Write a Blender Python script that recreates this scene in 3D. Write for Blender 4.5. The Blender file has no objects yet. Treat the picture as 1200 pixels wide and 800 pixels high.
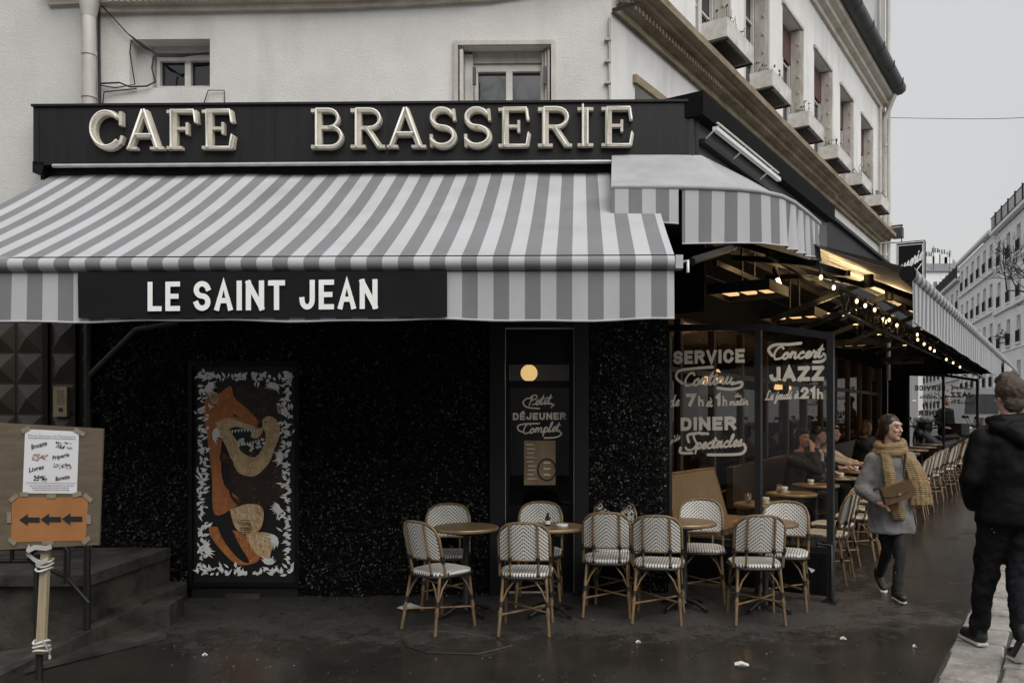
import bpy, bmesh, math, random
from mathutils import Vector, Matrix
random.seed(11)
V = Vector
R = math.radians
SC = bpy.context.scene
COL = SC.collection

# ------------------------------------------------------------------ camera
F, PX, PY, H = 960.0, 660.0, 490.0, 1.65      # focal length and principal point in pixels of the 1200x800 photograph
cam_d = bpy.data.cameras.new('camera')
cam = bpy.data.objects.new('camera', cam_d)
COL.objects.link(cam)
cam.location = (0, 0, H)
cam.rotation_euler = (R(90), 0, 0)
cam_d.sensor_width = 36
cam_d.lens = F / 1200 * 36
cam_d.shift_x = -(PX - 600) / 1200
cam_d.shift_y = (PY - 400) / 1200
cam_d.clip_end = 2000
SC.camera = cam

# ------------------------------------------------------------------ light
SUN_EL, SUN_AZ = 50, 150       # azimuth clockwise from +Y: the bright part of the overcast lies behind the camera, to its right
w = bpy.data.worlds.new('World')
SC.world = w
w.use_nodes = True
nt = w.node_tree
bg = nt.nodes['Background']
sky = nt.nodes.new('ShaderNodeTexSky')
sky.sky_type = 'NISHITA'
sky.sun_disc = False
sky.sun_elevation = R(SUN_EL)
sky.sun_rotation = R(SUN_AZ)
sky.dust_density = 6
sky.air_density = 2
hs = nt.nodes.new('ShaderNodeHueSaturation')
hs.inputs['Saturation'].default_value = 0.12
mx = nt.nodes.new('ShaderNodeMix')
mx.data_type = 'RGBA'
mx.inputs['Factor'].default_value = 0.8
mx.inputs['B'].default_value = (3.85, 3.9, 3.96, 1)     # the even grey of the cloud deck
nt.links.new(sky.outputs[0], hs.inputs['Color'])
nt.links.new(hs.outputs[0], mx.inputs['A'])
# faint tone in the cloud deck
wtc = nt.nodes.new('ShaderNodeTexCoord'); wno = nt.nodes.new('ShaderNodeTexNoise')
wno.inputs['Scale'].default_value = 2.6; wno.inputs['Detail'].default_value = 5
nt.links.new(wtc.outputs['Generated'], wno.inputs['Vector'])
wmr = nt.nodes.new('ShaderNodeMapRange'); wmr.inputs['To Min'].default_value = 0.93; wmr.inputs['To Max'].default_value = 1.07
nt.links.new(wno.outputs['Fac'], wmr.inputs['Value'])
wmu = nt.nodes.new('ShaderNodeVectorMath'); wmu.operation = 'SCALE'
nt.links.new(mx.outputs['Result'], wmu.inputs[0]); nt.links.new(wmr.outputs[0], wmu.inputs['Scale'])
nt.links.new(wmu.outputs[0], bg.inputs['Color'])
bg.inputs['Strength'].default_value = 0.1
sun_d = bpy.data.lights.new('sun', 'SUN')
sun_d.energy = 1.5
sun_d.angle = R(60)
sun_d.color = (1, 0.97, 0.93)
sun = bpy.data.objects.new('sun', sun_d)
COL.objects.link(sun)
sun.rotation_euler = (R(90 - SUN_EL), 0, R(180 - SUN_AZ))
SC.view_settings.view_transform = 'Standard'
SC.view_settings.look = 'None'
SC.view_settings.exposure = 0.78
SC.view_settings.gamma = 1
SC.view_settings.use_curve_mapping = False
SC.cycles.max_bounces = 6
SC.cycles.transparent_max_bounces = 12
SC.cycles.use_denoising = True

# ------------------------------------------------------------------ geometry of the place
CAMP = V((0, 0, H))
Z = V((0, 0, 1))
def ray(px, py): return V(((px - PX) / F, 1, (PY - py) / F))
def P(px, py, Y): return CAMP + ray(px, py) * Y
def hit(px, py, o, n):
    r = ray(px, py)
    return CAMP + r * ((o - CAMP).dot(n) / r.dot(n))
TH = R(1.1)
C0 = V((0.443, 7.6, 0))                      # corner of the building
EU = V((math.cos(TH), -math.sin(TH), 0))     # along the front wall
ED = V((-math.sin(TH), -math.cos(TH), 0))    # out of the front wall
EV = V((0.5312, 0.8472, 0))                  # along the side street
EN = V((0.8472, -0.5312, 0))                 # out of the side wall
def FW(u, d, z): return C0 + EU * u + ED * d + Z * z
def FP(px, py, d): return hit(px, py, C0 + ED * d, ED)
def fu(px, d=0): return (FP(px, PY, d) - C0).dot(EU)
def fz(px, py, d=0): return FP(px, py, d).z
def SW(t, n, z): return C0 + EV * t + EN * n + Z * z
def SP(px, py, n): return hit(px, py, C0 + EN * n, EN)
def st(px, n=0): return (SP(px, PY, n) - C0).dot(EV)
def tn(p): q = V((p[0], p[1], 0)) - C0; return q.dot(EV), q.dot(EN)
def gt(t): return 0.028 * (max(-9, min(t, 15)) + 1.4)
def gz(p): return gt(tn(p)[0])
def yaw(dx, dy): return math.atan2(-dx, dy)  # turn local +y to (dx, dy)

# ------------------------------------------------------------------ materials
def mat(name, c, rough=0.7, var=0.0, scale=6.0, c2=None, bump=0.0, bscale=40.0, metal=0.0, spec=0.5, stretch=(1, 1, 1), emit=None, estr=0.0, detail=6):
    m = bpy.data.materials.new(name)
    m.use_nodes = True
    n = m.node_tree.nodes
    L = m.node_tree.links.new
    b = n['Principled BSDF']
    b.inputs['Roughness'].default_value = rough
    b.inputs['Metallic'].default_value = metal
    b.inputs['Specular IOR Level'].default_value = spec
    b.inputs['Base Color'].default_value = (*c, 1)
    tc = n.new('ShaderNodeTexCoord')
    mp = n.new('ShaderNodeMapping')
    mp.inputs['Scale'].default_value = stretch
    L(tc.outputs['Object'], mp.inputs['Vector'])
    if var or c2:
        if c2 is None: c2 = tuple(max(0, x * (1 - var)) for x in c)
        no = n.new('ShaderNodeTexNoise')
        no.inputs['Scale'].default_value = scale
        no.inputs['Detail'].default_value = detail
        no.inputs['Roughness'].default_value = 0.65
        L(mp.outputs[0], no.inputs['Vector'])
        cr = n.new('ShaderNodeValToRGB')
        cr.color_ramp.elements[0].position = 0.35
        cr.color_ramp.elements[1].position = 0.65
        cr.color_ramp.elements[0].color = (*c2, 1)
        cr.color_ramp.elements[1].color = (*c, 1)
        L(no.outputs['Fac'], cr.inputs[0])
        L(cr.outputs[0], b.inputs['Base Color'])
    if bump:
        nb = n.new('ShaderNodeTexNoise')
        nb.inputs['Scale'].default_value = bscale
        nb.inputs['Detail'].default_value = 4
        L(tc.outputs['Object'], nb.inputs['Vector'])
        bp = n.new('ShaderNodeBump')
        bp.inputs['Strength'].default_value = bump
        bp.inputs['Distance'].default_value = 0.02
        L(nb.outputs['Fac'], bp.inputs['Height'])
        L(bp.outputs[0], b.inputs['Normal'])
    if emit:
        b.inputs['Emission Color'].default_value = (*emit, 1)
        b.inputs['Emission Strength'].default_value = estr
    return m

def nodes_of(m): return m.node_tree.nodes, m.node_tree.links.new, m.node_tree.nodes['Principled BSDF']
def math_node(n, L, op, a, b=None, c=None):
    x = n.new('ShaderNodeMath'); x.operation = op
    for i, v in enumerate((a, b, c)):
        if v is None: continue
        if isinstance(v, (int, float)): x.inputs[i].default_value = v
        else: L(v, x.inputs[i])
    return x.outputs[0]

def plaster(name, c, c2, streak):
    """painted render with broad mottling, long rain streaks and a fine grain"""
    m = mat(name, c, 0.85, c2=c2, scale=0.9, bump=0.25, bscale=60)
    n, L, b = nodes_of(m)
    tc = n.new('ShaderNodeTexCoord')
    mp = n.new('ShaderNodeMapping'); mp.inputs['Scale'].default_value = (2.2, 2.2, 0.55)
    L(tc.outputs['Object'], mp.inputs[0])
    no = n.new('ShaderNodeTexNoise'); no.inputs['Scale'].default_value = 1.2; no.inputs['Detail'].default_value = 8
    L(mp.outputs[0], no.inputs['Vector'])
    cr = n.new('ShaderNodeValToRGB')
    cr.color_ramp.elements[0].position = 0.52; cr.color_ramp.elements[1].position = 0.85
    cr.color_ramp.elements[0].color = (0, 0, 0, 1); cr.color_ramp.elements[1].color = (0.6, 0.6, 0.6, 1)
    L(no.outputs['Fac'], cr.inputs[0])
    mixn = n.new('ShaderNodeMix'); mixn.data_type = 'RGBA'
    old = b.inputs['Base Color'].links[0].from_socket
    L(cr.outputs[0], mixn.inputs['Factor']); L(old, mixn.inputs['A'])
    mixn.inputs['B'].default_value = (*streak, 1)
    L(mixn.outputs['Result'], b.inputs['Base Color'])
    return m

M = {}
M['wall'] = plaster('cream_render', (0.67, 0.66, 0.635), (0.555, 0.545, 0.52), (0.40, 0.38, 0.34))
M['wall_side'] = plaster('white_render', (0.74, 0.738, 0.725), (0.63, 0.628, 0.615), (0.40, 0.385, 0.36))
M['wall_left'] = plaster('grey_render', (0.56, 0.555, 0.53), (0.48, 0.475, 0.455), (0.38, 0.38, 0.37))
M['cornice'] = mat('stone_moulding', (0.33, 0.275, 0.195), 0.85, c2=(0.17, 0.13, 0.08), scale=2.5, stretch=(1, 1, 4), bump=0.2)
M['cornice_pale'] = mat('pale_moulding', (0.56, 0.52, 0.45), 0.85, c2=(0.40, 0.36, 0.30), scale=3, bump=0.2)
M['zinc'] = mat('dark_zinc', (0.07, 0.07, 0.072), 0.5, 0.4, 3, metal=0.3)
M['window_paint'] = mat('window_paint', (0.60, 0.58, 0.54), 0.55, 0.2, 8, bump=0.1)
M['shutter'] = mat('shutter_paint', (0.56, 0.53, 0.48), 0.6, c2=(0.36, 0.33, 0.29), scale=5, stretch=(1, 1, .4))
M['blind'] = mat('red_brown_blind', (0.105, 0.045, 0.036), 0.7, 0.3, 6)
M['pane'] = mat('window_pane', (0.012, 0.014, 0.016), 0.06, 0.5, 2, spec=0.7)
M['pane_sky'] = mat('sky_facing_pane', (0.012, 0.014, 0.016), 0.04, 0.5, 2)
M['pane_sky'].node_tree.nodes['Principled BSDF'].inputs['IOR'].default_value = 2.4
M['pipe'] = mat('painted_pipe', (0.55, 0.53, 0.49), 0.5, 0.3, 4, stretch=(1, 1, .5))
M['black_paint'] = mat('black_paint', (0.006, 0.006, 0.0065), 0.5, 0.5, 5, stretch=(3, 3, .4), bump=0.05, spec=.22)
M['sign_black'] = mat('sign_black', (0.011, 0.011, 0.012), 0.5, c2=(0.006, 0.006, 0.0065), scale=5, stretch=(4, 4, .3), bump=0.05, spec=.3)
M['black_matte'] = mat('black_matte', (0.004, 0.004, 0.004), 0.85, 0.4, 5, spec=.15)
M['sign_side'] = mat('dark_grey_fascia', (0.05, 0.051, 0.054), 0.5, 0.35, 2)
M['cream_letter'] = mat('cream_letter', (0.60, 0.565, 0.49), 0.5, c2=(0.46, 0.42, 0.345), scale=9)
M['neon'] = mat('neon_tube_glass', (0.90, 0.87, 0.80), 0.2, 0.15, 10)
M['white_letter'] = mat('white_letter', (0.86, 0.86, 0.85), 0.6, 0.06, 10)
M['glass_letter'] = mat('glass_letter', (0.66, 0.60, 0.51), 0.6, 0.12, 10)
M['fab_light'] = plaster('awning_white', (0.44, 0.44, 0.462), (0.385, 0.385, 0.402), (0.29, 0.285, 0.28))
M['fab_dark'] = plaster('awning_grey', (0.185, 0.185, 0.196), (0.155, 0.155, 0.163), (0.115, 0.11, 0.11))
for k_ in ('fab_light', 'fab_dark'):
    for nd_ in M[k_].node_tree.nodes:
        if nd_.bl_idname == 'ShaderNodeBump': nd_.inputs['Strength'].default_value = 0.07
M['fab_black'] = mat('awning_black', (0.010, 0.010, 0.012), 0.85, 0.3, 4, spec=.2)
M['fab_hood'] = mat('awning_hood_grey', (0.36, 0.36, 0.375), 0.8, c2=(0.29, 0.29, 0.30), scale=3, bump=0.1, bscale=60)
M['alu'] = mat('pale_metal', (0.55, 0.55, 0.55), 0.4, 0.2, 8, metal=0.5)
M['fluo'] = mat('lamp_cover', (0.72, 0.72, 0.68), 0.4, 0.15, 6)
M['leaf_dark'] = mat('hedge_leaf_dark', (0.0035, 0.0042, 0.0032), 0.5, 0.5, 20, spec=0.16)
M['leaf_pale'] = mat('hedge_leaf_pale', (0.10, 0.104, 0.096), 0.45, 0.9, 3.5, spec=0.35)
M['asph_far'] = mat('road_asphalt', (0.05, 0.05, 0.05), 0.55, 0.4, 3, bump=0.2)
M['rattan'] = mat('rattan_cane', (0.215, 0.145, 0.075), 0.45, c2=(0.105, 0.063, 0.03), scale=18, stretch=(1, 1, .3))
M['binding'] = mat('black_cane_binding', (0.012, 0.011, 0.010), 0.5)
M['table_wood'] = mat('table_top_wood', (0.21, 0.14, 0.075), 0.35, c2=(0.11, 0.07, 0.035), scale=9, stretch=(1, 6, 1))
M['table_edge'] = mat('table_edge_brass', (0.30, 0.22, 0.12), 0.35, 0.3, 8, metal=0.5)
M['iron'] = mat('black_iron', (0.010, 0.010, 0.010), 0.5, 0.3, 8)
M['stone'] = mat('stair_stone', (0.066, 0.057, 0.046), 0.85, c2=(0.008, 0.0075, 0.0065), scale=3.6, bump=0.5, bscale=18)
M['door_wood'] = mat('brown_door', (0.038, 0.026, 0.016), 0.5, 0.45, 5)
M['brass'] = mat('brass_plate', (0.38, 0.31, 0.20), 0.4, 0.3, 8, metal=0.6)
M['board'] = mat('plywood_board', (0.13, 0.102, 0.067), 0.75, c2=(0.095, 0.074, 0.049), scale=5, stretch=(1, 1, 5))
M['stake'] = mat('pine_stake', (0.40, 0.33, 0.22), 0.7, c2=(0.29, 0.23, 0.145), scale=6, stretch=(6, 6, .5))
M['paper'] = mat('white_paper', (0.68, 0.68, 0.70), 0.8, 0.08, 6)
M['orange'] = mat('orange_card', (0.36, 0.155, 0.05), 0.8, c2=(0.29, 0.12, 0.038), scale=4)
M['tape'] = mat('white_tape', (0.62, 0.61, 0.58), 0.6, 0.2, 10)
M['clear_tape'] = mat('adhesive_tape', (0.27, 0.225, 0.17), 0.4, 0.3, 14)
M['ink'] = mat('black_ink', (0.010, 0.010, 0.011), 0.8)
M['ink_grey'] = mat('grey_ink', (0.28, 0.28, 0.29), 0.8)
M['ink_red'] = mat('red_ink', (0.42, 0.20, 0.15), 0.8)
M['poster'] = mat('menu_poster', (0.27, 0.20, 0.115), 0.7, c2=(0.17, 0.12, 0.065), scale=7)
M['lamp_glow'] = mat('warm_globe', (0.8, 0.6, 0.3), 0.5, emit=(1.0, 0.66, 0.27), estr=0.5)
M['lamp_warm'] = mat('warm_lamp', (0.8, 0.6, 0.3), 0.5, emit=(1.0, 0.60, 0.25), estr=1.6)
M['bulb'] = mat('bulb_glow', (0.9, 0.7, 0.4), 0.5, emit=(1.0, 0.66, 0.30), estr=2.6)
M['heat'] = mat('heater_element', (0.9, 0.6, 0.3), 0.5, emit=(1.0, 0.60, 0.28), estr=0.6)
M['dark_wood'] = mat('dark_wood', (0.040, 0.026, 0.015), 0.5, 0.4, 5)
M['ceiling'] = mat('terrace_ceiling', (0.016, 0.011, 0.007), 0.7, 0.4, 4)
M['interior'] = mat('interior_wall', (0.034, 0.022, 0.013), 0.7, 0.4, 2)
M['ceramic'] = mat('white_ceramic', (0.66, 0.65, 0.62), 0.25)
M['bottle'] = mat('dark_glass_bottle', (0.012, 0.010, 0.008), 0.1)
M['fox_light'] = mat('mural_orange_light', (0.60, 0.26, 0.095), 0.6)
M['fox_deep'] = mat('mural_rust', (0.27, 0.08, 0.024), 0.6)
M['fox_pale'] = mat('mural_pale', (0.78, 0.65, 0.44), 0.6)
M['fox_orange'] = mat('mural_orange', (0.50, 0.175, 0.05), 0.6, c2=(0.37, 0.12, 0.034), scale=9)
M['fox_cream'] = mat('mural_cream', (0.66, 0.48, 0.27), 0.6, c2=(0.48, 0.31, 0.15), scale=11)
M['bear_brown'] = mat('mural_brown', (0.040, 0.018, 0.008), 0.6, c2=(0.014, 0.008, 0.005), scale=8)
M['mural_black'] = mat('mural_black', (0.006, 0.006, 0.006), 0.55)
M['mural_white'] = mat('mural_leaf_white', (0.86, 0.855, 0.83), 0.6, 0.2, 12)
M['skin'] = mat('skin', (0.50, 0.315, 0.235), 0.5, 0.08, 12)
M['lip'] = mat('lips', (0.33, 0.17, 0.14), 0.5)
M['eye'] = mat('eye_dark', (0.03, 0.02, 0.015), 0.3)
M['hair_dark'] = mat('dark_brown_hair', (0.022, 0.012, 0.008), 0.45, 0.5, 40, stretch=(1, 1, .2))
M['hair_brown'] = mat('brown_hair', (0.070, 0.046, 0.028), 0.55, 0.55, 60, stretch=(1, 1, .25), bump=0.6, bscale=120)
M['hair_ginger'] = mat('ginger_hair', (0.17, 0.07, 0.025), 0.5, 0.5, 40)
M['coat_grey'] = mat('grey_wool_coat', (0.20, 0.20, 0.198), 0.9, c2=(0.125, 0.125, 0.124), scale=7, bump=0.4, bscale=90)
M['scarf'] = mat('mustard_knit', (0.235, 0.165, 0.085), 0.95, c2=(0.175, 0.12, 0.06), scale=20)
M['bag'] = mat('brown_leather', (0.105, 0.060, 0.026), 0.4, 0.35, 9)
M['legging'] = mat('black_leggings', (0.010, 0.009, 0.010), 0.75, 0.3, 8)
M['jacket'] = mat('black_jacket', (0.0035, 0.0035, 0.0042), 0.6, 0.4, 6, bump=0.25, bscale=16, spec=.13)
M['jeans'] = mat('dark_jeans', (0.014, 0.0145, 0.017), 0.85, c2=(0.005, 0.0055, 0.007), scale=4, bump=0.35, bscale=14, spec=.12)
M['shoe'] = mat('black_shoe', (0.012, 0.012, 0.013), 0.5)
M['sole'] = mat('white_sole', (0.66, 0.65, 0.62), 0.6, 0.2, 20)
M['cloth_white'] = mat('white_shirt', (0.55, 0.54, 0.52), 0.8, 0.1, 8)
M['cloth_cream'] = mat('cream_top', (0.50, 0.44, 0.34), 0.8, 0.15, 8)
M['cloth_black'] = mat('black_cloth', (0.012, 0.012, 0.013), 0.8, 0.3, 8)
M['stone_pale'] = plaster('pale_limestone', (0.84, 0.84, 0.84), (0.76, 0.76, 0.76), (0.62, 0.62, 0.62))
M['stone_pale2'] = plaster('grey_limestone', (0.74, 0.74, 0.745), (0.66, 0.66, 0.665), (0.52, 0.52, 0.52))
M['far_pane'] = mat('far_window_pane', (0.16, 0.165, 0.175), 0.15, 0.4, 0.6)
M['slate'] = mat('slate_roof', (0.16, 0.165, 0.175), 0.6, 0.3, 2)
M['bark'] = mat('bare_bark', (0.035, 0.030, 0.026), 0.9, 0.4, 8)
M['leaf_pot'] = mat('pot_plant_leaf', (0.035, 0.05, 0.025), 0.6, 0.4, 10)
M['wire'] = mat('black_cable', (0.012, 0.012, 0.012), 0.6)
M['moto'] = mat('motorbike_body', (0.03, 0.03, 0.034), 0.25, 0.3, 4)
M['moto_pale'] = mat('motorbike_silver', (0.36, 0.37, 0.38), 0.3, 0.2, 4, metal=0.4)
M['tyre'] = mat('tyre_rubber', (0.014, 0.014, 0.014), 0.8)
M['coach'] = mat('coach_paint', (0.20, 0.205, 0.215), 0.35, 0.2, 1)
M['litter'] = mat('paper_litter', (0.60, 0.59, 0.57), 0.8, 0.15, 20)
M['box'] = mat('window_box_paint', (0.60, 0.59, 0.565), 0.7, c2=(0.40, 0.38, 0.35), scale=7)

# woven seats: white cane with thin black strands, a chevron on the back, ribs on the seat
def weave(name, kind):
    m = mat(name, (0.62, 0.60, 0.55), 0.5)
    n, L, b = nodes_of(m)
    tc = n.new('ShaderNodeTexCoord'); sp = n.new('ShaderNodeSeparateXYZ')
    L(tc.outputs['Object'], sp.inputs[0])
    x, y, z = sp.outputs
    if kind == 'back':
        k = math_node(n, L, 'ADD', math_node(n, L, 'MULTIPLY', z, 34.0), math_node(n, L, 'MULTIPLY', math_node(n, L, 'ABSOLUTE', x), 30.0))
        col = math_node(n, L, 'MULTIPLY', x, 62.0)
    else:
        k = math_node(n, L, 'MULTIPLY', x, 44.0)
        col = math_node(n, L, 'MULTIPLY', y, 44.0)
    fr = math_node(n, L, 'FRACT', k)
    dk = math_node(n, L, 'LESS_THAN', fr, 0.36)
    ck = math_node(n, L, 'LESS_THAN', math_node(n, L, 'FRACT', col), 0.78)
    f = math_node(n, L, 'MULTIPLY', dk, ck)
    no = n.new('ShaderNodeTexNoise'); no.inputs['Scale'].default_value = 7
    L(tc.outputs['Object'], no.inputs['Vector'])
    base = n.new('ShaderNodeMix'); base.data_type = 'RGBA'
    base.inputs['A'].default_value = (0.46, 0.44, 0.395, 1); base.inputs['B'].default_value = (0.68, 0.665, 0.625, 1)
    L(no.outputs['Fac'], base.inputs['Factor'])
    mi = n.new('ShaderNodeMix'); mi.data_type = 'RGBA'
    L(base.outputs['Result'], mi.inputs['A']); mi.inputs['B'].default_value = (0.016, 0.015, 0.013, 1)
    L(f, mi.inputs['Factor']); L(mi.outputs['Result'], b.inputs['Base Color'])
    bp = n.new('ShaderNodeBump'); bp.inputs['Strength'].default_value = 0.6; bp.inputs['Distance'].default_value = 0.004
    L(math_node(n, L, 'PINGPONG', k, 0.5), bp.inputs['Height']); L(bp.outputs[0], b.inputs['Normal'])
    return m
M['weave_back'] = weave('woven_back', 'back')
M['weave_seat'] = weave('woven_seat', 'seat')
M['weave_tan'] = mat('tan_wicker', (0.30, 0.235, 0.15), 0.6, c2=(0.15, 0.11, 0.065), scale=70, bump=0.5, bscale=90, detail=2)

# knit ribs on the scarf
n_, L_, b_ = nodes_of(M['scarf'])
wv = n_.new('ShaderNodeTexWave'); wv.bands_direction = 'Z'; wv.inputs['Scale'].default_value = 17; wv.inputs['Distortion'].default_value = 1.2
tc_ = n_.new('ShaderNodeTexCoord'); L_(tc_.outputs['Object'], wv.inputs[0])
bp_ = n_.new('ShaderNodeBump'); bp_.inputs['Strength'].default_value = 0.55; bp_.inputs['Distance'].default_value = 0.006
L_(wv.outputs['Fac'], bp_.inputs['Height']); L_(bp_.outputs[0], b_.inputs['Normal'])

def glass(name, tint, refl=1.0, k=1.6, top=.6):
    m = bpy.data.materials.new(name); m.use_nodes = True
    n = m.node_tree.nodes; L = m.node_tree.links.new
    n.remove(n['Principled BSDF'])
    out = n['Material Output']
    tr = n.new('ShaderNodeBsdfTransparent'); tr.inputs[0].default_value = (*tint, 1)
    gl = n.new('ShaderNodeBsdfGlossy'); gl.inputs['Roughness'].default_value = 0.02; gl.inputs[0].default_value = (refl, refl, refl, 1)
    fr = n.new('ShaderNodeFresnel'); fr.inputs[0].default_value = 1.5
    dbl = math_node(n, L, 'MINIMUM', math_node(n, L, 'MULTIPLY', fr.outputs[0], k), top)
    mi = n.new('ShaderNodeMixShader')
    L(dbl, mi.inputs[0]); L(tr.outputs[0], mi.inputs[1]); L(gl.outputs[0], mi.inputs[2]); L(mi.outputs[0], out.inputs[0])
    return m
M['glass'] = glass('clear_glass', (0.84, 0.83, 0.80), 1.0, 1.0, .4)
M['glass_dim'] = glass('smoked_glass', (0.45, 0.43, 0.40), 1.0, .6, .16)

# wet pavement: dry gritty asphalt near the wall, a wet dark film in front of it and along the walked strip
def wet_ground():
    m = mat('wet_asphalt', (0.05, 0.05, 0.05), 0.5)
    n, L, b = nodes_of(m)
    tc = n.new('ShaderNodeTexCoord'); sp = n.new('ShaderNodeSeparateXYZ'); L(tc.outputs['Object'], sp.inputs[0])
    def noise(s, d=6, r=0.6, st=(1, 1, 1)):
        mp = n.new('ShaderNodeMapping'); mp.inputs['Scale'].default_value = st; L(tc.outputs['Object'], mp.inputs[0])
        q = n.new('ShaderNodeTexNoise'); q.inputs['Scale'].default_value = s; q.inputs['Detail'].default_value = d; q.inputs['Roughness'].default_value = r
        L(mp.outputs[0], q.inputs['Vector']); return q.outputs['Fac']
    big = noise(0.55, 4); mid = noise(2.2, 6); fine = noise(30, 6, 0.8); grit = noise(120, 3, 0.8)
    # wetness grows towards the road in front (small Y)
    yw = n.new('ShaderNodeMapRange'); yw.inputs['From Min'].default_value = 6.5; yw.inputs['From Max'].default_value = 5.7
    L(sp.outputs[1], yw.inputs['Value'])
    xw = n.new('ShaderNodeMapRange'); xw.inputs['From Min'].default_value = 2.2; xw.inputs['From Max'].default_value = 3.6
    L(sp.outputs[0], xw.inputs['Value'])
    side = math_node(n, L, 'MULTIPLY', xw.outputs[0], 0.52)
    s = math_node(n, L, 'ADD', math_node(n, L, 'MULTIPLY', yw.outputs[0], 0.55), math_node(n, L, 'ADD', side, math_node(n, L, 'MULTIPLY', big, 0.7)))
    s = math_node(n, L, 'ADD', s, math_node(n, L, 'MULTIPLY', math_node(n, L, 'SUBTRACT', noise(3.5, 9, 0.72), 0.5), 1.5))
    we = n.new('ShaderNodeMapRange'); we.interpolation_type = 'SMOOTHSTEP'
    we.inputs['From Min'].default_value = 0.30; we.inputs['From Max'].default_value = 0.80
    L(s, we.inputs['Value'])
    wet = we.outputs[0]
    dry = n.new('ShaderNodeValToRGB'); dry.color_ramp.elements[0].position = 0.36; dry.color_ramp.elements[1].position = 0.70
    dry.color_ramp.elements[0].color = (0.010, 0.0092, 0.0085, 1); dry.color_ramp.elements[1].color = (0.115, 0.104, 0.093, 1)
    L(math_node(n, L, 'ADD', math_node(n, L, 'MULTIPLY', fine, 0.72), math_node(n, L, 'MULTIPLY', mid, 0.28)), dry.inputs[0])
    mi = n.new('ShaderNodeMix'); mi.data_type = 'RGBA'
    # hairline cracks wander through the dry crust
    wob = n.new('ShaderNodeTexNoise'); wob.inputs['Scale'].default_value = 1.6; wob.inputs['Detail'].default_value = 6; L(tc.outputs['Object'], wob.inputs['Vector'])
    wsc = n.new('ShaderNodeVectorMath'); wsc.operation = 'SCALE'; wsc.inputs['Scale'].default_value = 0.9; L(wob.outputs['Color'], wsc.inputs[0])
    wad = n.new('ShaderNodeVectorMath'); wad.operation = 'ADD'; L(tc.outputs['Object'], wad.inputs[0]); L(wsc.outputs[0], wad.inputs[1])
    vo = n.new('ShaderNodeTexVoronoi'); vo.feature = 'DISTANCE_TO_EDGE'; vo.inputs['Scale'].default_value = 0.75; L(wad.outputs[0], vo.inputs['Vector'])
    ck = n.new('ShaderNodeMapRange'); ck.inputs['From Max'].default_value = 0.012; ck.inputs['To Min'].default_value = 0.25; L(vo.outputs['Distance'], ck.inputs['Value'])
    dk = n.new('ShaderNodeVectorMath'); dk.operation = 'SCALE'; L(dry.outputs[0], dk.inputs[0]); L(ck.outputs[0], dk.inputs['Scale'])
    L(wet, mi.inputs['Factor']); L(dk.outputs[0], mi.inputs['A'])
    wc = n.new('ShaderNodeValToRGB'); wc.color_ramp.elements[0].color = (0.006, 0.0055, 0.005, 1); wc.color_ramp.elements[1].color = (0.042, 0.037, 0.032, 1)
    L(mid, wc.inputs[0]); L(wc.outputs[0], mi.inputs['B'])
    L(mi.outputs['Result'], b.inputs['Base Color'])
    rr = n.new('ShaderNodeMapRange'); rr.inputs['To Min'].default_value = 0.40; rr.inputs['To Max'].default_value = 0.11
    L(wet, rr.inputs['Value'])
    L(math_node(n, L, 'ADD', rr.outputs[0], math_node(n, L, 'MULTIPLY', math_node(n, L, 'SUBTRACT', fine, 0.5), 0.35)), b.inputs['Roughness'])
    b.inputs['Specular IOR Level'].default_value = 0.6
    bp = n.new('ShaderNodeBump'); bp.inputs['Distance'].default_value = 0.022
    L(math_node(n, L, 'SUBTRACT', 1.0, math_node(n, L, 'MULTIPLY', wet, 0.90)), bp.inputs['Strength'])
    L(math_node(n, L, 'ADD', math_node(n, L, 'MULTIPLY', fine, 0.8), math_node(n, L, 'MULTIPLY', grit, 0.5)), bp.inputs['Height'])
    L(bp.outputs[0], b.inputs['Normal'])
    return m
M['ground'] = wet_ground()
M['kerb'] = mat('kerb_stone', (0.36, 0.345, 0.325), 0.5, c2=(0.15, 0.135, 0.115), scale=2.2, bump=0.9, bscale=16)
M['joint'] = mat('kerb_joint', (0.06, 0.055, 0.05), 0.8, 0.4, 8)

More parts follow.
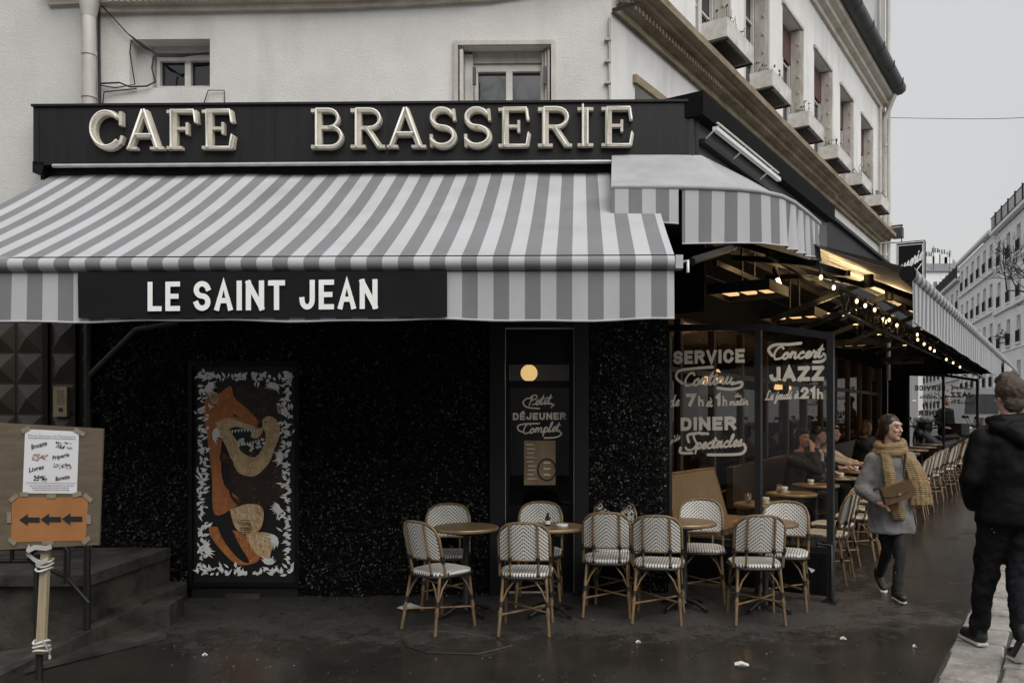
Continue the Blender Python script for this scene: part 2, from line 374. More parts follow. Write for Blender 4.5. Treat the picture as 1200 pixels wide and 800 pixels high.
# ------------------------------------------------------------------ mesh builder
WORLD = {}
class MB:
    def __init__(s): s.v = []; s.f = []; s.mi = []; s.smooth = []
    def face(s, pts, mi=0, sm=False):
        i = len(s.v); s.v += [V(p) for p in pts]
        s.f.append(list(range(i, i + len(pts)))); s.mi.append(mi); s.smooth.append(sm)
    def grid(s, rows, mi=0, sm=True, closed=False, mfun=None):
        i = len(s.v); nr = len(rows); nc = len(rows[0])
        for r in rows: s.v += [V(p) for p in r]
        for a in range(nr - 1):
            for b in range(nc if closed else nc - 1):
                b2 = (b + 1) % nc
                s.f.append([i + a * nc + b, i + a * nc + b2, i + (a + 1) * nc + b2, i + (a + 1) * nc + b])
                s.mi.append(mfun(a, b) if mfun else mi); s.smooth.append(sm)
    def box(s, o, a, b, c, mi=0):
        """parallelepiped from a corner and three edge vectors"""
        o, a, b, c = V(o), V(a), V(b), V(c)
        if a.cross(b).dot(c) < 0: a, b = b, a
        p = [o, o + a, o + a + b, o + b, o + c, o + a + c, o + a + b + c, o + b + c]
        i = len(s.v); s.v += p
        for q in ((3, 2, 1, 0), (4, 5, 6, 7), (0, 1, 5, 4), (1, 2, 6, 5), (2, 3, 7, 6), (3, 0, 4, 7)):
            s.f.append([i + k for k in q]); s.mi.append(mi); s.smooth.append(False)
    def cbox(s, c, a, b, d, mi=0):
        """box from its centre and three full-length edge vectors"""
        c, a, b, d = V(c), V(a), V(b), V(d)
        s.box(c - a / 2 - b / 2 - d / 2, a, b, d, mi)
    def prism(s, pts, vec, mi=0):
        pts = [V(p) for p in pts]; vec = V(vec); n = len(pts)
        nor = V((0, 0, 0))
        for k in range(n): nor += (pts[k] - pts[0]).cross(pts[(k + 1) % n] - pts[0])
        if nor.dot(vec) > 0: pts = pts[::-1]
        s.face(pts, mi); s.face([p + vec for p in pts[::-1]], mi)
        for k in range(n):
            a, b = pts[k], pts[(k + 1) % n]
            s.face([b, a, a + vec, b + vec], mi)
    def tube(s, pts, r, n=8, mi=0, cap=True, closed=False):
        pts = [V(p) for p in pts]; m = len(pts)
        rs = r if isinstance(r, (list, tuple)) else [r] * m
        up = None; rows = []
        for k in range(m):
            if closed: d = pts[(k + 1) % m] - pts[k - 1]
            elif k == 0: d = pts[1] - pts[0]
            elif k == m - 1: d = pts[-1] - pts[-2]
            else: d = pts[k + 1] - pts[k - 1]
            if d.length < 1e-9: d = V((0, 0, 1))
            d.normalize()
            if up is None:
                up = V((0, 0, 1)) if abs(d.z) < 0.9 else V((1, 0, 0))
            e1 = (up - d * up.dot(d))
            if e1.length < 1e-6: e1 = d.orthogonal()
            e1.normalize(); e2 = d.cross(e1); up = e1
            rows.append([pts[k] + (e1 * math.cos(2 * math.pi * q / n) + e2 * math.sin(2 * math.pi * q / n)) * rs[k] for q in range(n)])
        if closed: rows.append(rows[0])
        s.grid(rows, mi, True, True)
        if cap and not closed:
            s.face(rows[0][::-1], mi); s.face(rows[-1], mi)
    def lathe(s, base, prof, n=20, mi=0, axis=None):
        base = V(base); rows = []
        for (r, z) in prof:
            rows.append([base + V((r * math.cos(2 * math.pi * q / n), r * math.sin(2 * math.pi * q / n), z)) for q in range(n)])
        s.grid(rows, mi, True, True)
        s.face(rows[0][::-1], mi); s.face(rows[-1], mi)
    def sphere(s, c, r, n=12, mi=0):
        c = V(c); rr = r if isinstance(r, (tuple, list)) else (r, r, r)
        rows = []
        for a in range(n // 2 + 1):
            th = -math.pi / 2 + math.pi * a / (n // 2)
            q = max(1e-4, math.cos(th))
            rows.append([c + V((rr[0] * q * math.cos(2 * math.pi * k / n), rr[1] * q * math.sin(2 * math.pi * k / n), rr[2] * math.sin(th))) for k in range(n)])
        s.grid(rows, mi, True, True)
    def build(s, name, mats, root=None, loc=None, local=False, auto=False):
        me = bpy.data.meshes.new(name)
        if root is not None: off = WORLD[root.name] if not local else V((0, 0, 0))
        elif loc is not None: off = V(loc)
        else:
            xs = [p.x for p in s.v]; ys = [p.y for p in s.v]
            off = V(((min(xs) + max(xs)) / 2, (min(ys) + max(ys)) / 2, min(p.z for p in s.v)))
        me.from_pydata([tuple(p - off) for p in s.v] if not local else [tuple(p) for p in s.v], [], s.f)
        if not isinstance(mats, (list, tuple)): mats = [mats]
        for m in mats: me.materials.append(m)
        me.polygons.foreach_set('material_index', s.mi)
        me.polygons.foreach_set('use_smooth', s.smooth)
        me.update()
        o = bpy.data.objects.new(name, me); COL.objects.link(o)
        if root is not None:
            o.parent = root; WORLD[o.name] = WORLD[root.name]
        else:
            o.location = off; WORLD[o.name] = V(off)
        return o

def tag(o, label=None, cat=None, group=None, kind=None):
    if label: o['label'] = label
    if cat: o['category'] = cat
    if group: o['group'] = group
    if kind: o['kind'] = kind
    return o
def thing(name, label, cat, loc=(0, 0, 0), rz=0.0, group=None):
    o = bpy.data.objects.new(name, None); COL.objects.link(o)
    o.empty_display_size = 0.1
    o.location = loc; o.rotation_euler = (0, 0, rz); WORLD[o.name] = V(loc)
    return tag(o, label, cat, group)
def structure(o): o['kind'] = 'structure'; return o
KIDS = {}
def copy_tree(o, parent=None):
    c = o.copy(); COL.objects.link(c); c.parent = parent
    WORLD[c.name] = WORLD.get(o.name, V((0, 0, 0)))
    for ch in [q for q in bpy.data.objects if q.parent == o]: copy_tree(ch, c)
    return c
def place_copy(src, loc, rz, label, group=None):
    c = copy_tree(src); c.location = loc; c.rotation_euler = (0, 0, rz); WORLD[c.name] = V(loc)
    return tag(c, label, None, group)

def wallgrid(mb, fw, us, zs, holes, depth, mi=0):
    """a wall face with openings; reveals run back by depth. fw(u, d, z) -> world"""
    U = sorted(set(list(us) + [h[0] for h in holes] + [h[1] for h in holes]))
    ZZ = sorted(set(list(zs) + [h[2] for h in holes] + [h[3] for h in holes]))
    for a, b in zip(U, U[1:]):
        for c, d in zip(ZZ, ZZ[1:]):
            um, zm = (a + b) / 2, (c + d) / 2
            if any(h[0] < um < h[1] and h[2] < zm < h[3] for h in holes): continue
            mb.face([fw(a, 0, c), fw(b, 0, c), fw(b, 0, d), fw(a, 0, d)], mi)
    for (a, b, c, d) in holes:
        for p, q in (((a, c), (a, d)), ((a, d), (b, d)), ((b, d), (b, c)), ((b, c), (a, c))):
            mb.face([fw(p[0], 0, p[1]), fw(q[0], 0, q[1]), fw(q[0], -depth, q[1]), fw(p[0], -depth, p[1])], mi)
# ------------------------------------------------------------------ lettering drawn as strokes
def arc(cx, cy, rx, ry, a0, a1, n=10):
    return [(cx + rx * math.cos(R(a0 + (a1 - a0) * k / n)), cy + ry * math.sin(R(a0 + (a1 - a0) * k / n))) for k in range(n + 1)]
# each: (relative width, strokes) in a unit box
BLOCK = {
 'A': (1.0, [[(0, 0), (.5, 1), (1, 0)], [(.2, .3), (.8, .3)]]),
 'B': (.95, [[(0, 0), (0, 1), (.55, 1)] + arc(.6, .77, .36, .23, 90, -90) + [(0, .54)], [(0, 0), (.55, 0)] + arc(.6, .27, .4, .27, -90, 90)]),
 'C': (.95, [arc(.5, .66, .5, .34, 15, 180) + arc(.5, .34, .5, .34, 180, 345)]),
 'D': (.95, [[(0, 0), (0, 1), (.45, 1)] + arc(.5, .6, .5, .4, 90, 0, 6) + arc(.5, .4, .5, .4, 0, -90, 6) + [(0, 0)]]),
 'E': (.8, [[(1, 1), (0, 1), (0, 0), (1, 0)], [(0, .5), (.85, .5)]]),
 'F': (.8, [[(1, 1), (0, 1), (0, 0)], [(0, .5), (.8, .5)]]),
 'I': (.0, [[(.5, 0), (.5, 1)]]),
 'J': (.8, [[(1, 1), (1, .3)] + arc(.5, .3, .5, .3, -10, -180)]),
 'L': (.75, [[(0, 1), (0, 0), (1, 0)]]),
 'N': (1.0, [[(0, 0), (0, 1)], [(0, 1), (1, 0)], [(1, 0), (1, 1)]]),
 'O': (.95, [arc(.5, .66, .5, .34, 0, 180) + arc(.5, .34, .5, .34, 180, 360) + [(1, .66)]]),
 'P': (.9, [[(0, 0), (0, 1), (.55, 1)] + arc(.6, .75, .4, .25, 90, -90) + [(0, .5)]]),
 'R': (.95, [[(0, 0), (0, 1), (.55, 1)] + arc(.6, .75, .4, .25, 90, -90) + [(0, .5)], [(.55, .5), (1, 0)]]),
 'S': (.9, [arc(.5, .75, .5, .25, 15, 270, 14) + arc(.5, .25, .5, .25, 90, -165, 14)[1:]]),
 'T': (.9, [[(0, 1), (1, 1)], [(.5, 1), (.5, 0)]]),
 'U': (.95, [[(0, 1), (0, .3)] + arc(.5, .3, .5, .3, 180, 360) + [(1, 1)]]),
 'V': (1.0, [[(0, 1), (.5, 0), (1, 1)]]),
 'Z': (.85, [[(0, 1), (1, 1)], [(1, 1), (0, 0)], [(0, 0), (1, 0)]]),
 '1': (.35, [[(0, .8), (.9, 1), (.9, 0)]]),
 '2': (.8, [arc(.5, .7, .5, .3, 170, -20) + [(0, 0), (1, 0)]]),
 '7': (.8, [[(0, 1), (1, 1), (.35, 0)]]),
 'h': (.65, [[(0, 1), (0, 0)], [(0, .3)] + arc(.5, .33, .5, .3, 170, 0, 8) + [(1, 0)]]),
 'É': (.8, [[(1, 1), (0, 1), (0, 0), (1, 0)], [(0, .5), (.85, .5)], [(.4, 1.2), (.75, 1.38)]]),
 'Î': (.0, [[(.5, 0), (.5, 1)]]),
 ' ': (.55, []),
}
SCRIPT = {
 'a': (.54, [[(0, .1), (.24, .46), (.12, .46), (.05, .2), (.14, .0), (.30, .18), (.38, .48), (.36, .12), (.44, 0), (.54, .1)]]),
 'c': (.42, [[(0, .1), (.14, .38), (.34, .42), (.24, .5), (.08, .28), (.14, .03), (.28, 0), (.42, .1)]]),
 'e': (.40, [[(0, .1), (.20, .2), (.33, .38), (.24, .5), (.10, .34), (.12, .06), (.24, 0), (.40, .1)]]),
 'i': (.28, [[(0, .1), (.12, .48), (.10, .12), (.18, 0), (.28, .1)], [(.13, .68), (.16, .72)]]),
 'n': (.52, [[(0, .1), (.09, .5), (.09, .02), (.12, .3), (.26, .5), (.35, .38), (.34, .1), (.42, 0), (.52, .1)]]),
 'm': (.78, [[(0, .1), (.09, .5), (.09, .02), (.12, .3), (.25, .5), (.32, .36), (.32, .02), (.36, .3), (.50, .5), (.58, .38), (.58, .1), (.66, 0), (.78, .1)]]),
 'o': (.46, [[(0, .12), (.22, .5), (.07, .32), (.10, .05), (.24, .0), (.36, .22), (.26, .48), (.30, .36), (.46, .36)]]),
 'p': (.46, [[(0, .1), (.12, .5), (.08, -.42), (.11, .28), (.26, .5), (.38, .3), (.28, .03), (.14, .06)], [(.28, .03), (.46, .1)]]),
 'q': (.46, [[(.30, .45), (.12, .42), (.06, .15), (.18, .0), (.32, .3), (.32, -.4), (.46, .1)]]),
 'r': (.40, [[(0, .1), (.10, .52), (.15, .43), (.29, .44), (.24, .1), (.31, 0), (.40, .1)]]),
 's': (.36, [[(0, .08), (.18, .5), (.22, .28), (.26, .08), (.12, 0), (.05, .07)], [(.22, .03), (.36, .1)]]),
 't': (.30, [[(0, .1), (.14, .9), (.10, .14), (.18, 0), (.30, .1)], [(-.02, .60), (.28, .63)]]),
 'u': (.52, [[(0, .1), (.09, .48), (.08, .12), (.17, 0), (.30, .16), (.36, .48), (.34, .12), (.42, 0), (.52, .1)]]),
 'l': (.28, [[(0, .1), (.20, .74), (.18, 1), (.09, .8), (.09, .1), (.17, 0), (.28, .1)]]),
 'd': (.54, [[(.34, .38), (.18, .5), (.05, .25), (.14, .0), (.30, .15), (.40, 1.0), (.36, .12), (.44, 0), (.54, .1)]]),
 'h': (.52, [[(0, .1), (.18, .76), (.16, 1), (.07, .8), (.06, .0), (.10, .3), (.24, .5), (.33, .38), (.33, .1), (.41, 0), (.52, .1)]]),
 'j': (.26, [[(0, .1), (.14, .48), (.10, -.32), (-.02, -.40), (-.04, -.22), (.26, .1)], [(.15, .68), (.18, .72)]]),
 'à': (.54, [[(0, .1), (.24, .46), (.12, .46), (.05, .2), (.14, .0), (.30, .18), (.38, .48), (.36, .12), (.44, 0), (.54, .1)], [(.18, .8), (.30, .66)]]),
 'C': (.62, [[(.56, .82), (.44, 1), (.18, .86), (.06, .45), (.18, .04), (.40, .02), (.62, .1)]]),
 'S': (.60, [[(.62, .86), (.44, 1.02), (.22, .86), (.34, .58), (.48, .30), (.34, .0), (.10, .02), (.0, .16)], [(.42, .05), (.60, .1)]]),
 'P': (.56, [[(.14, .0), (.22, 1)], [(.04, .72), (.22, 1), (.52, .96), (.58, .68), (.22, .48)], [(.40, .06), (.56, .1)]]),
 'L': (.60, [[(.46, .92), (.32, 1), (.22, .7), (.14, .12), (.03, .04), (.14, .12), (.34, .02), (.60, .1)]]),
 "'": (.14, [[(.08, 1), (.04, .8)]]),
 ',': (.2, [[(.08, .05), (.02, -.15)]]),
 ' ': (.34, []),
}
def smooth_path(p, k=5):
    if len(p) < 3: return p
    out = []
    q = [p[0]] + list(p) + [p[-1]]
    for i in range(1, len(q) - 2):
        a, b, c, d = q[i - 1], q[i], q[i + 1], q[i + 2]
        for j in range(k):
            t = j / k
            out.append(tuple(0.5 * (2 * b[m] + (c[m] - a[m]) * t + (2 * a[m] - 5 * b[m] + 4 * c[m] - d[m]) * t * t + (3 * b[m] - a[m] - 3 * c[m] + d[m]) * t ** 3) for m in (0, 1)))
    out.append(tuple(p[-1]))
    return out
RIB = [0]
def ribbon(mb, pts, w, fr, h=0.0, cap='square', mi=0, depth=None):
    """a flat stroke along 2-D points. fr(x, y, z) -> world; with depth it is a solid bar that thick"""
    pts = [V((p[0], p[1])) for p in pts]
    q = [pts[0]]
    for p in pts[1:]:
        if (p - q[-1]).length > 1e-5: q.append(p)
    pts = q
    if len(pts) < 2: return
    if cap == 'square':
        pts[0] = pts[0] - (pts[1] - pts[0]).normalized() * w / 2
        pts[-1] = pts[-1] + (pts[-1] - pts[-2]).normalized() * w / 2
    L, Rr = [], []
    n = len(pts)
    for k in range(n):
        if k == 0: d0 = d1 = (pts[1] - pts[0]).normalized()
        elif k == n - 1: d0 = d1 = (pts[-1] - pts[-2]).normalized()
        else: d0 = (pts[k] - pts[k - 1]).normalized(); d1 = (pts[k + 1] - pts[k]).normalized()
        m = d0 + d1
        if m.length < 0.3: m = d0
        m.normalize()
        nn = V((-m.y, m.x)); c = max(0.42, nn.dot(V((-d0.y, d0.x))))
        L.append(pts[k] + nn * (w / 2 / c)); Rr.append(pts[k] - nn * (w / 2 / c))
    RIB[0] = (RIB[0] + 1) % 12
    z0 = h + RIB[0] * 0.00018
    for k in range(n - 1):
        za, zb = z0 + k * 6e-6, z0 + (k + 1) * 6e-6
        mb.face([fr(*Rr[k], za), fr(*Rr[k + 1], zb), fr(*L[k + 1], zb), fr(*L[k], za)], mi)
        if depth:
            mb.face([fr(*Rr[k + 1], zb), fr(*Rr[k], za), fr(*Rr[k], za - depth), fr(*Rr[k + 1], zb - depth)], mi)
            mb.face([fr(*L[k], za), fr(*L[k + 1], zb), fr(*L[k + 1], zb - depth), fr(*L[k], za - depth)], mi)
    if depth:
        mb.face([fr(*L[0], z0), fr(*L[0], z0 - depth), fr(*Rr[0], z0 - depth), fr(*Rr[0], z0)], mi)
        e = z0 + (n - 1) * 6e-6
        mb.face([fr(*Rr[-1], e), fr(*Rr[-1], e - depth), fr(*L[-1], e - depth), fr(*L[-1], e)], mi)
    if cap == 'round':
        for c, d, zc in ((pts[0], (pts[0] - pts[1]).normalized(), z0), (pts[-1], (pts[-1] - pts[-2]).normalized(), z0 + (n - 1) * 6e-6)):
            nn = V((-d.y, d.x)); fan = []
            for k in range(7):
                a = R(-90 + 30 * k); fan.append(c + (d * math.cos(a) + nn * math.sin(a)) * w / 2)
            mb.face([fr(*p, zc) for p in fan], mi)

def frame(A, B, height, up=None, nrm=None):
    """a writing frame: baseline from A to B, nrm points at the reader"""
    A, B = V(A), V(B)
    ex = (B - A).normalized()
    ey = V(up) if up else Z
    ez = V(nrm) if nrm else ex.cross(ey).normalized()
    return (lambda x, y, z=0.0: A + ex * x + ey * y + ez * z), (B - A).length, height

def write_block(mb, text, A, B, height, w=0.22, gap=0.16, mi=0, h=0.0, up=None, nrm=None, font=None):
    """block capitals that fill the baseline from A to B exactly; w = stroke width / height"""
    font = font or BLOCK
    fr, W, hh = frame(A, B, height, up, nrm)
    tot = 0
    for ch in text: tot += font[ch][0] * 0.62 + (w if ch != ' ' else 0) + gap
    tot -= gap
    sx = W / tot
    x = 0
    for ch in text:
        cw, strokes = font[ch]
        lw = cw * 0.62
        hi = 0.62 if ch == 'h' else 1.0
        for s_ in strokes:
            pts = [((x + w / 2 + p[0] * lw) * sx, (w / 2 + p[1] * (1 - w)) * hh) for p in s_]
            ribbon(mb, pts, w * min(hh, sx * 1.0), fr, h, 'square', mi)
        x += lw + (w if ch != ' ' else 0) + gap
def write_script(mb, text, A, B, height, w=0.09, mi=0, h=0.0, slant=0.22, up=None, nrm=None):
    fr, W, hh = frame(A, B, height, up, nrm)
    tot = sum(SCRIPT[c][0] for c in text)
    sx = W / tot
    x = 0
    for ch in text:
        cw, strokes = SCRIPT[ch]
        for s_ in strokes:
            pts = [((x + p[0] + slant * p[1]) * sx, p[1] * hh) for p in s_]
            ribbon(mb, smooth_path(pts), w * hh, fr, h, 'round', mi)
        x += cw
def swash(mb, pts, w, mi=0, h=0.0, nrm=None):
    """a flourish through world points in one plane"""
    A = V(pts[0]); nrm = V(nrm); ex = Z.cross(nrm).normalized(); ey = Z
    fr = lambda x, y, z=0.0: A + ex * x + ey * y + nrm * z
    q = [((V(p) - A).dot(ex), (V(p) - A).dot(ey)) for p in pts]
    ribbon(mb, smooth_path(q), w, fr, h, 'round', mi)
def font_text(mb, text, A, B, height, mi=0, h=0.0, up=None, nrm=None, shear=0.0, bold=0.0):
    """small print in the built-in font, fitted between A and B"""
    cu = bpy.data.curves.new('print', 'FONT'); cu.body = text; cu.size = 1; cu.shear = shear; cu.offset = bold; cu.resolution_u = 2
    ob = bpy.data.objects.new('print', cu); COL.objects.link(ob)
    dg = bpy.context.evaluated_depsgraph_get()
    me = bpy.data.meshes.new_from_object(ob.evaluated_get(dg))
    fr, W, hh = frame(A, B, height, up, nrm)
    xs = [v.co.x for v in me.vertices]; ys = [v.co.y for v in me.vertices]
    x0, x1 = min(xs), max(xs); sx = W / (x1 - x0); sy = hh / 0.72
    for p in me.polygons:
        mb.face([fr((me.vertices[i].co.x - x0) * sx, me.vertices[i].co.y * sy, h) for i in p.vertices], mi)
    bpy.data.objects.remove(ob); bpy.data.curves.remove(cu); bpy.data.meshes.remove(me)
# ================================================================== THE SETTING
TC = [-45, -9, 15, 260]
def strip(n0, n1, dz):
    m = MB()
    for a, b in zip(TC, TC[1:]):
        m.face([SW(a, n0, gt(a) + dz), SW(a, n1, gt(a) + dz), SW(b, n1, gt(b) + dz), SW(b, n0, gt(b) + dz)])
    return m
structure(strip(-160, 2.9, 0).build('pavement', M['ground'], loc=(0, 0, 0)))
structure(strip(3.62, 260, -0.11).build('road', M['asph_far'], loc=(0, 0, 0)))
structure(strip(2.86, 3.66, -0.02).build('kerb_bed', M['joint'], loc=(0, 0, 0)))
m = MB()
rk = random.Random(5)
for n0, n1 in ((2.905, 3.235), (3.25, 3.61)):
    t = -7.0 + rk.random() * .3
    while t < 34:
        ln = rk.uniform(.20, .46)
        j = lambda: rk.uniform(-.018, .018)
        zt = gt(t) + rk.uniform(.001, .012)
        a, b, c, d = SW(t + j(), n0 + abs(j()), 0), SW(t + j(), n1 + j() * .6, 0), SW(t + ln + j(), n1 + j() * .6, 0), SW(t + ln + j(), n0 + abs(j()), 0)
        ctr = (a + b + c + d) / 4
        top = [p + (ctr - p).normalized() * .016 + Z * (zt + rk.uniform(-.003, .003)) for p in (a, b, c, d)]
        bot = [p + Z * (zt - .014) for p in (a, b, c, d)]
        low = [p + Z * (zt - .16) for p in (a, b, c, d)]
        m.face(top)
        for k in range(4):
            m.face([bot[k], bot[(k + 1) % 4], top[(k + 1) % 4], top[k]])
            m.face([low[k], low[(k + 1) % 4], bot[(k + 1) % 4], bot[k]])
        t += ln + .014
structure(m.build('kerb', M['kerb'], loc=(0, 0, 0)))

# ------------------------------------------------------------------ the cafe building
BLD = thing('cafe_building', 'cream corner building with string courses above the dark cafe on its ground floor', 'building', C0)
UL = fu(104)
DOOR = (fu(592), fu(672), gz(FW(-.5, 0, 0)), fz(630, 385))
WINL = (fu(152), fu(246), fz(200, 103), fz(200, 46))
WINR = (fu(537), fu(646), fz(590, 133), fz(590, 54))
m = MB()
wallgrid(m, FW, [UL, 0], [-.4, 9.0], [WINL, WINR, DOOR], .30)
m.build('front_wall', M['wall'], BLD)
SWIN = []
for a, b in ((815, 852), (871.5, 898), (917, 938.5), (954, 973), (984.6, 998), (1009, 1021)):
    SWIN.append((st(a), st(b), 5.98, 7.72))
LOWW = (st(744), st(784), 4.6, fz(744, 78))
m = MB()
wallgrid(m, lambda t, d, z: SW(t, d, z), [0.0, 12.45], [2.95, 8.8], SWIN + [LOWW], .26)
m.build('side_wall', M['wall_side'], BLD)
m = MB()   # rear and party walls, roof
A_, B_ = FW(UL, 0, 0), SW(12.45, 0, 0)
A2, B2 = A_ + V((0, 9, 0)), SW(12.45, -7, 0)
for p, q in ((A_, A2), (A2, B2), (B2, B_)):
    m.face([p - Z * .4, q - Z * .4, q + Z * 9, p + Z * 9])
m.build('rear_wall', M['wall_left'], BLD)
m = MB()
ridge = [FW(UL, -3, 11), SW(1, -4, 11), SW(12.45, -4, 11)]
m.face([FW(UL, .3, 9.02), FW(.2, .3, 9.02), ridge[1], ridge[0]])
m.face([FW(.2, .3, 9.02), SW(12.45, .36, 9.02), ridge[2], ridge[1]])
m.face([ridge[0], ridge[1], ridge[2], B2 + Z * 9.02, A2 + Z * 9.02])
m.build('roof', M['zinc'], BLD)
# eaves of the side: moulding and gutter
prof = [(0, 8.42), (.05, 8.42), (.06, 8.50), (.14, 8.54), (.15, 8.62), (.24, 8.66), (.25, 8.76), (0, 8.80)]
m = MB(); m.grid([[SW(t, n, z) for n, z in prof] for t in (-.05, 12.45)], sm=False)
m.face([SW(12.45, n, z) for n, z in prof]); m.build('eaves_moulding', M['cornice_pale'], BLD)
prof = [(.0, 8.79), (.27, 8.78), (.40, 8.80), (.47, 8.86), (.48, 8.96), (.44, 9.03), (.3, 9.04)]
m = MB(); m.grid([[SW(t, n, z) for n, z in prof] for t in (-.05, 12.62)], sm=True)
m.face([SW(12.62, n, z) for n, z in prof])
for k in range(13): m.tube([SW(k + .2, .37, 8.78), SW(k + .2, .485, 8.87), SW(k + .2, .49, 9.0)], .012, 5)
m.build('gutter', M['zinc'], BLD)
# string course, side
prof = [(n, z - .09) for n, z in [(0, 5.50), (.05, 5.50), (.055, 5.56), (.10, 5.58), (.11, 5.63), (.20, 5.665), (.21, 5.70), (.30, 5.72), (.305, 5.79), (0, 5.84)]]
m = MB(); m.grid([[SW(t, n, z) for n, z in prof] for t in [0.0, 3, 6, 9, 12.45]], sm=False)
m.face([SW(12.45, n, z) for n, z in prof])
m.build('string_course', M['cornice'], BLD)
m = MB()
for k in range(105):
    t = .05 + k * .075
    m.box(SW(t, .10, 5.493), EV * .04, EN * .05, Z * .05)
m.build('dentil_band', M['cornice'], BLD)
# string course, front (the lower edge rises towards the corner)
low = [(60, 17), (128, 14), (250, 12), (400, 9), (500, 4), (575, 0), (650, -12), (716, -26)]
prof2 = [(0, 0), (.05, 0), (.055, .05), (.10, .065), (.11, .13), (.2, .16), (.21, .22), (.3, .24), (.3, .31), (0, .36)]
rows = []
for px, py in low:
    p = FP(px, py, .05); u = (p - C0).dot(EU)
    rows.append([FW(u, d, p.z + z) for d, z in prof2])
m = MB(); m.grid(rows, sm=False); m.build('string_course', M['cornice_pale'], BLD)
m = MB()
for k in range(62):
    px = 130 + k * 6.9
    for (a, b), (c, d) in zip(low, low[1:]):
        if a <= px < c: py = b + (d - b) * (px - a) / (c - a)
    p = FP(px, py, .1); u = (p - C0).dot(EU)
    m.box(FW(u, .10, p.z + .075), EU * .028, ED * .045, Z * .055)
m.build('dentil_band', M['cornice_pale'], BLD)
# corner conduit and bracket
m = MB(); m.tube([FW(-.015, .02, 4.3), FW(-.015, .02, 5.35)], .012, 6)
for z in (4.55, 4.75, 4.95, 5.15): m.cbox(FW(-.03, .02, z), EU * .06, ED * .04, Z * .02)
m.build('corner_conduit', M['shutter'], BLD)
m = MB(); m.tube([FP(719, 12, .05), FP(752, 3, .45)], .02, 6); m.build('flag_bracket', M['iron'], BLD)

def casement(root, fw, h, d, frame_m, pane_m, leaves=2, rail=None, name='window', fwid=.055, s=.05):
    """frame, sashes and dark panes inside the opening h, set back by d"""
    a, b, c, e = h
    eu = (fw(1, 0, 0) - fw(0, 0, 0)); ed = (fw(0, 1, 0) - fw(0, 0, 0))
    m = MB()
    def bar(u0, u1, z0, z1, t=.06, off=0): m.box(fw(u0, -d - t + off, z0), eu * (u1 - u0), ed * t, Z * (z1 - z0))
    bar(a, a + fwid, c, e); bar(b - fwid, b, c, e); bar(a + fwid, b - fwid, e - fwid, e); bar(a + fwid, b - fwid, c, c + fwid)
    lw = (b - a - 2 * fwid) / leaves
    for k in range(leaves):
        u0 = a + fwid + k * lw; u1 = u0 + lw
        bar(u0, u0 + s, c + fwid, e - fwid, .045, .02); bar(u1 - s, u1, c + fwid, e - fwid, .045, .02)
        bar(u0 + s, u1 - s, c + fwid, c + fwid + .07, .045, .02); bar(u0 + s, u1 - s, e - fwid - .05, e - fwid, .045, .02)
        if rail:
            for q in rail: bar(u0 + s, u1 - s, c + (e - c) * q - .012, c + (e - c) * q + .012, .03, .0)
    o = m.build(name, frame_m, root)
    m = MB(); m.face([fw(a + .03, -d - .03, c + .03), fw(b - .03, -d - .03, c + .03), fw(b - .03, -d - .03, e - .03), fw(a + .03, -d - .03, e - .03)])
    m.face([fw(a + .01, -d - .075, c), fw(b - .01, -d - .075, c), fw(b - .01, -d - .075, e), fw(a + .01, -d - .075, e)])
    m.build('pane', pane_m, o)
    return o
# left front window: sits low and right in its deep recess
a, b, c, e = WINL
o = casement(BLD, FW, (fu(183, -.2), b + .02, c, fz(215, 64, -.2)), .2, M['window_paint'], M['pane'], 2, fwid=.02, s=.028)
m = MB(); m.box(FW(a, -.30, c), EU * (fu(183, -.2) - a - .005), ED * .16, Z * (e - c)); m.box(FW(fu(183, -.2), -.3, fz(215, 64, -.2) + .005), EU * (b - fu(183, -.2)), ED * .15, Z * (e - fz(215, 64, -.2) - .006))
m.build('recess_lining', M['wall_left'], BLD)
# right front window with folded shutters, timber surround
a, b, c, e = WINR
o = casement(BLD, FW, (fu(551), fu(640), c, e - .11), .14, M['window_paint'], M['pane_sky'], 2, fwid=.028, s=.03)
m = MB()
m.box(FW(a - .04, .002, e), EU * (b - a + .08), ED * .03, Z * .04); m.box(FW(a - .04, .002, c), EU * .04, ED * .03, Z * (e - c)); m.box(FW(b, .002, c), EU * .04, ED * .03, Z * (e - c))
m.box(FW(fu(551), -.22, e - .108), EU * (fu(640) - fu(551)), ED * .1, Z * .106)
m.build('window_surround', M['shutter'], BLD)
m = MB(); m.box(FW(a + .015, -.2, c), EU * .03, ED * .21, Z * (e - c - .03)); m.box(FW(a + .05, -.22, c), EU * .075, ED * .12, Z * (e - c - .03)); m.build('shutter', M['window_paint'], BLD)
m = MB()
for k in range(3): m.box(FW(b - .035 - k * .028, -.2, c), EU * .02, ED * (.19 - .03 * k), Z * (e - c - .03))
m.build('shutter', M['shutter'], BLD)
for u in (a + .15, b - .06):
    m = MB(); m.cbox(FW(u, .0, e - .28), EU * .03, ED * .03, Z * .16); m.build('shutter_hinge', M['zinc'], BLD)
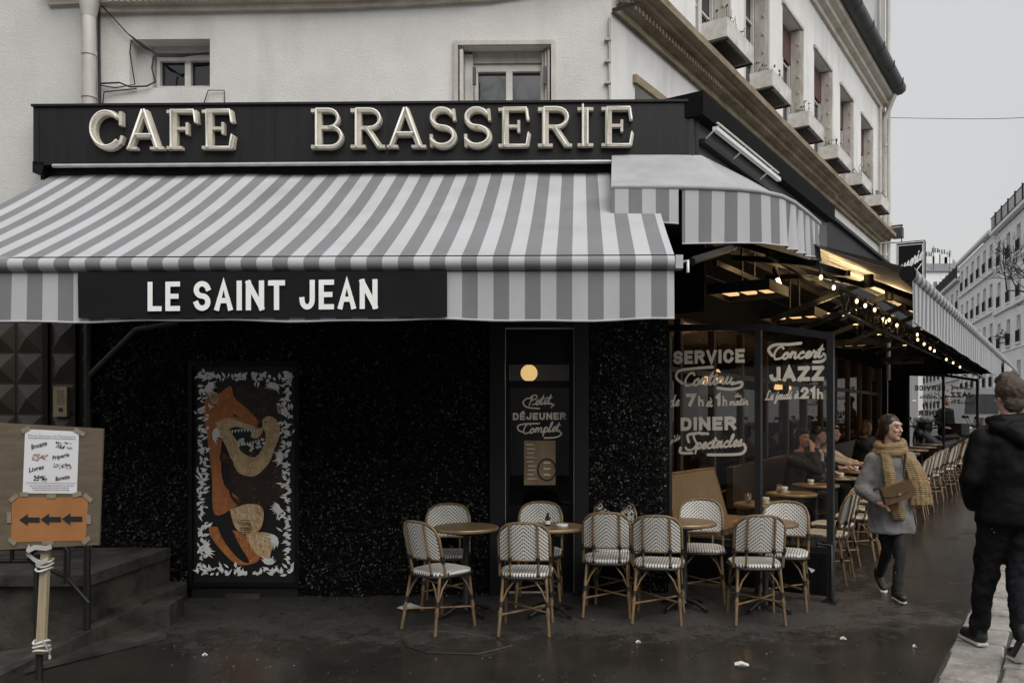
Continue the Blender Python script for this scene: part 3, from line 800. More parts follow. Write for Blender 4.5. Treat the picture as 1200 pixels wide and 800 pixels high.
# side windows: each with folded shutter leaves on the far reveal
SWf = lambda t, d, z: SW(t, d, z)
for i, h in enumerate(SWIN):
    o = casement(BLD, SWf, h, .17, M['window_paint'], M['pane'], 2, (.33, .66))
    if i >= 2:
        m = MB(); m.box(SW(h[0] + .05, -.165, h[3] - .55), EV * (h[1] - h[0] - .1), EN * .02, Z * .5); m.build('blind', M['blind'], o)
    m = MB()
    for k in range(3): m.box(SW(h[1] - .02 - k * .024, -.16 + .01 * k, h[2] + .02), EV * .016, EN * (.19 - .02 * k), Z * (h[3] - h[2] - .05))
    for k in range(6): m.cbox(SW(h[1] - .075, -.02, h[2] + .25 + k * .25), EV * .02, EN * .02, Z * .05)
    m.build('shutter', M['shutter'], o)
    m = MB()
    m.box(SW(h[0] - .05, .002, h[2] - .05), EV * (h[1] - h[0] + .1), EN * .07, Z * .05); m.build('sill', M['cornice_pale'], o)
    m = MB()
    m.box(SW(h[1] + .005, .002, h[2]), EV * .05, EN * .03, Z * (h[3] - h[2])); m.box(SW(h[0] - .05, .002, h[3] + .002), EV * (h[1] - h[0] + .105), EN * .035, Z * .05)
    m.build('frame', M['shutter'], o)
h = LOWW
o = casement(BLD, SWf, h, .17, M['shutter'], M['pane'], 2)
m = MB(); m.box(SW(h[0] - .05, .002, h[3]), EV * (h[1] - h[0] + .1), EN * .04, Z * .08); m.build('frame', M['cornice'], o)
# downpipes at the far end of the side wall
m = MB(); m.tube([SW(12.3, .09, 3.2), SW(12.3, .09, 8.2), SW(12.3, .3, 8.7)], .055, 8)
for z in (4, 5.2, 6.4, 7.6): m.tube([SW(12.3, .09, z), SW(12.3, .09, z + .06)], .068, 8)
m.build('downpipe', M['pipe'], BLD)
m = MB(); m.tube([SW(12.05, .05, 3.2), SW(12.05, .05, 8.4)], .03, 8); m.build('downpipe', M['pipe'], BLD)
# ground floor: pillar at the corner, fascia, glazed side front, soffit, interior
U2 = fu(783)
m = MB()
m.box(FW(.002, -.5, -.3), EU * (U2 - .002), ED * .5, Z * 4.5); m.build('corner_pillar', M['black_matte'], BLD)
m = MB()
m.box(SW(.45, -.1, 2.75), EV * 12.0, EN * .108, Z * .56); m.build('lintel_beam', M['black_matte'], BLD)
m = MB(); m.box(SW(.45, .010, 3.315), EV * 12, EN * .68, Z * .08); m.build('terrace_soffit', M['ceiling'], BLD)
m = MB(); m.box(SW(.44, .0, 2.64), EV * .05, EN * .74, Z * .72); m.build('corner_panel', M['black_matte'], BLD)
m = MB(); t = .62
while t < 12.4:
    m.box(SW(t, -.09, gt(t)), EV * .07, EN * .08, Z * (2.74 - gt(t))); t += .98
m.box(SW(.5, -.08, 2.15), EV * 11.9, EN * .06, Z * .06); m.box(SW(.5, -.085, .0), EV * 11.9, EN * .07, Z * .75)
m.build('shopfront_frame', M['dark_wood'], BLD)
m = MB(); m.face([SW(.5, -.05, .75), SW(12.4, -.05, .75), SW(12.4, -.05, 2.74), SW(.5, -.05, 2.74)]); m.build('shopfront_glass', M['glass_dim'], BLD)
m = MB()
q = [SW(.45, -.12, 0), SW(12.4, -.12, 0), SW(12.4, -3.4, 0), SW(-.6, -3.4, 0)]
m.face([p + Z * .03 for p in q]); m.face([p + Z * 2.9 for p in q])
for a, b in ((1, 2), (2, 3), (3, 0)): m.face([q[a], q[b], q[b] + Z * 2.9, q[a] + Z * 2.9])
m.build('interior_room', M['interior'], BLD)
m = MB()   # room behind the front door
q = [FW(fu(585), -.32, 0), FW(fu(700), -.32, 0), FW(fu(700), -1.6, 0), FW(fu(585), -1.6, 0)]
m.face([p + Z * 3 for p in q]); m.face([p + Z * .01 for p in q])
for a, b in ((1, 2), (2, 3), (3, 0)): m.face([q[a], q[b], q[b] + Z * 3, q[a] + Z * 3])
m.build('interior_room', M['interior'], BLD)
m = MB(); m.tube([FP(103, 372, .1), FP(103, 500, .1)], .035, 8); m.tube([FP(104, 441, .1), FP(160, 386, .1), FP(210, 378, .1)], .030, 8)
for y in (384, 419, 452, 490): m.tube([FP(103, y, .1), FP(103, y + 4, .1)], .043, 8)
m.build('drain_pipe', M['door_wood'], BLD)
m = MB()
for off in (0, .03, .06):
    pts = [FP(122 + off * 60, -6, .05), FP(116, 3, .06), FP(150, 40, .05), FP(168 + off * 80, 56, .03), FP(186, 64 + off * 40, .0), FP(213, 65 + off * 30, -.12), FP(244, 62, -.1)]
    m.tube(pts, .006, 5)
m.tube([FP(117, 98, .04), FP(140, 97, .04), FP(152, 102, .04), FP(172, 101, .03), FP(182, 96, .02), FP(178, 80, .0), FP(180, 66, .0)], .008, 5)
m.tube([FP(117, 100, .04), FP(135, 103, .04), FP(158, 99, .04), FP(152, 60, .03), FP(154, 48, .03)], .006, 5)
m.tube([FP(116, 8, .05), FP(116, 60, .05), FP(117, 125, .05)], .014, 6); m.tube([FP(120, 125, .04), FP(122, 108, .04), FP(160, 104, .03)], .006, 5)
m.tube([FP(238, 124, .03), FP(244, 106, .03), FP(263, 106, .02), FP(263, 121, .02)], .005, 5)
m.build('cable_run', M['wire'], BLD)

# ------------------------------------------------------------------ neighbour on the left
NB = thing('neighbour_building', 'grey rendered neighbour building at the left with a studded brown door', 'building', FW(fu(30), 0, 0))
m = MB(); U0, U1 = fu(-420), fu(104) - .002
m.box(FW(U0, -.5, -.6), EU * (U1 - U0), ED * .56, Z * 10.6); m.build('front_wall', M['wall_left'], NB)
m = MB(); m.tube([FP(104.5, 126, .17), FP(104.5, 8, .17)], .058, 10); m.tube([FP(104.5, 20, .17), FP(104.5, 10, .17), FP(104.5, 4, .17), FP(104.5, -8, .17)], [.06, .078, .085, .085], 10)
for y in (60, 110): m.tube([FP(104.5, y, .17), FP(104.5, y + 5, .17)], .066, 10)
m.build('downpipe', M['pipe'], NB)
m = MB()   # dark cladding beneath the awning, then the door
m.box(FW(U0, .062, -.5), EU * (fu(108) - U0), ED * .03, Z * 3.6); m.build('base_cladding', M['black_paint'], NB)
D = MB(); D.box(FW(fu(-30, .1), .094, .4), EU * (fu(88, .1) - fu(-30, .1)), ED * .03, Z * 2.4)
def stud(m, x0, x1, y0, y1, d):
    q = [FP(x0, y1, d), FP(x1, y1, d), FP(x1, y0, d), FP(x0, y0, d)]
    c = (q[0] + q[1] + q[2] + q[3]) / 4 + ED * .05
    for k in range(4): m.face([q[k], q[(k + 1) % 4], c])
    for k in range(4):
        m.tube([q[k], q[(k + 1) % 4]], .004, 4)
for y in range(378, 560, 36):
    for x0, x1 in ((-28, -11), (-10, 18), (20, 50), (60, 88)): stud(D, x0, x1, y, y + 35, .128)
dr = D.build('door', M['door_wood'], NB)
m = MB(); m.box(FW(fu(52, .13), .125, .4), EU * .05, ED * .035, Z * 2.4); m.build('door_stile', M['black_paint'], dr)
m = MB(); q0, q1 = FP(63, 488, .17), FP(79, 453, .17)
m.box(FW(fu(63, .17), .13, q0.z), EU * (fu(79, .17) - fu(63, .17)), ED * .05, Z * (q1.z - q0.z))
ic = m.build('intercom', M['brass'], NB)
m = MB(); m.cbox(FP(71, 480, .181), EU * .035, ED * .008, Z * .035)
for k in range(6):
    for j in range(3): m.cbox(FP(68 + j * 3, 458 + k * 3, .181), EU * .010, ED * .008, Z * .006)
m.build('buttons', M['iron'], ic)

# ------------------------------------------------------------------ tall neighbour at the far end of the side street front
TB = thing('tall_neighbour_building', 'tall white rendered building whose blank gable rises behind the cafe roof', 'building', SW(12.6, -3, 0))
g0 = SW(12.7, .02, 0); away = V(((1043 - PX) / F, 1, 0)).normalized()
base = [g0, SW(12.7, -8, 0), SW(12.7, -8, 0) + away * 9, g0 + away * 9]
m = MB(); m.prism(base, Z * 16); m.build('wall', M['wall_side'], TB)
ctrb = (base[0] + base[1] + base[2] + base[3]) / 4
m = MB(); m.prism([p + (p - ctrb).normalized() * .08 for p in base], Z * 3.7); m.build('shopfront', M['black_paint'], TB)
m = MB(); m.tube([SW(12.66, .10, 2.5), SW(12.66, .10, 16)], .05, 8); m.tube([SW(12.66, .10, 5.9), SW(12.66, .10, 6.0)], .09, 8)
m.tube([SW(12.66, -.08, 3), SW(12.66, -.08, 16)], .035, 8); m.build('downpipe', M['pipe'], TB)
m = MB(); m.box(SW(12.62, -.1, 5.9), EV * .06, EN * .5, Z * .03); m.tube([SW(12.64, .38, 5.92), SW(12.64, .38, 5.0)], .012, 6); m.cbox(SW(12.64, .30, 5.75), EV * .2, EN * .22, Z * .22); m.build('bracket', M['zinc'], TB)

# ------------------------------------------------------------------ the far side of the street
def far_point(Y): return V((29.25 + .293 * (Y - 52), Y, 0))
FE = V((.293, 1, 0)).normalized(); FN = V((-1, .293, 0)).normalized()      # along, and towards the street
def far_building(name, label, Ya, Yb, ztop, floors, bays, mw, seed, balc_rows, roofrail=False, pots=()):
    A, B = far_point(Ya), far_point(Yb); L = (B - A).length
    root = thing(name, label, 'building', (A + B) / 2)
    fw = lambda u, d, z: A + FE * u + FN * d + Z * z
    holes = []; rr = random.Random(seed)
    fh = 2.95
    z0 = ztop - fh * floors
    for r in range(floors):
        for k in range(bays):
            u = (k + .5) * L / bays
            holes.append((u - .5, u + .5, z0 + r * fh + .55, z0 + r * fh + 2.35))
    m = MB(); wallgrid(m, fw, [0, L], [-2, ztop], holes, .28)
    m.face([fw(0, 0, -2), fw(0, -9, -2), fw(0, -9, ztop), fw(0, 0, ztop)]); m.face([fw(L, 0, -2), fw(L, -9, -2), fw(L, -9, ztop), fw(L, 0, ztop)])
    m.build('wall', mw, root)
    m = MB()
    for r in range(floors + 1):
        z = z0 + r * fh
        if r in balc_rows or r == floors: m.box(fw(0, .002, z + .1), FE * L, FN * (.35 if r == floors else .18), Z * .22)
        else: m.box(fw(0, .002, z + .2), FE * L, FN * .06, Z * .10)
    m.build('string_course', mw, root)
    m = MB()
    m.face([fw(0, .1, ztop + .33), fw(L, .1, ztop + .33), fw(L, -1.5, ztop + 2.0), fw(0, -1.5, ztop + 2.0)])
    m.face([fw(0, -1.5, ztop + 2.0), fw(L, -1.5, ztop + 2.0), fw(L, -9, ztop + 2.1), fw(0, -9, ztop + 2.1)])
    m.build('roof', M['slate'], root)
    m = MB(); m.box(fw(0, .02, -2), FE * L, FN * .25, Z * 4.6); m.build('shopfront', M['coach'], root)
    if roofrail:
        m = MB()
        for k in range(int(L / .16)): m.tube([fw(k * .16, .25, ztop + .3), fw(k * .16, .25, ztop + 1.35)], .014, 4)
        m.tube([fw(0, .25, ztop + 1.35), fw(L, .25, ztop + 1.35)], .035, 5); m.tube([fw(0, .25, ztop + .5), fw(L, .25, ztop + .5)], .03, 5)
        for k in range(int(L / 1.9) + 1): m.tube([fw(k * 1.9, .25, ztop + .3), fw(k * 1.9, .25, ztop + 1.5)], .06, 5)
        m.build('roof_railing', M['iron'], root)
    for h in holes:
        if h[2] < -1: continue
        m = MB(); m.face([fw(h[0], -.2, h[2]), fw(h[1], -.2, h[2]), fw(h[1], -.2, h[3]), fw(h[0], -.2, h[3])])
        wd = m.build('window', M['far_pane'], root)
        m = MB(); 
        for u in (h[0], (h[0] + h[1]) / 2 - .03, h[1] - .06): m.box(fw(u, -.195, h[2]), FE * .06, FN * .04, Z * (h[3] - h[2]))
        m.box(fw(h[0], -.195, h[3] - .06), FE * (h[1] - h[0]), FN * .03, Z * .06); m.build('frame', mw, wd)
        m = MB()
        m.tube([fw(h[0] - .03, .08, h[2] + .78), fw(h[1] + .03, .08, h[2] + .78)], .03, 4); m.tube([fw(h[0] - .03, .08, h[2] + .12), fw(h[1] + .03, .08, h[2] + .12)], .02, 4)
        for k in range(9):
            u = h[0] + (h[1] - h[0]) * k / 8; m.tube([fw(u, .08, h[2] + .05), fw(u, .08, h[2] + .78)], .016, 4)
        m.build('railing', M['iron'], wd)
        m = MB(); m.box(fw(h[0] - .12, .002, h[2] - .12), FE * (h[1] - h[0] + .24), FN * .14, Z * .11); m.build('sill', mw, wd)
    for (k, r) in pots:
        u = (k + .5) * L / bays; c = fw(u, .25, z0 + r * fh + 1.1); m = MB()
        for q in range(90):
            d = V((rr.gauss(0, 1), rr.gauss(0, 1), rr.gauss(0, .8))); d = d.normalized() * rr.random() ** .4
            p = c + V((d.x * .6, d.y * .5, d.z * .55)); s = .14
            e1 = V((rr.gauss(0, 1), rr.gauss(0, 1), rr.gauss(0, 1))).normalized(); e2 = e1.orthogonal().normalized()
            m.face([p - e1 * s, p + e2 * s * .5, p + e1 * s, p - e2 * s * .5])
        tag(m.build('balcony_plant', M['leaf_pot']), ['bushy potted plant on a lower window railing of the pale apartment house', 'bushy potted plant on an upper window railing of the pale apartment house'][r > 2], 'plant')
    return root
far_building('apartment_house', 'pale stone apartment house nearest on the right with a dark roof railing', 44, 60, 14.9, 5, 6, M['stone_pale'], 1, (3,), True, pots=((4, 2), (4, 4)))
far_building('apartment_house', 'pale apartment house in the middle of the far street row', 60, 73.4, 15.2, 5, 6, M['stone_pale'], 2, (1, 3, 4))
far_building('apartment_house', 'greyer apartment house farthest along the far street row with long balconies', 73.4, 96, 13.9, 5, 9, M['stone_pale2'], 3, (2, 4), True)
# building that closes the view, with its chimneys
YC = 112
CB = thing('chimney_house', 'distant pale house with a row of chimney pots closing the street', 'building', P(1097, 490, YC))
a, b = P(1076, 490, YC), P(1126, 490, YC); zt = P(1100, 318, YC).z
m = MB(); m.box(V((a.x, a.y, -2)), V((b.x - a.x, 0, 0)), V((0, 8, 0)), Z * (zt + 2)); m.build('wall', M['stone_pale2'], CB)
m = MB(); m.prism([V((a.x, a.y - .3, zt)), V((b.x, a.y - .3, zt)), V((b.x, a.y + 2, zt + 2)), V((a.x, a.y + 2, zt + 2))], V((0, .4, 0))); m.build('roof', M['slate'], CB)
for px, hh in ((1090, 2.3), (1097, 2.8), (1105, 2.6), (1111, 2.2)):
    p = P(px, 318, YC + 1.2); m = MB(); m.box(V((p.x - .5, p.y, zt)), V((1.1, 0, 0)), V((0, .8, 0)), Z * hh)
    ch = m.build('chimney', M['stone_pale2'], CB)
    m = MB()
    for k in range(3): m.lathe((p.x - .3 + k * .35, p.y + .4, zt + hh), [(.12, 0), (.10, .7)], 6)
    m.build('chimney_pots', M['slate'], ch)
m = MB()
for px, y0, y1 in ((1094, 318, 288), (1113, 318, 292)): m.tube([P(px, y0, YC), P(px, y1, YC)], .04, 4); m.tube([P(px - 3, y1 + 3, YC), P(px + 3, y1 + 3, YC)], .03, 4); m.tube([P(px - 2, y1 + 6, YC), P(px + 2, y1 + 6, YC)], .03, 4)
m.build('aerial', M['iron'], CB)
for r in range(4):
    for k in range(5):
        m = MB(); p = V((a.x + 1 + k * 1.1, a.y - .02, zt - 3 - r * 3)); m.box(p, V((.5, 0, 0)), V((0, -.03, 0)), Z * 1.6); m.build('window', M['far_pane'], CB)

# ------------------------------------------------------------------ the house across the street, behind the camera, which the panes mirror
OB = thing('opposite_house', 'pale stone house across the street mirrored in the cafe glass', 'building', V((-4, -13, 0)))
m = MB(); hl = []
for r in range(3):
    for k in range(14): hl.append((-32 + k * 4.0, -30.8 + k * 4.0, 1 + r * 3.1, 2.9 + r * 3.1))
fo = lambda u, d, z: V((u, -13 + d, z))
wallgrid(m, fo, [-36, 26], [-.3, 10.8], hl, .3)
m.face([V((-36, -13, 10.8)), V((26, -13, 10.8)), V((26, -19, 12.3)), V((-36, -19, 12.3))]); m.build('wall', M['stone_pale2'], OB)
m = MB()
for h in hl: m.face([fo(h[0], -.25, h[2]), fo(h[1], -.25, h[2]), fo(h[1], -.25, h[3]), fo(h[0], -.25, h[3])])
m.build('window_panes', M['pane'], OB)
# ================================================================== SIGNS AND AWNINGS
# ---- black sign box with the slab-serif letters
SLAB = {
 'A': [([(.10, .04), (.50, .98)], .10), ([(.50, .98), (.88, .04)], .19), ([(.26, .33), (.72, .33)], .08), ([(-.02, .04), (.28, .04)], .08), ([(.66, .04), (1.06, .04)], .08)],
 'C': [(arc(.52, .5, .44, .44, 42, 318, 22), .16), ([(.90, .97), (.90, .62)], .10), ([(.88, .16), (.95, .36)], .09)],
 'F': [([(.24, .04), (.24, .96)], .20), ([(.02, .955), (.92, .955)], .09), ([(.92, .98), (.97, .66)], .10), ([(.24, .53), (.66, .53)], .09), ([(.66, .68), (.66, .38)], .08), ([(.02, .045), (.50, .045)], .09)],
 'E': [([(.24, .04), (.24, .96)], .20), ([(.02, .955), (.92, .955)], .09), ([(.90, .98), (.95, .68)], .10), ([(.24, .53), (.66, .53)], .09), ([(.66, .68), (.66, .38)], .08), ([(.02, .045), (.94, .045)], .09), ([(.93, .03), (.99, .34)], .10)],
 'B': [([(.24, .04), (.24, .96)], .20), ([(.02, .955), (.55, .955)] + arc(.58, .745, .26, .21, 90, -90, 8) + [(.24, .53)], .10), ([(.24, .53), (.60, .53)] + arc(.62, .29, .32, .245, 80, -90, 9) + [(.02, .045)], .11)],
 'R': [([(.24, .04), (.24, .96)], .20), ([(.02, .955), (.58, .955)] + arc(.60, .735, .28, .22, 90, -90, 8) + [(.24, .515)], .11), ([(.52, .50), (.88, .05)], .18), ([(.02, .045), (.46, .045)], .09), ([(.80, .045), (1.04, .045)], .09)],
 'S': [(arc(.5, .735, .36, .225, 20, 270, 14) + arc(.5, .275, .40, .235, 90, -155, 14)[1:], .15), ([(.86, .98), (.90, .68)], .09), ([(.10, .34), (.12, .02)], .09)],
 'I': [([(.5, .04), (.5, .96)], .34), ([(.04, .955), (.96, .955)], .09), ([(.04, .045), (.96, .045)], .09)],
}
SD = .27
SG = thing('cafe_sign', 'long black sign board reading CAFE BRASSERIE in cream neon letters', 'sign', FP(430, 190, SD))
zb, zt_ = fz(430, 191, SD), fz(430, 122.5, SD)
uL, uR = fu(39, SD), fu(819, SD)
m = MB(); m.box(FW(uL, .03, zb), EU * (uR - uL), ED * (SD - .03), Z * (zt_ - zb))
m.box(FW(uL - .01, .03, zt_), EU * (uR - uL + .02), ED * (SD - .01), Z * .02)
m.box(FW(uL, .05, zb - .1), EU * (uR - uL), ED * .12, Z * .098)
for px in (45, 322, 455, 815): m.box(FW(fu(px, SD), SD + .001, zb), EU * .008, ED * .003, Z * (zt_ - zb))
m.build('sign_board', M['sign_black'], SG)
m = MB(); m.tube([FP(62, 194.5, SD + .02), FP(717, 189.5, SD + .02)], .018, 8); m.build('light_rail', M['alu'], SG)
m = MB(); m.prism([FP(38, 189, SD), FP(52, 190, SD), FP(48, 205, SD), FP(38, 202, SD)], -ED * .2); m.build('end_bracket', M['black_paint'], SG)
LET = [('C', 110, 149), ('A', 153, 193), ('F', 198, 235), ('E', 239, 277), ('B', 366, 404), ('R', 412, 451), ('A', 456, 498), ('S', 503, 537), ('S', 543, 578), ('E', 584, 621), ('R', 630, 669), ('I', 676, 696), ('E', 704, 741)]
for ch, x0, x1 in LET:
    yb = 178 - 4.2 * (x0 - 110) / 630; A = FP(x0, yb, SD + .002); B = FP(x1, yb, SD + .002)
    hgt = 46 / F * A.y
    W = (B - A).length
    fr, _, _ = frame(A, B, hgt, nrm=ED)
    m = MB()
    for s_, wd in SLAB[ch]:
        ribbon(m, [(p[0] * W, p[1] * hgt) for p in s_], .88 * wd * (W if ch == 'I' and wd > .2 else hgt * .95), fr, .055, 'flat', 0, .055)
    lo = m.build('letter', M['cream_letter'], SG)
    m = MB()
    path = SLAB[ch][0][0]
    sets = {'A': [[(.08, .03), (.47, .99), (.53, .99), (.90, .03)], [(.27, .36), (.72, .36)]], 'E': [[(.96, .66), (.90, .97), (.20, .97), (.20, .03), (.90, .03), (.97, .34)]],
            'F': [[(.96, .66), (.90, .97), (.20, .97), (.20, .03)]], 'B': [[(.2, .03), (.2, .97)], [(.2, .97)] + arc(.58, .745, .30, .225, 90, -90, 8) + arc(.62, .29, .36, .255, 80, -90, 9) + [(.2, .03)]],
            'R': [[(.2, .03), (.2, .97)], [(.2, .97)] + arc(.60, .735, .32, .235, 90, -90, 8) + [(.5, .5), (.86, .04)]], 'I': [[(.35, .0), (.35, 1.04)], [(.62, .05), (.62, .95)]]}.get(ch, [[(p[0] - .03, p[1] + .02) for p in path]])
    for s_ in sets:
        m.tube([fr(p[0] * W, p[1] * hgt, .082) for p in s_], .0095, 6)
        for p in (s_[0], s_[len(s_) // 2], s_[-1]): m.tube([fr(p[0] * W, p[1] * hgt, .05), fr(p[0] * W, p[1] * hgt, .085)], .008, 5)
    m.build('neon_tube', M['neon'], lo)

# ---- side fascia: grey panel under a black cap, with a strip light
SF = thing('side_fascia', 'dark grey fascia with a black cap running along the side street front', 'sign', SW(2.4, .7, 3.5))
m = MB(); m.box(SW(.12, .05, 3.4), EV * 4.6, EN * .72, Z * .92); m.build('fascia_panel', M['sign_side'], SF)
m = MB(); m.box(SW(.10, .05, 4.33), EV * 4.65, EN * .82, Z * .21); m.build('fascia_cap', M['black_matte'], SF)
LB = thing('strip_light', 'white strip light on arms along the grey side fascia', 'lamp', SW(1.1, .95, 4.15))
m = MB(); m.box(SW(.22, .91, 4.21), EV * 1.85, EN * .045, Z * .035); m.build('lamp_cover', M['fluo'], LB)
m = MB(); m.tube([SW(.24, .95, 4.28), SW(2.0, .95, 4.28)], .010, 6)
for t in (.3, 1.0, 1.8): m.tube([SW(t, .785, 4.16), SW(t, .95, 4.28)], .008, 6)
m.build('tube', M['fluo'], LB)
m = MB(); m.box(SW(.22, .78, 4.12), EV * 1.9, EN * .06, Z * .04); m.build('bracket_rail', M['iron'], LB)
m = MB(); m.box(SW(4.85, .05, 3.41), EV * 7.5, EN * .6, Z * 1.09); m.box(SW(4.80, .05, 4.505), EV * 7.6, EN * .66, Z * .05)
tag(m.build('side_sign_board', M['black_paint']), 'plain black sign board farther along the side street front under the string course', 'sign')

# ---- the striped front awning
ST = .2135
def stripes_rows(rowfun, u0, u1, phase, ns=6):
    """columns at the stripe edges"""
    us = [u0]; k = math.ceil((u0 - phase) / (ST / 2) + 1e-6)
    while phase + k * ST / 2 < u1 - 1e-6: us.append(phase + k * ST / 2); k += 1
    us.append(u1)
    rows = [[rowfun(u, j / ns) for u in us] for j in range(ns + 1)]
    kinds = [int(math.floor(((us[i] + us[i + 1]) / 2 - phase) / (ST / 2))) % 2 for i in range(len(us) - 1)]
    return rows, kinds
AT_D, AT_Z = .16, 3.885
dB = lambda: C0.y - 5.54
AB_D, AB_Z = 2.06, 2.70
uAL, uAR = -5.15, fu(790, AB_D)
PH = fu(789, AB_D) - ST * .20
AW = thing('front_awning', 'grey and white striped awning with a black name panel over the front pavement', 'awning', FW((uAL + uAR) / 2, 0, 2.31))
def canopy(u, s):
    sag = -.035 * math.sin(math.pi * s)
    return FW(u, AT_D + (AB_D - AT_D) * s, AT_Z + (AB_Z + .056 - AT_Z) * s + sag + .007 * (1 - s) * math.sin(u * 5.1 + s * 3) + .02 * math.sin(u * 1.7 + 1) * s * (1 - s) - .008 * math.sin(math.pi * s) * abs(math.sin(u * 2.05)))
rows, kinds = stripes_rows(canopy, uAL, uAR, PH, 8)
m = MB(); m.grid(rows, mfun=lambda a, b: kinds[b])
m.build('canopy', [M['fab_light'], M['fab_dark']], AW)
def roll(u, s):
    a = R(100 - 250 * s); return FW(u, AB_D + .052 * math.cos(a), AB_Z + .048 * math.sin(a))
rows, kinds = stripes_rows(roll, uAL, uAR, PH, 8)
m = MB(); m.grid(rows, mfun=lambda a, b: kinds[b])
m.build('front_bar', [M['fab_light'], M['fab_dark']], AW)
vT, vB = AB_Z - .052, 2.315
def val(u, s): return FW(u, AB_D - .0 + .012 * math.sin(u * 2.3) * s + .01 * s, vT + (vB - vT + .007 * math.sin(u * 3.7) + .004 * math.sin(u * 9)) * s)
rows, kinds = stripes_rows(val, uAL, uAR, PH, 6)
m = MB(); m.grid(rows, mfun=lambda a, b: kinds[b])
m.tube([val(uAL + (uAR - uAL) * k / 40, 1.0) for k in range(41)], .008, 5)
va = m.build('valance', [M['fab_light'], M['fab_dark']], AW)
m = MB()
dpan = AB_D + .03
pl, pr = fu(91, dpan), fu(524, dpan); z1, z0 = fz(300, 318, dpan), fz(300, 372, dpan)
m.grid([[FW(pl + (pr - pl) * k / 24, dpan + .010 * math.sin((pl + (pr - pl) * k / 24) * 2.3) * j, z1 + (z0 - z1) * j) for k in range(25)] for j in (0, 1)])
m.build('name_panel', M['fab_black'], va)
dl = dpan + .014
for wd, x0, x1 in (('LE', 173, 211), ('SAINT', 227, 334), ('JEAN', 351, 442.5)):
    m = MB(); write_block(m, wd, FP(x0, 366.5 - (x0 - 173) * .011, dl), FP(x1, 366.5 - (x1 - 173) * .011, dl), 38.5 / F * 5.5, .25, .19, nrm=ED); m.build('lettering', M['white_letter'], va)
m = MB(); m.cbox(FW(uAR + .03, AB_D, AB_Z), EU * .05, ED * .09, Z * .09); m.tube([FW(uAR + .05, AB_D, AB_Z), FW(uAR + .09, AB_D + .02, AB_Z + .01), FW(uAR + .09, AB_D + .02, AB_Z - .07)], .012, 6); m.build('bar_end_cap', M['alu'], AW)
for u in (-4.4, -2.6, -.8, .45):
    m = MB(); m.tube([FW(u, .2, 3.1), FW(u + .5, 1.0, 3.02), FW(u + .02, 2.0, 2.72)], .03, 6); m.build('folding_arm', M['black_paint'], AW)

# ---- corner awning: grey hood bending round the corner with its striped valance
CA = thing('corner_awning', 'small grey hooded awning with striped valance wrapping the building corner', 'awning', FW(.6, .6, 2.9))
ZE = 3.47
edge = [(716, 219), (740, 219), (765, 219.2), (790, 219.5), (825, 220), (865, 222), (890, 224.5), (915, 230), (930, 237.5), (945, 249), (960, 262)]
E_ = [P(x, y, (ZE - H) * F / (PY - y)) for x, y in edge]
top = [(717, 182), (740, 181.5), (765, 181.5), (790, 181.5), (822, 182), (838, 190), (856, 199), (876, 209), (894, 219), (915, 231), (944, 250)]
T_ = []
for i, (x, y) in enumerate(top):
    if i <= 4: T_.append(FP(x, y, SD + .012))
    else: T_.append(SP(x, y, .80))
rows = [[T_[i].lerp(E_[i], s) + Z * (-.02 * math.sin(math.pi * s)) for i in range(len(E_))] for s in (0, .25, .5, .75, 1)]
m = MB(); m.grid(rows); m.build('hood', M['fab_hood'], CA)
m = MB(); m.tube(E_, .022, 8); m.build('hem', M['fab_hood'], CA)
# curved valance: from px 799 to the end
def along(pts):
    L = [0]
    for a, b in zip(pts, pts[1:]): L.append(L[-1] + (b - a).length)
    return L
EL = along(E_)
def eat(s):
    s = max(0, min(EL[-1], s))
    for k in range(len(EL) - 1):
        if s <= EL[k + 1] + 1e-9:
            f = (s - EL[k]) / (EL[k + 1] - EL[k]); return E_[k].lerp(E_[k + 1], f)
def strip_val(s0, s1, h0, h1, off, phase, ns=5):
    us = [s0]; k = math.ceil((s0 - phase) / (ST / 2) + 1e-6)
    while phase + k * ST / 2 < s1 - 1e-6: us.append(phase + k * ST / 2); k += 1
    us.append(s1)
    fine = []; kind = []
    for a, b in zip(us, us[1:]):
        for q in range(8): fine.append(a + (b - a) * q / 8); kind.append(int(math.floor(((a + b) / 2 - phase) / (ST / 2))) % 2)
    fine.append(s1)
    rows = []
    for j in range(ns + 1):
        f = j / ns; row = []
        for s in fine:
            p = eat(s); h = h0 + (h1 - h0) * (s - s0) / (s1 - s0)
            d = eat(min(s + .02, EL[-1])) - eat(max(s - .02, 0)); nn = V((d.y, -d.x, 0)).normalized()
            amp = .0 if s < EL[7] else .030
            row.append(p + nn * (off + amp * math.sin(s * 26) * f + .012 * math.sin(s * 6) * f) - Z * h * f)
        rows.append(row)
    m = MB(); m.grid(rows, mfun=lambda a, b: kind[b])
    m.tube(rows[-1], .007, 5)
    return m
s799 = (P(799, 220, (ZE - H) * F / 270) - E_[0]).length
for i, (a, b) in enumerate((((.35, 1.0, 3.25), (.9, 1.9, 2.95)), ((.9, .85, 3.2), (.55, 1.75, 3.0)), ((1.3, .9, 3.25), (1.7, 1.9, 2.95)), ((1.9, .85, 3.15), (1.5, 1.8, 3.05)), ((.3, .9, 3.05), (2.3, .95, 3.02)), ((.4, 1.35, 3.1), (2.3, 1.4, 3.05)))):
    m = MB(); a, b = SW(*a), SW(*b); d = (b - a).normalized(); sd = d.cross(Z).normalized(); m.cbox((a + b) / 2, d * (b - a).length, sd * .04, sd.cross(d) * .05); m.build('strut', M['black_paint'], CA)
m = MB(); rw_ = [[T_[i].lerp(E_[i], s) - Z * (.05 + .02 * s) for i in range(3, len(E_))] for s in (.05, .95)]; m.grid(rw_); m.build('hood_shade_sheet', M['black_matte'], CA)  # added black sheet that keeps lamplight off the hood and darkens its underside
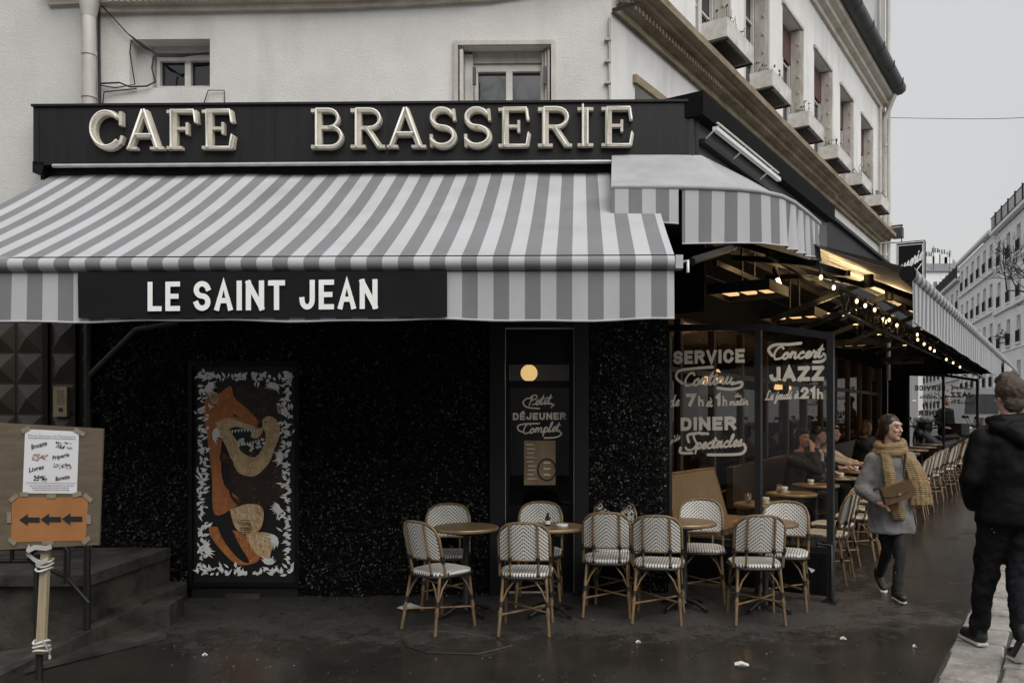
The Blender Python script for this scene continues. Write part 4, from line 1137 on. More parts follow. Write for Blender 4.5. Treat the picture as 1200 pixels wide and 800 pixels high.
strip_val(s799, EL[-1], .445, .36, .006, s799 + .025).build('curved_valance', [M['fab_light'], M['fab_dark']], CA)
strip_val(0.0, s799 - .03, .265, .29, .012, .03).build('short_valance', [M['fab_light'], M['fab_dark']], CA)

# ---- side awning over the terrace
SA = thing('side_awning', 'long striped terrace awning along the side street on folding arms', 'awning', SW(7, 1.6, 2.4))
T0, T1 = .30, 13.4
def zr(t): return 2.80 - .010 * (t - T0)          # the roller drops a little
def side_can(t, s):
    n = .80 + (2.52 - .80) * s
    return SW(t, n, 3.68 + (zr(t) + .05 - 3.68) * s - .04 * math.sin(math.pi * s))
rows, kinds = stripes_rows(lambda t, s: side_can(t, s), T0 + .62, T1, .02, 6)
# near edge is cut on the slant where the corner hood takes over
rows2 = []
m = MB(); m.grid(rows, mfun=lambda a, b: kinds[b])
q = [side_can(T0 + .62, 0.45), side_can(T0 + .62, 1), side_can(T0, 1)]
m.face(q, 1)
m.build('canopy', [M['fab_light'], M['fab_dark']], SA)
m = MB(); m.grid([[SW(t, 2.52 + .062 * math.cos(R(a)), zr(t) + .062 * math.sin(R(a))) for a in range(0, 361, 30)] for t in [T0 + (T1 - T0) * k / 30 for k in range(31)]], mi=0)
rw, kd = stripes_rows(lambda t, s: SW(t, 2.52 + .068 * math.cos(R(150 - 240 * s)), zr(t) + .068 * math.sin(R(150 - 240 * s))), T0 + .02, T1, .02, 7)
m.grid(rw, mfun=lambda a, b: 1 + kd[b])
m.face([SW(T0, 2.52 + .062 * math.cos(R(a)), zr(T0) + .062 * math.sin(R(a))) for a in range(0, 360, 30)], 0)
m.build('front_bar', [M['black_paint'], M['fab_light'], M['fab_dark']], SA)
rows, kinds = stripes_rows(lambda t, s: SW(t, 2.555 + .006 * math.sin(t * 5) * s, zr(t) - .045 - .335 * s), T0 + .02, T1, .02, 5)
m = MB(); m.grid(rows, mfun=lambda a, b: kinds[b]); m.tube([p for p in rows[-1]], .008, 5)
va = m.build('valance', [M['fab_light'], M['fab_dark']], SA)
m = MB(); m.box(SW(9.3, 2.585, zr(10) - .33), EV * 2.2, EN * .008, Z * .27); m.build('name_panel', M['fab_black'], va)
m = MB(); m.box(SW(9.36, 2.595, zr(10) - .305), EV * 2.08, EN * .004, Z * .22); m.build('window_patch', M['far_pane'], va)
k = 0
t = 1.6
while t < 13:
    m = MB()
    sh, el, ha = SW(t, 1.0, 2.66), SW(t + .28, 1.90, 3.02), SW(t + .42, 2.44, zr(t) - .02)
    for a, b in ((sh, el), (el, ha)):
        d = (b - a).normalized(); sd = d.cross(Z).normalized()
        m.cbox((a + b) / 2, d * (b - a).length, sd * .04, sd.cross(d) * .055)
    m.lathe(el - Z * .06, [(.05, 0), (.05, .12)], 8)
    m.build('folding_arm', M['black_paint'], SA); t += 1.05
# dark mesh of hooks and lattice above the heaters
LT = thing('lattice_girder', 'black lattice girder carrying lamps beneath the terrace awning', 'frame', SW(6, 1.9, 2.7))
m = MB(); m.tube([SW(.5, 1.95, 2.76), SW(13, 1.95, 2.72)], .018, 6); m.tube([SW(.5, 1.95, 2.56), SW(13, 1.95, 2.52)], .018, 6)
t = .5
while t < 12.8:
    m.tube([SW(t, 1.95, 2.76), SW(t + .2, 1.95, 2.55)], .012, 5); m.tube([SW(t + .2, 1.95, 2.55), SW(t + .4, 1.95, 2.76)], .012, 5); t += .4
m.build('girder', M['iron'], LT)
rr = random.Random(8); m = MB()
for k in range(420):       # dusty dark foliage garland wound along the girder
    p = SW(rr.uniform(.55, 12.9), 1.95 + rr.gauss(0, .07), 2.62 + rr.gauss(0, .07)); s = rr.uniform(.03, .06)
    e1 = V((rr.gauss(0, 1), rr.gauss(0, 1), rr.gauss(0, 1))).normalized(); e2 = e1.orthogonal().normalized()
    m.face([p - e1 * s, p + e2 * s * .45, p + e1 * s, p - e2 * s * .45])
m.build('leaves', M['leaf_dark'], LT)
# string of bulbs
SL = thing('string_lights', 'string of small glowing bulbs looped under the terrace awning', 'string lights', SW(6, 2.1, 2.4))
BP = [(962, 325), (977, 337), (1004, 353), (1014, 358), (1025, 363), (1042, 375), (1051, 381), (1075, 392), (1075.5, 398), (1083, 403), (1090, 408), (1095, 411), (1109, 421), (1117, 425), (1125, 430)]
bps = [SP(x, y, 2.12) for x, y in BP]
m = MB(); wp = [SW(.6, 1.97, 2.8)]
for p in bps: wp.append(p + Z * .05)
wp.append(SW(12.9, 1.97, 2.55)); m.tube(wp, .005, 4); m.build('wire', M['wire'], SL)
for p in bps:
    m = MB(); m.sphere(p, (.0135, .0135, .019), 10); b_o = m.build('bulb', M['bulb'], SL)
    m = MB(); m.lathe(p + Z * .028, [(.014, 0), (.014, .035)], 6); m.build('socket', M['iron'], b_o)
# terrace heaters
HG = 'radiant heaters under the terrace awning'
HL = ['black radiant heater with three glowing elements nearest the building corner', 'black radiant heater with three glowing elements, second from the building corner', 'small looking glowing heater just beyond the jazz window', 'farthest glowing heater above the walking woman']
for i, (t, tz) in enumerate(((1.1, 2.92), (2.65, 2.84), (6.0, 2.78), (9.6, 2.75))):
    HT = thing('terrace_heater', HL[i], 'heater', SW(t, .9, tz), 0, HG)
    hw2 = .26
    m = MB(); m.box(SW(t - .30, .62, tz), EV * .6, EN * .62, Z * .03)
    m.box(SW(t - .30, .62, tz - .07), EV * .02, EN * .62, Z * .07); m.box(SW(t + .28, .62, tz - .07), EV * .02, EN * .62, Z * .07)
    m.box(SW(t - .28, .62, tz - .07), EV * .56, EN * .02, Z * .07); m.box(SW(t - .28, 1.22, tz - .07), EV * .56, EN * .02, Z * .07)
    for q in (-.18, .18): m.tube([SW(t + q, .93, tz + .03), SW(t + q, .93, 3.30 if i < 9 else 3.2)], .012, 6)
    m.build('reflector', M['iron'], HT)
    ld = bpy.data.lights.new('heater_light', 'SPOT'); ld.energy = 28; ld.color = (1, .66, .36); ld.spot_size = R(110); ld.spot_blend = .7; ld.shadow_soft_size = .2
    lo = bpy.data.objects.new('heater_light', ld); COL.objects.link(lo); lo.location = SW(t, .95, tz - .09)
    for q in range(3):
        m = MB(); m.box(SW(t - .16, .68 + q * .185, tz - .035), EV * .32, EN * .10, Z * .025); m.build('heating_element', M['heat'], HT)
# small spot lamps in the rafters
for i, (px, py, n) in enumerate(((911, 326, 1.2), (988, 366, 1.3), (1035, 372, 1.9))):
    p = SP(px, py, n); S_ = thing('spot_lamp', ['small bright spot lamp above the jazz window pane', 'small bright spot lamp over the first terrace tables', 'small bright spot lamp halfway along the garland'][i], 'lamp', p, 0, 'spot lamps under the terrace awning')
    m = MB(); m.tube([p, p + V((-.03, 0, .10))], .028, 8); m.build('lamp_body', M['iron'], S_)
    m = MB(); m.tube([p + V((.022, -.01, -.065)), p + V((.001, 0, -.002))], .020, 8); m.build('lamp_tube', M['bulb'], S_)
    ld = bpy.data.lights.new('spot_lamp_light', 'POINT'); ld.energy = 4; ld.color = (1, .66, .33); ld.shadow_soft_size = .05
    lo = bpy.data.objects.new('spot_lamp_light', ld); COL.objects.link(lo); lo.location = p + V((.08, 0, .22))

for i, t in enumerate((1.75, 2.9, 4.2, 6.0)):
    p = SW(t, 1.55, 2.70)
    U_ = thing('uplight', ['first', 'second', 'third', 'fourth'][i] + ' small warm uplight on the girder from the corner, shining on the awning cloth', 'lamp', p, 0, 'uplights on the girder')
    m = MB(); m.lathe(p - Z * .05, [(.02, 0), (.035, .05), (.032, .052)], 8); m.build('lamp_body', M['iron'], U_)
    m = MB(); m.lathe(p, [(.030, .003), (.02, .008)], 8); m.build('lamp_face', M['bulb'], U_)
    ld = bpy.data.lights.new('uplight_light', 'SPOT'); ld.energy = 50; ld.color = (1, .70, .32); ld.spot_size = R(118); ld.spot_blend = .6; ld.shadow_soft_size = .04
    lo = bpy.data.objects.new('uplight_light', ld); COL.objects.link(lo); lo.location = p + Z * .03; lo.rotation_euler = (R(180), 0, 0)

# ---- hanging blade sign
tb = 10.8; oS = SW(tb, 0, 0)
hp = lambda x, y: hit(x, y, oS, EV)
BS = thing('blade_sign', 'black hanging blade sign with white script above the terrace awning', 'sign', hp(1066, 345))
q = [hp(1050, 348), hp(1083.5, 350), hp(1083.5, 281), hp(1050, 284)]
m = MB(); m.prism(q, EV * .16); m.build('sign_board', M['black_paint'], BS)
ins = lambda k: [q[i].lerp((q[0] + q[2]) / 2, k) - EV * .006 for i in range(4)]
m = MB()
for k in (.05, .14):
    r = ins(k)
    for i in range(4): m.tube([r[i], r[(i + 1) % 4]], .008, 4)
m.build('border', M['white_letter'], BS)
m = MB(); write_script(m, 'asserie', hp(1052, 322), hp(1081, 303), .26, .12, h=.008, up=(0, 0, 1), nrm=-EV); swash(m, [hp(1064, 329), hp(1071, 321), hp(1080, 309)], .02, h=.012, nrm=-EV); m.build('lettering', M['white_letter'], BS)
m = MB(); m.tube([hp(1033, 285), hp(1052, 284)], .015, 6); m.build('bracket', M['alu'], BS)

# ---- window boxes
WL = ['white window box on the nearest side window with dry plants', 'white window box under the second side window from the corner', 'white window box under the third side window from the corner', 'white window box under the fourth side window from the corner', 'white window box under the fifth side window from the corner', 'white window box under the last side window by the downpipe']
rr = random.Random(4)
for i, h in enumerate(SWIN):
    a, b = h[0] - .06, h[0] + (h[1] - h[0]) * .82
    WB = thing('window_box', WL[i], 'window box', SW((a + b) / 2, .17, 5.86), 0, 'window boxes on the side wall')
    m = MB(); w0 = .03
    for (o, x, y) in ((SW(a, .10, 5.86), EV * (b - a), EN * .02), (SW(a, .38, 5.86), EV * (b - a), EN * .02), (SW(a, .12, 5.86), EV * .02, EN * .26), (SW(b - .02, .12, 5.86), EV * .02, EN * .26)): m.box(o, x, y, Z * .21)
    m.box(SW(a + .02, .12, 5.875), EV * (b - a - .04), EN * .26, Z * .17)
    m.build('trough', M['box'], WB)
    m = MB(); m.box(SW(a + .12, .14, 5.848), EV * (b - a - .24), EN * .20, Z * .010); m.tube([SW(a + .05, .0, 5.84), SW(a + .05, .40, 5.845)], .012, 5); m.tube([SW(b - .05, .0, 5.84), SW(b - .05, .40, 5.845)], .012, 5); m.build('support', M['iron'], WB)
    m = MB()
    for k in range(26):
        p = SW(rr.uniform(a + .05, b - .05), rr.uniform(.13, .36), 6.05); hgt = rr.uniform(.06, .2)
        m.tube([p, p + V((rr.gauss(0, .03), rr.gauss(0, .03), hgt))], [.006, .002], 4)
        e = V((rr.gauss(0, 1), rr.gauss(0, 1), .6)).normalized() * .03; c = p + Z * hgt; m.face([c - e, c + e.orthogonal() * .5, c + e, c - e.orthogonal() * .5])
    m.build('dry_plants', M['leaf_pot'], WB)
ca_, cb_ = hit(1041, 138, SW(12.66, 0, 0), EV), P(1240, 134, 45)
m = MB(); m.tube([ca_.lerp(cb_, k / 10) - Z * .12 * math.sin(math.pi * k / 10) for k in range(11)], [.006 + .0012 * k for k in range(11)], 4)
tag(m.build('overhead_cable', M['wire']), 'thin overhead cable crossing the grey sky above the street', 'cable')

# ================================================================== GROUND FLOOR FRONT
def hedge(name, label, u0, u1, z0, z1, n, seed):
    r = random.Random(seed)
    root = thing(name, label, 'hedge panel', FW((u0 + u1) / 2, .05, z0))
    m = MB(); m.box(FW(u0, .003, z0), EU * (u1 - u0), ED * .03, Z * (z1 - z0)); m.build('backing_panel', M['black_matte'], root)
    m = MB()
    for k in range(n):
        uu, zz = r.uniform(u0 + .01, u1 - .01), r.uniform(z0 + .01, z1)
        cl = .5 + .5 * math.sin(uu * 17 + 3 * math.sin(zz * 11)) * math.sin(zz * 15 + 2.5 * math.sin(uu * 9))
        if r.random() > .35 + .65 * cl: continue
        p = FW(uu, .035 + (.03 + .08 * cl) * r.random(), zz)
        s = r.uniform(.009, .020)
        e1 = (EU * r.gauss(0, 1) + Z * r.gauss(.2, 1) + ED * r.gauss(0, .55)).normalized()
        nn = (ED * 1.0 + EU * r.gauss(0, .6) + Z * r.gauss(.45, .6)).normalized()
        e2 = e1.cross(nn).normalized()
        e1 = nn.cross(e2)
        m.face([p - e1 * s, p - e2 * s * .5 + nn * .003, p + e1 * s, p + e2 * s * .5 + nn * .003], 1 if r.random() < .18 else 0)
    m.build('leaves', [M['leaf_dark'], M['leaf_pale']], root)
MU0, MU1 = fu(222, .06), fu(350, .06)
zA = 3.6
hedge('hedge_panel', 'dark artificial hedge panel left of the painted fox door', fu(110), MU0, -.05, zA, 21000, 21)
hedge('hedge_panel', 'wide dark artificial hedge panel between the painted door and the glass door', MU1, fu(574), -.02, zA, 34000, 22)
hedge('hedge_panel', 'narrow dark artificial hedge panel right of the glass door', fu(690), fu(782), .02, zA, 13500, 23)
zM = fz(286, 430, .06)
def hedge_top():
    r = random.Random(29); root = thing('hedge_panel', 'dark artificial hedge strip above the painted fox door', 'hedge panel', FW((MU0 + MU1) / 2, .05, zM))
    u0, u1, z0, z1 = MU0 + .004, MU1 - .004, fz(286, 424, .06), zA
    m = MB(); m.box(FW(u0, .003, z0), EU * (u1 - u0), ED * .03, Z * (z1 - z0)); m.build('backing_panel', M['black_matte'], root)
    m = MB()
    for k in range(4200):
        p = FW(r.uniform(u0, u1), .035 + .085 * r.random(), r.uniform(z0, z1)); s = r.uniform(.010, .022)
        nn = (ED + EU * r.gauss(0, .6) + Z * r.gauss(.45, .6)).normalized(); e2 = (EU * r.gauss(0, 1) + Z * r.gauss(0, 1)).cross(nn).normalized(); e1 = nn.cross(e2)
        m.face([p - e1 * s, p - e2 * s * .5 + nn * .003, p + e1 * s, p + e2 * s * .5 + nn * .003], 1 if r.random() < .18 else 0)
    m.build('leaves', [M['leaf_dark'], M['leaf_pale']], root)
hedge_top()

# ---- painted side door: a fox and a bear in a border of white leaves
PD = thing('painted_door', 'black door panel painted with an orange fox and a brown bear among white leaves', 'door', FP(286, 706, .05))
m = MB(); a, b = fu(224, .06), fu(349, .06); zl, zh = fz(286, 688, .06), fz(286, 426, .06)
m.box(FW(a, .02, -.2), EU * (b - a), ED * .03, Z * (zh + .2)); m.build('door_panel', M['mural_black'], PD)
m = MB()
for u0, u1, z0, z1 in ((a - .02, a + .02, zl, zh + .03), (b - .02, b + .02, zl, zh + .03), (a + .02, b - .02, zh - .02, zh + .03)): m.box(FW(u0, .052, z0), EU * (u1 - u0), ED * .035, Z * (z1 - z0))
m.build('door_frame', M['black_paint'], PD)
m = MB(); m.box(FW(a, .052, fz(286, 686, .06)), EU * (b - a), ED * .04, Z * .03); m.build('kick_rail', M['black_paint'], PD)
m = MB(); m.box(FW(fu(266, .06), .053, -.2), EU * (fu(306, .06) - fu(266, .06)), ED * .05, Z * (fz(286, 695, .06) + .2)); m.build('threshold', M['stone'], PD)
m = MB(); LV = [.054]
def mp(x, y, k): return FP(210 + x / 2.86, 420 + y / 2.857, .054 + k * .0016)
def shape(pts, mi, k, smo=True):
    p2 = [(x, y) for x, y in pts]
    if smo: p2 = smooth_path(p2 + [p2[0]], 4)[:-1]
    m.face([mp(x, y, k) for x, y in p2], mi)
OR, CR, BR, BK, WH, OL, OD, CP = range(8)
FUR = []
_shape = shape
def shape(pts, mi, k, smo=True):
    _shape(pts, mi, k, smo)
    if smo and mi in (OR, CR, BR):
        FUR.append((pts, k + .5, {OR: 1.75, CR: 1.4, BR: 2.2}[mi], {OR: 420, CR: 300, BR: 320}[mi], {OR: (OL, OD, OD, OL), CR: (CP, CP, OR, CR), BR: (OD, BK, BK)}[mi]))
shape([(190, 100), (260, 85), (330, 120), (350, 190), (345, 300), (350, 420), (300, 500), (200, 510), (170, 400), (180, 200)], BR, 1)            # bear behind
shape([(92, 112), (130, 118), (172, 92), (186, 132), (228, 168), (262, 205), (274, 224), (262, 238), (200, 240), (150, 262), (140, 330), (150, 420), (200, 470), (180, 500), (118, 520), (110, 400), (96, 280), (82, 180)], OR, 2)   # fox head and back
shape([(120, 215), (165, 198), (215, 214), (258, 232), (225, 246), (200, 300), (255, 330), (290, 268), (278, 212), (300, 192), (330, 210), (338, 250), (320, 300), (300, 350), (255, 392), (205, 385), (180, 350), (160, 300), (140, 260)], CR, 3)   # muzzles and throats
shape([(168, 236), (190, 228), (235, 238), (262, 236), (250, 262), (280, 272), (262, 300), (238, 312), (210, 296), (184, 262)], BK, 4)   # open mouth
shape([(246, 240), (272, 228), (285, 214), (280, 244), (262, 266), (240, 262)], CR, 5)
shape([(140, 310), (170, 330), (182, 352), (150, 350), (135, 336)], BR, 4)
shape([(160, 415), (176, 430), (182, 462), (230, 478), (300, 468), (350, 420), (352, 455), (290, 492), (210, 492), (176, 470)], BR, 4)
shape([(170, 505), (230, 486), (276, 496), (282, 540), (262, 580), (215, 586), (185, 560)], CR, 5)      # tail tuft
shape([(100, 560), (170, 570), (230, 600), (270, 670), (200, 690), (140, 640), (104, 590)], OR, 3)
shape([(120, 540), (168, 560), (200, 620), (235, 680), (200, 670), (150, 610)], BK, 5)
shape([(222, 590), (280, 580), (332, 600), (310, 640), (298, 672), (262, 656), (236, 620)], CR, 5)
shape([(326, 160), (346, 152), (350, 176), (334, 184)], CR, 3)
shape([(98, 118), (126, 112), (132, 140), (112, 152)], CR, 3)
shape([(262, 216), (278, 214), (276, 232), (264, 230)], BK, 6)
for i in range(9):      # teeth along both jaws
    f = i / 8
    for (xa, ya), (xb, yb_), dy in (((178, 240), (262, 240), 11), ((200, 292), (276, 274), -11)):
        x, y = xa + (xb - xa) * f, ya + (yb_ - ya) * f + (-4 if dy > 0 else 3) * math.sin(f * math.pi)
        _shape([(x - 4, y), (x + 4, y), (x, y + dy)], WH, 5.6, False)
for e in (((180, 184), (200, 196), (182, 194)), ((284, 212), (296, 208), (290, 216))): shape(e, BK, 6, False)
def inside(x, y, poly):
    c = False; n_ = len(poly); j = n_ - 1
    for i in range(n_):
        (xi, yi), (xj, yj) = poly[i], poly[j]
        if (yi > y) != (yj > y) and x < (xj - xi) * (y - yi) / (yj - yi) + xi: c = not c
        j = i
    return c
def fur(pts, k, ang, n_, mats_, ln=(9, 20)):
    r_ = random.Random(n_ + k); p2 = smooth_path(pts + [pts[0]], 4)[:-1]
    xs = [p[0] for p in p2]; ys = [p[1] for p in p2]; q = 0
    while q < n_:
        x, y = r_.uniform(min(xs), max(xs)), r_.uniform(min(ys), max(ys))
        a = ang + r_.gauss(0, .25) + .5 * math.sin(y * .02); l = r_.uniform(*ln); c, s = math.cos(a), math.sin(a); wd = r_.uniform(.7, 1.8)
        q += 1
        if not inside(x, y, p2) or not inside(x + c * l, y + s * l, p2): continue
        m.face([mp(x - s * wd, y + c * wd, k), mp(x + c * l, y + s * l, k), mp(x + s * wd, y - c * wd, k)], r_.choice(mats_))
for pts, k, ang, n_, mt_ in FUR: fur(pts, k, ang, n_, mt_)
rr = random.Random(77)
for k in range(30):      # teeth and blossoms in the mouth
    x, y = rr.uniform(195, 285), 0; y = 262 + (x - 195) * .35 + rr.uniform(0, 18) if x < 240 else 300 - (x - 240) * .5 + rr.uniform(-10, 10)
    s = 7; shape([(x - s, y), (x, y - s * .7), (x + s, y), (x, y + s * .7)], WH, 7, False)
def leafp(x, y, a, l, wd, k=6):
    c, s = math.cos(a), math.sin(a)
    shape([(x, y), (x + c * l * .4 - s * wd, y + s * l * .4 + c * wd), (x + c * l, y + s * l), (x + c * l * .4 + s * wd, y + s * l * .4 - c * wd)], WH, k, False)
kk = 0
for side in range(4):
    for q in range(140 if side % 2 == 0 else 60):
        f = rr.random(); dep = abs(rr.gauss(0, 17))
        if side == 0: x, y, a0 = 54 + dep + 4, 46 + f * 680, 0
        elif side == 2: x, y, a0 = 382 - dep - 4, 46 + f * 680, math.pi
        elif side == 1: x, y, a0 = 60 + f * 320, 44 + dep * .8, math.pi / 2
        else: x, y, a0 = 60 + f * 320, 728 - dep * .9, -math.pi / 2
        kk += 1
        leafp(x, y, a0 + rr.gauss(0, .8), rr.uniform(13, 30), rr.uniform(3, 6.5), 6 + (kk % 9) * .25)
for cx, cy, a0 in ((110, 250, 0.2), (80, 640, -.3), (300, 690, -1.5), (340, 500, 2.9), (350, 330, 3.2), (320, 80, 1.9), (90, 90, .6), (330, 600, 2.6)):
    for q in range(8): leafp(cx, cy, a0 + (q - 3.5) * .28, rr.uniform(26, 44), 5, 8.4 + q * .15)
m.build('painting', [M['fox_orange'], M['fox_cream'], M['bear_brown'], M['mural_black'], M['mural_white'], M['fox_light'], M['fox_deep'], M['fox_pale']], PD)
m = MB()
for t_, y in (('OLIVIA', 558), ('DE BONA', 575)): write_block(m, t_, mp(203, y, 12), mp(240, y, 12), 13 / 2.857 / F * 7.5, .18, .15, nrm=ED)
for y in (541, 581): m.box(mp(202, y, 12), mp(240, y, 12) - mp(202, y, 12), ED * .001, Z * .004)
m.build('signature', M['mural_black'], PD)

# ---- glass front door
CD = thing('cafe_door', 'narrow black cafe door with gold breakfast lettering and a menu poster', 'door', FW((DOOR[0] + DOOR[1]) / 2, 0, .02))
m = MB()
for x0, x1 in ((574, 591), (673, 690)): m.box(FW(fu(x0, .1), .004, -.05), EU * (fu(x1, .1) - fu(x0, .1)), ED * .10, Z * 3.5)
m.box(FW(fu(592), .004, fz(630, 384)), EU * (fu(672) - fu(592)), ED * .07, Z * 1.1)
m.build('pilaster', mat('door_surround', (.008, .008, .0085), .5, .3, 4, spec=.3), CD)
dd = -.06
m = MB()
def dbar(x0, x1, y0, y1, th=.05): m.box(FW(fu(x0, dd), dd - th, fz(630, y1, dd)), EU * (fu(x1, dd) - fu(x0, dd)), ED * th, Z * (fz(630, y0, dd) - fz(630, y1, dd)))
dbar(590, 597, 384, 706); dbar(667, 674, 384, 706); dbar(597, 667, 384, 427); dbar(597, 667, 446, 454); dbar(597, 667, 592, 706)
df = m.build('door_leaf', M['black_paint'], CD)
m = MB(); g = lambda x0, x1, y0, y1: m.face([FP(x0, y1, dd - .025), FP(x1, y1, dd - .025), FP(x1, y0, dd - .025), FP(x0, y0, dd - .025)])
g(596, 668, 453, 593); m.build('door_glass', M['glass_dim'], CD)
m = MB(); g(596, 668, 426, 447); m.build('transom_glass', M['glass'], CD)
def door_word(fn, *a, **k):
    m = MB(); fn(m, *a, **k); m.build('flourish' if fn is swash else 'lettering', M['glass_letter'], CD)
dt = dd - .02
door_word(write_script, 'Petit', FP(618, 475, dt), FP(645, 473, dt), 11.5 / F * 7.6, .13, nrm=ED)
door_word(swash, [FP(632, 478.5, dt), FP(618, 477, dt), FP(613, 472, dt), FP(617, 467, dt), FP(624, 466.5, dt)], .014, nrm=ED); door_word(swash, [FP(645, 473, dt), FP(649, 474, dt), FP(646, 477, dt)], .012, nrm=ED)
door_word(write_block, 'DÉJEUNER', FP(601, 492, dt), FP(663, 491.5, dt), 8.6 / F * 7.6, .26, .17, nrm=ED)
door_word(write_script, 'Complet', FP(612, 508, dt), FP(655, 505, dt), 11.5 / F * 7.6, .13, nrm=ED)
door_word(swash, [FP(632, 496, dt), FP(615, 496.5, dt), FP(607, 499, dt), FP(608, 504, dt), FP(613, 506, dt)], .014, nrm=ED); door_word(swash, [FP(655, 505, dt), FP(658, 508, dt), FP(652, 512, dt), FP(638, 513, dt)], .014, nrm=ED)
m = MB(); pz = dd - .018; m.face([FP(614, 568, pz), FP(651, 568, pz), FP(651, 516, pz), FP(614, 516, pz)]); po = m.build('menu_poster', M['poster'], CD)
m = MB(); pz = dd - .012; rr = random.Random(3)
for k in range(9):
    y = 520 + k * 5; x0 = 616 + rr.random() * 3; m.face([FP(x0, y + 1.2, pz), FP(x0 + rr.uniform(7, 14), y + 1.2, pz), FP(x0 + 7, y, pz), FP(x0, y, pz)], 1)
for a0, a1 in ((0, 350),):
    fr_, _, _ = frame(FP(641, 550, pz), FP(645, 550, pz), 1, nrm=ED); ribbon(m, arc(0, 0, .085, .10, a0, a1, 22), .012, fr_, 0, 'flat')
for k in range(3): m.face([FP(637, 543 + k * 7, pz), FP(645, 543 + k * 7, pz), FP(645, 541 + k * 7, pz), FP(637, 541 + k * 7, pz)], 1)
m.build('poster_print', [M['ink'], M['glass_letter']], po)
m = MB(); c = FP(620, 437, -.5); m.sphere(c, 10 / F * c.y, 16); 
GL = thing('globe_lamp', 'yellow glowing globe lamp seen through the glass above the cafe door', 'lamp', c)
m.build('globe', M['lamp_glow'], GL)
m = MB(); m.tube([c + Z * .08, V((c.x, c.y, 2.99))], .006, 5); m.build('cord', M['wire'], GL)
m = MB()   # shelves behind the transom
for x, hgt in ((600, 8), (632, 15), (641, 12), (650, 15), (660, 13)): q = FP(x, 447, -.9); m.box(q, EU * .06, -ED * .06, Z * (hgt / F * 8.5))
m.box(FP(592, 449, -.85), EU * .8, -ED * .2, Z * .02)
tag(m.build('bottle_shelf', M['fox_cream']), 'shelf of pale bottles glimpsed through the transom of the cafe door', 'shelf')

# ================================================================== GLASS WINDSCREENS OF THE TERRACE
def screen(name, label, t, near):
    o = SW(t, 0, 0)
    h = lambda x, y: hit(x, y, o, EV)
    ns = [(h(783, 490) - C0).dot(EN), (h(889, 490) - C0).dot(EN), (h(973.5, 490) - C0).dot(EN)] if near else [.46, 1.18, 1.85]
    g = gt(t)
    ztop = [h(783, 381).z, h(889, 379).z, h(973.5, 389).z] if near else [2.26 + g, 2.22 + g, 2.10 + g]
    root = thing(name, label, 'windscreen', SW(t, ns[1], g))
    pt = lambda n, z, d=0: SW(t + d, n, z)
    m = MB()
    for n, z in zip(ns, ztop): m.box(pt(n - .028, g, -.03), EN * .056, EV * .06, Z * (z - g))
    for (a, za), (b, zb2) in zip(zip(ns, ztop), list(zip(ns, ztop))[1:]):
        m.prism([pt(a + .028, za - .06, -.025), pt(b - .028, zb2 - .06, -.025), pt(b - .028, zb2, -.025), pt(a + .028, za, -.025)], EV * .05)
        m.box(pt(a + .028, g + .42, -.025), EN * (b - a - .056), EV * .05, Z * .05)
    m.box(pt(ns[2] - .06, g, -.06), EN * .12, EV * .12, Z * .015)
    m.tube([pt(ns[2] - .10, g + .50, -.05), pt(ns[2] + .02, g + .50, -.05), pt(ns[2] + .02, g + .04, -.05)], .012, 6)
    m.build('frame', mat('screen_frame', (.020, .021, .023), .4, .3, 6, metal=.3), root)
    m = MB()
    for a, b in zip(ns, ns[1:]): m.box(pt(a + .028, g + .05, -.035), EN * (b - a - .056), EV * .07, Z * .36); m.box(pt(a + .08, g + .09, -.042), EN * (b - a - .16), EV * .006, Z * .28)
    kp = m.build('kick_panel', M['black_paint'], root)
    for i, (a, b) in enumerate(zip(ns, ns[1:])):
        m = MB(); m.face([pt(a, g + .45), pt(b, g + .45), pt(b, ztop[i + 1] - .02), pt(a, ztop[i] - .02)]); m.build('glass_pane', M['glass'], root)
    return root, h, kp, ns
WS, hs_, kp, NS = screen('terrace_windscreen', 'near glass terrace windscreen lettered SERVICE and JAZZ beside the front chairs', .60, True)
m = MB(); q = hs_(953, 666); m.face([q + EN * -.035 + Z * .02 - EV * .05, q + EN * .03 + Z * .0 - EV * .05, q - Z * .03 - EV * .05]); m.build('emblem', M['white_letter'], kp)
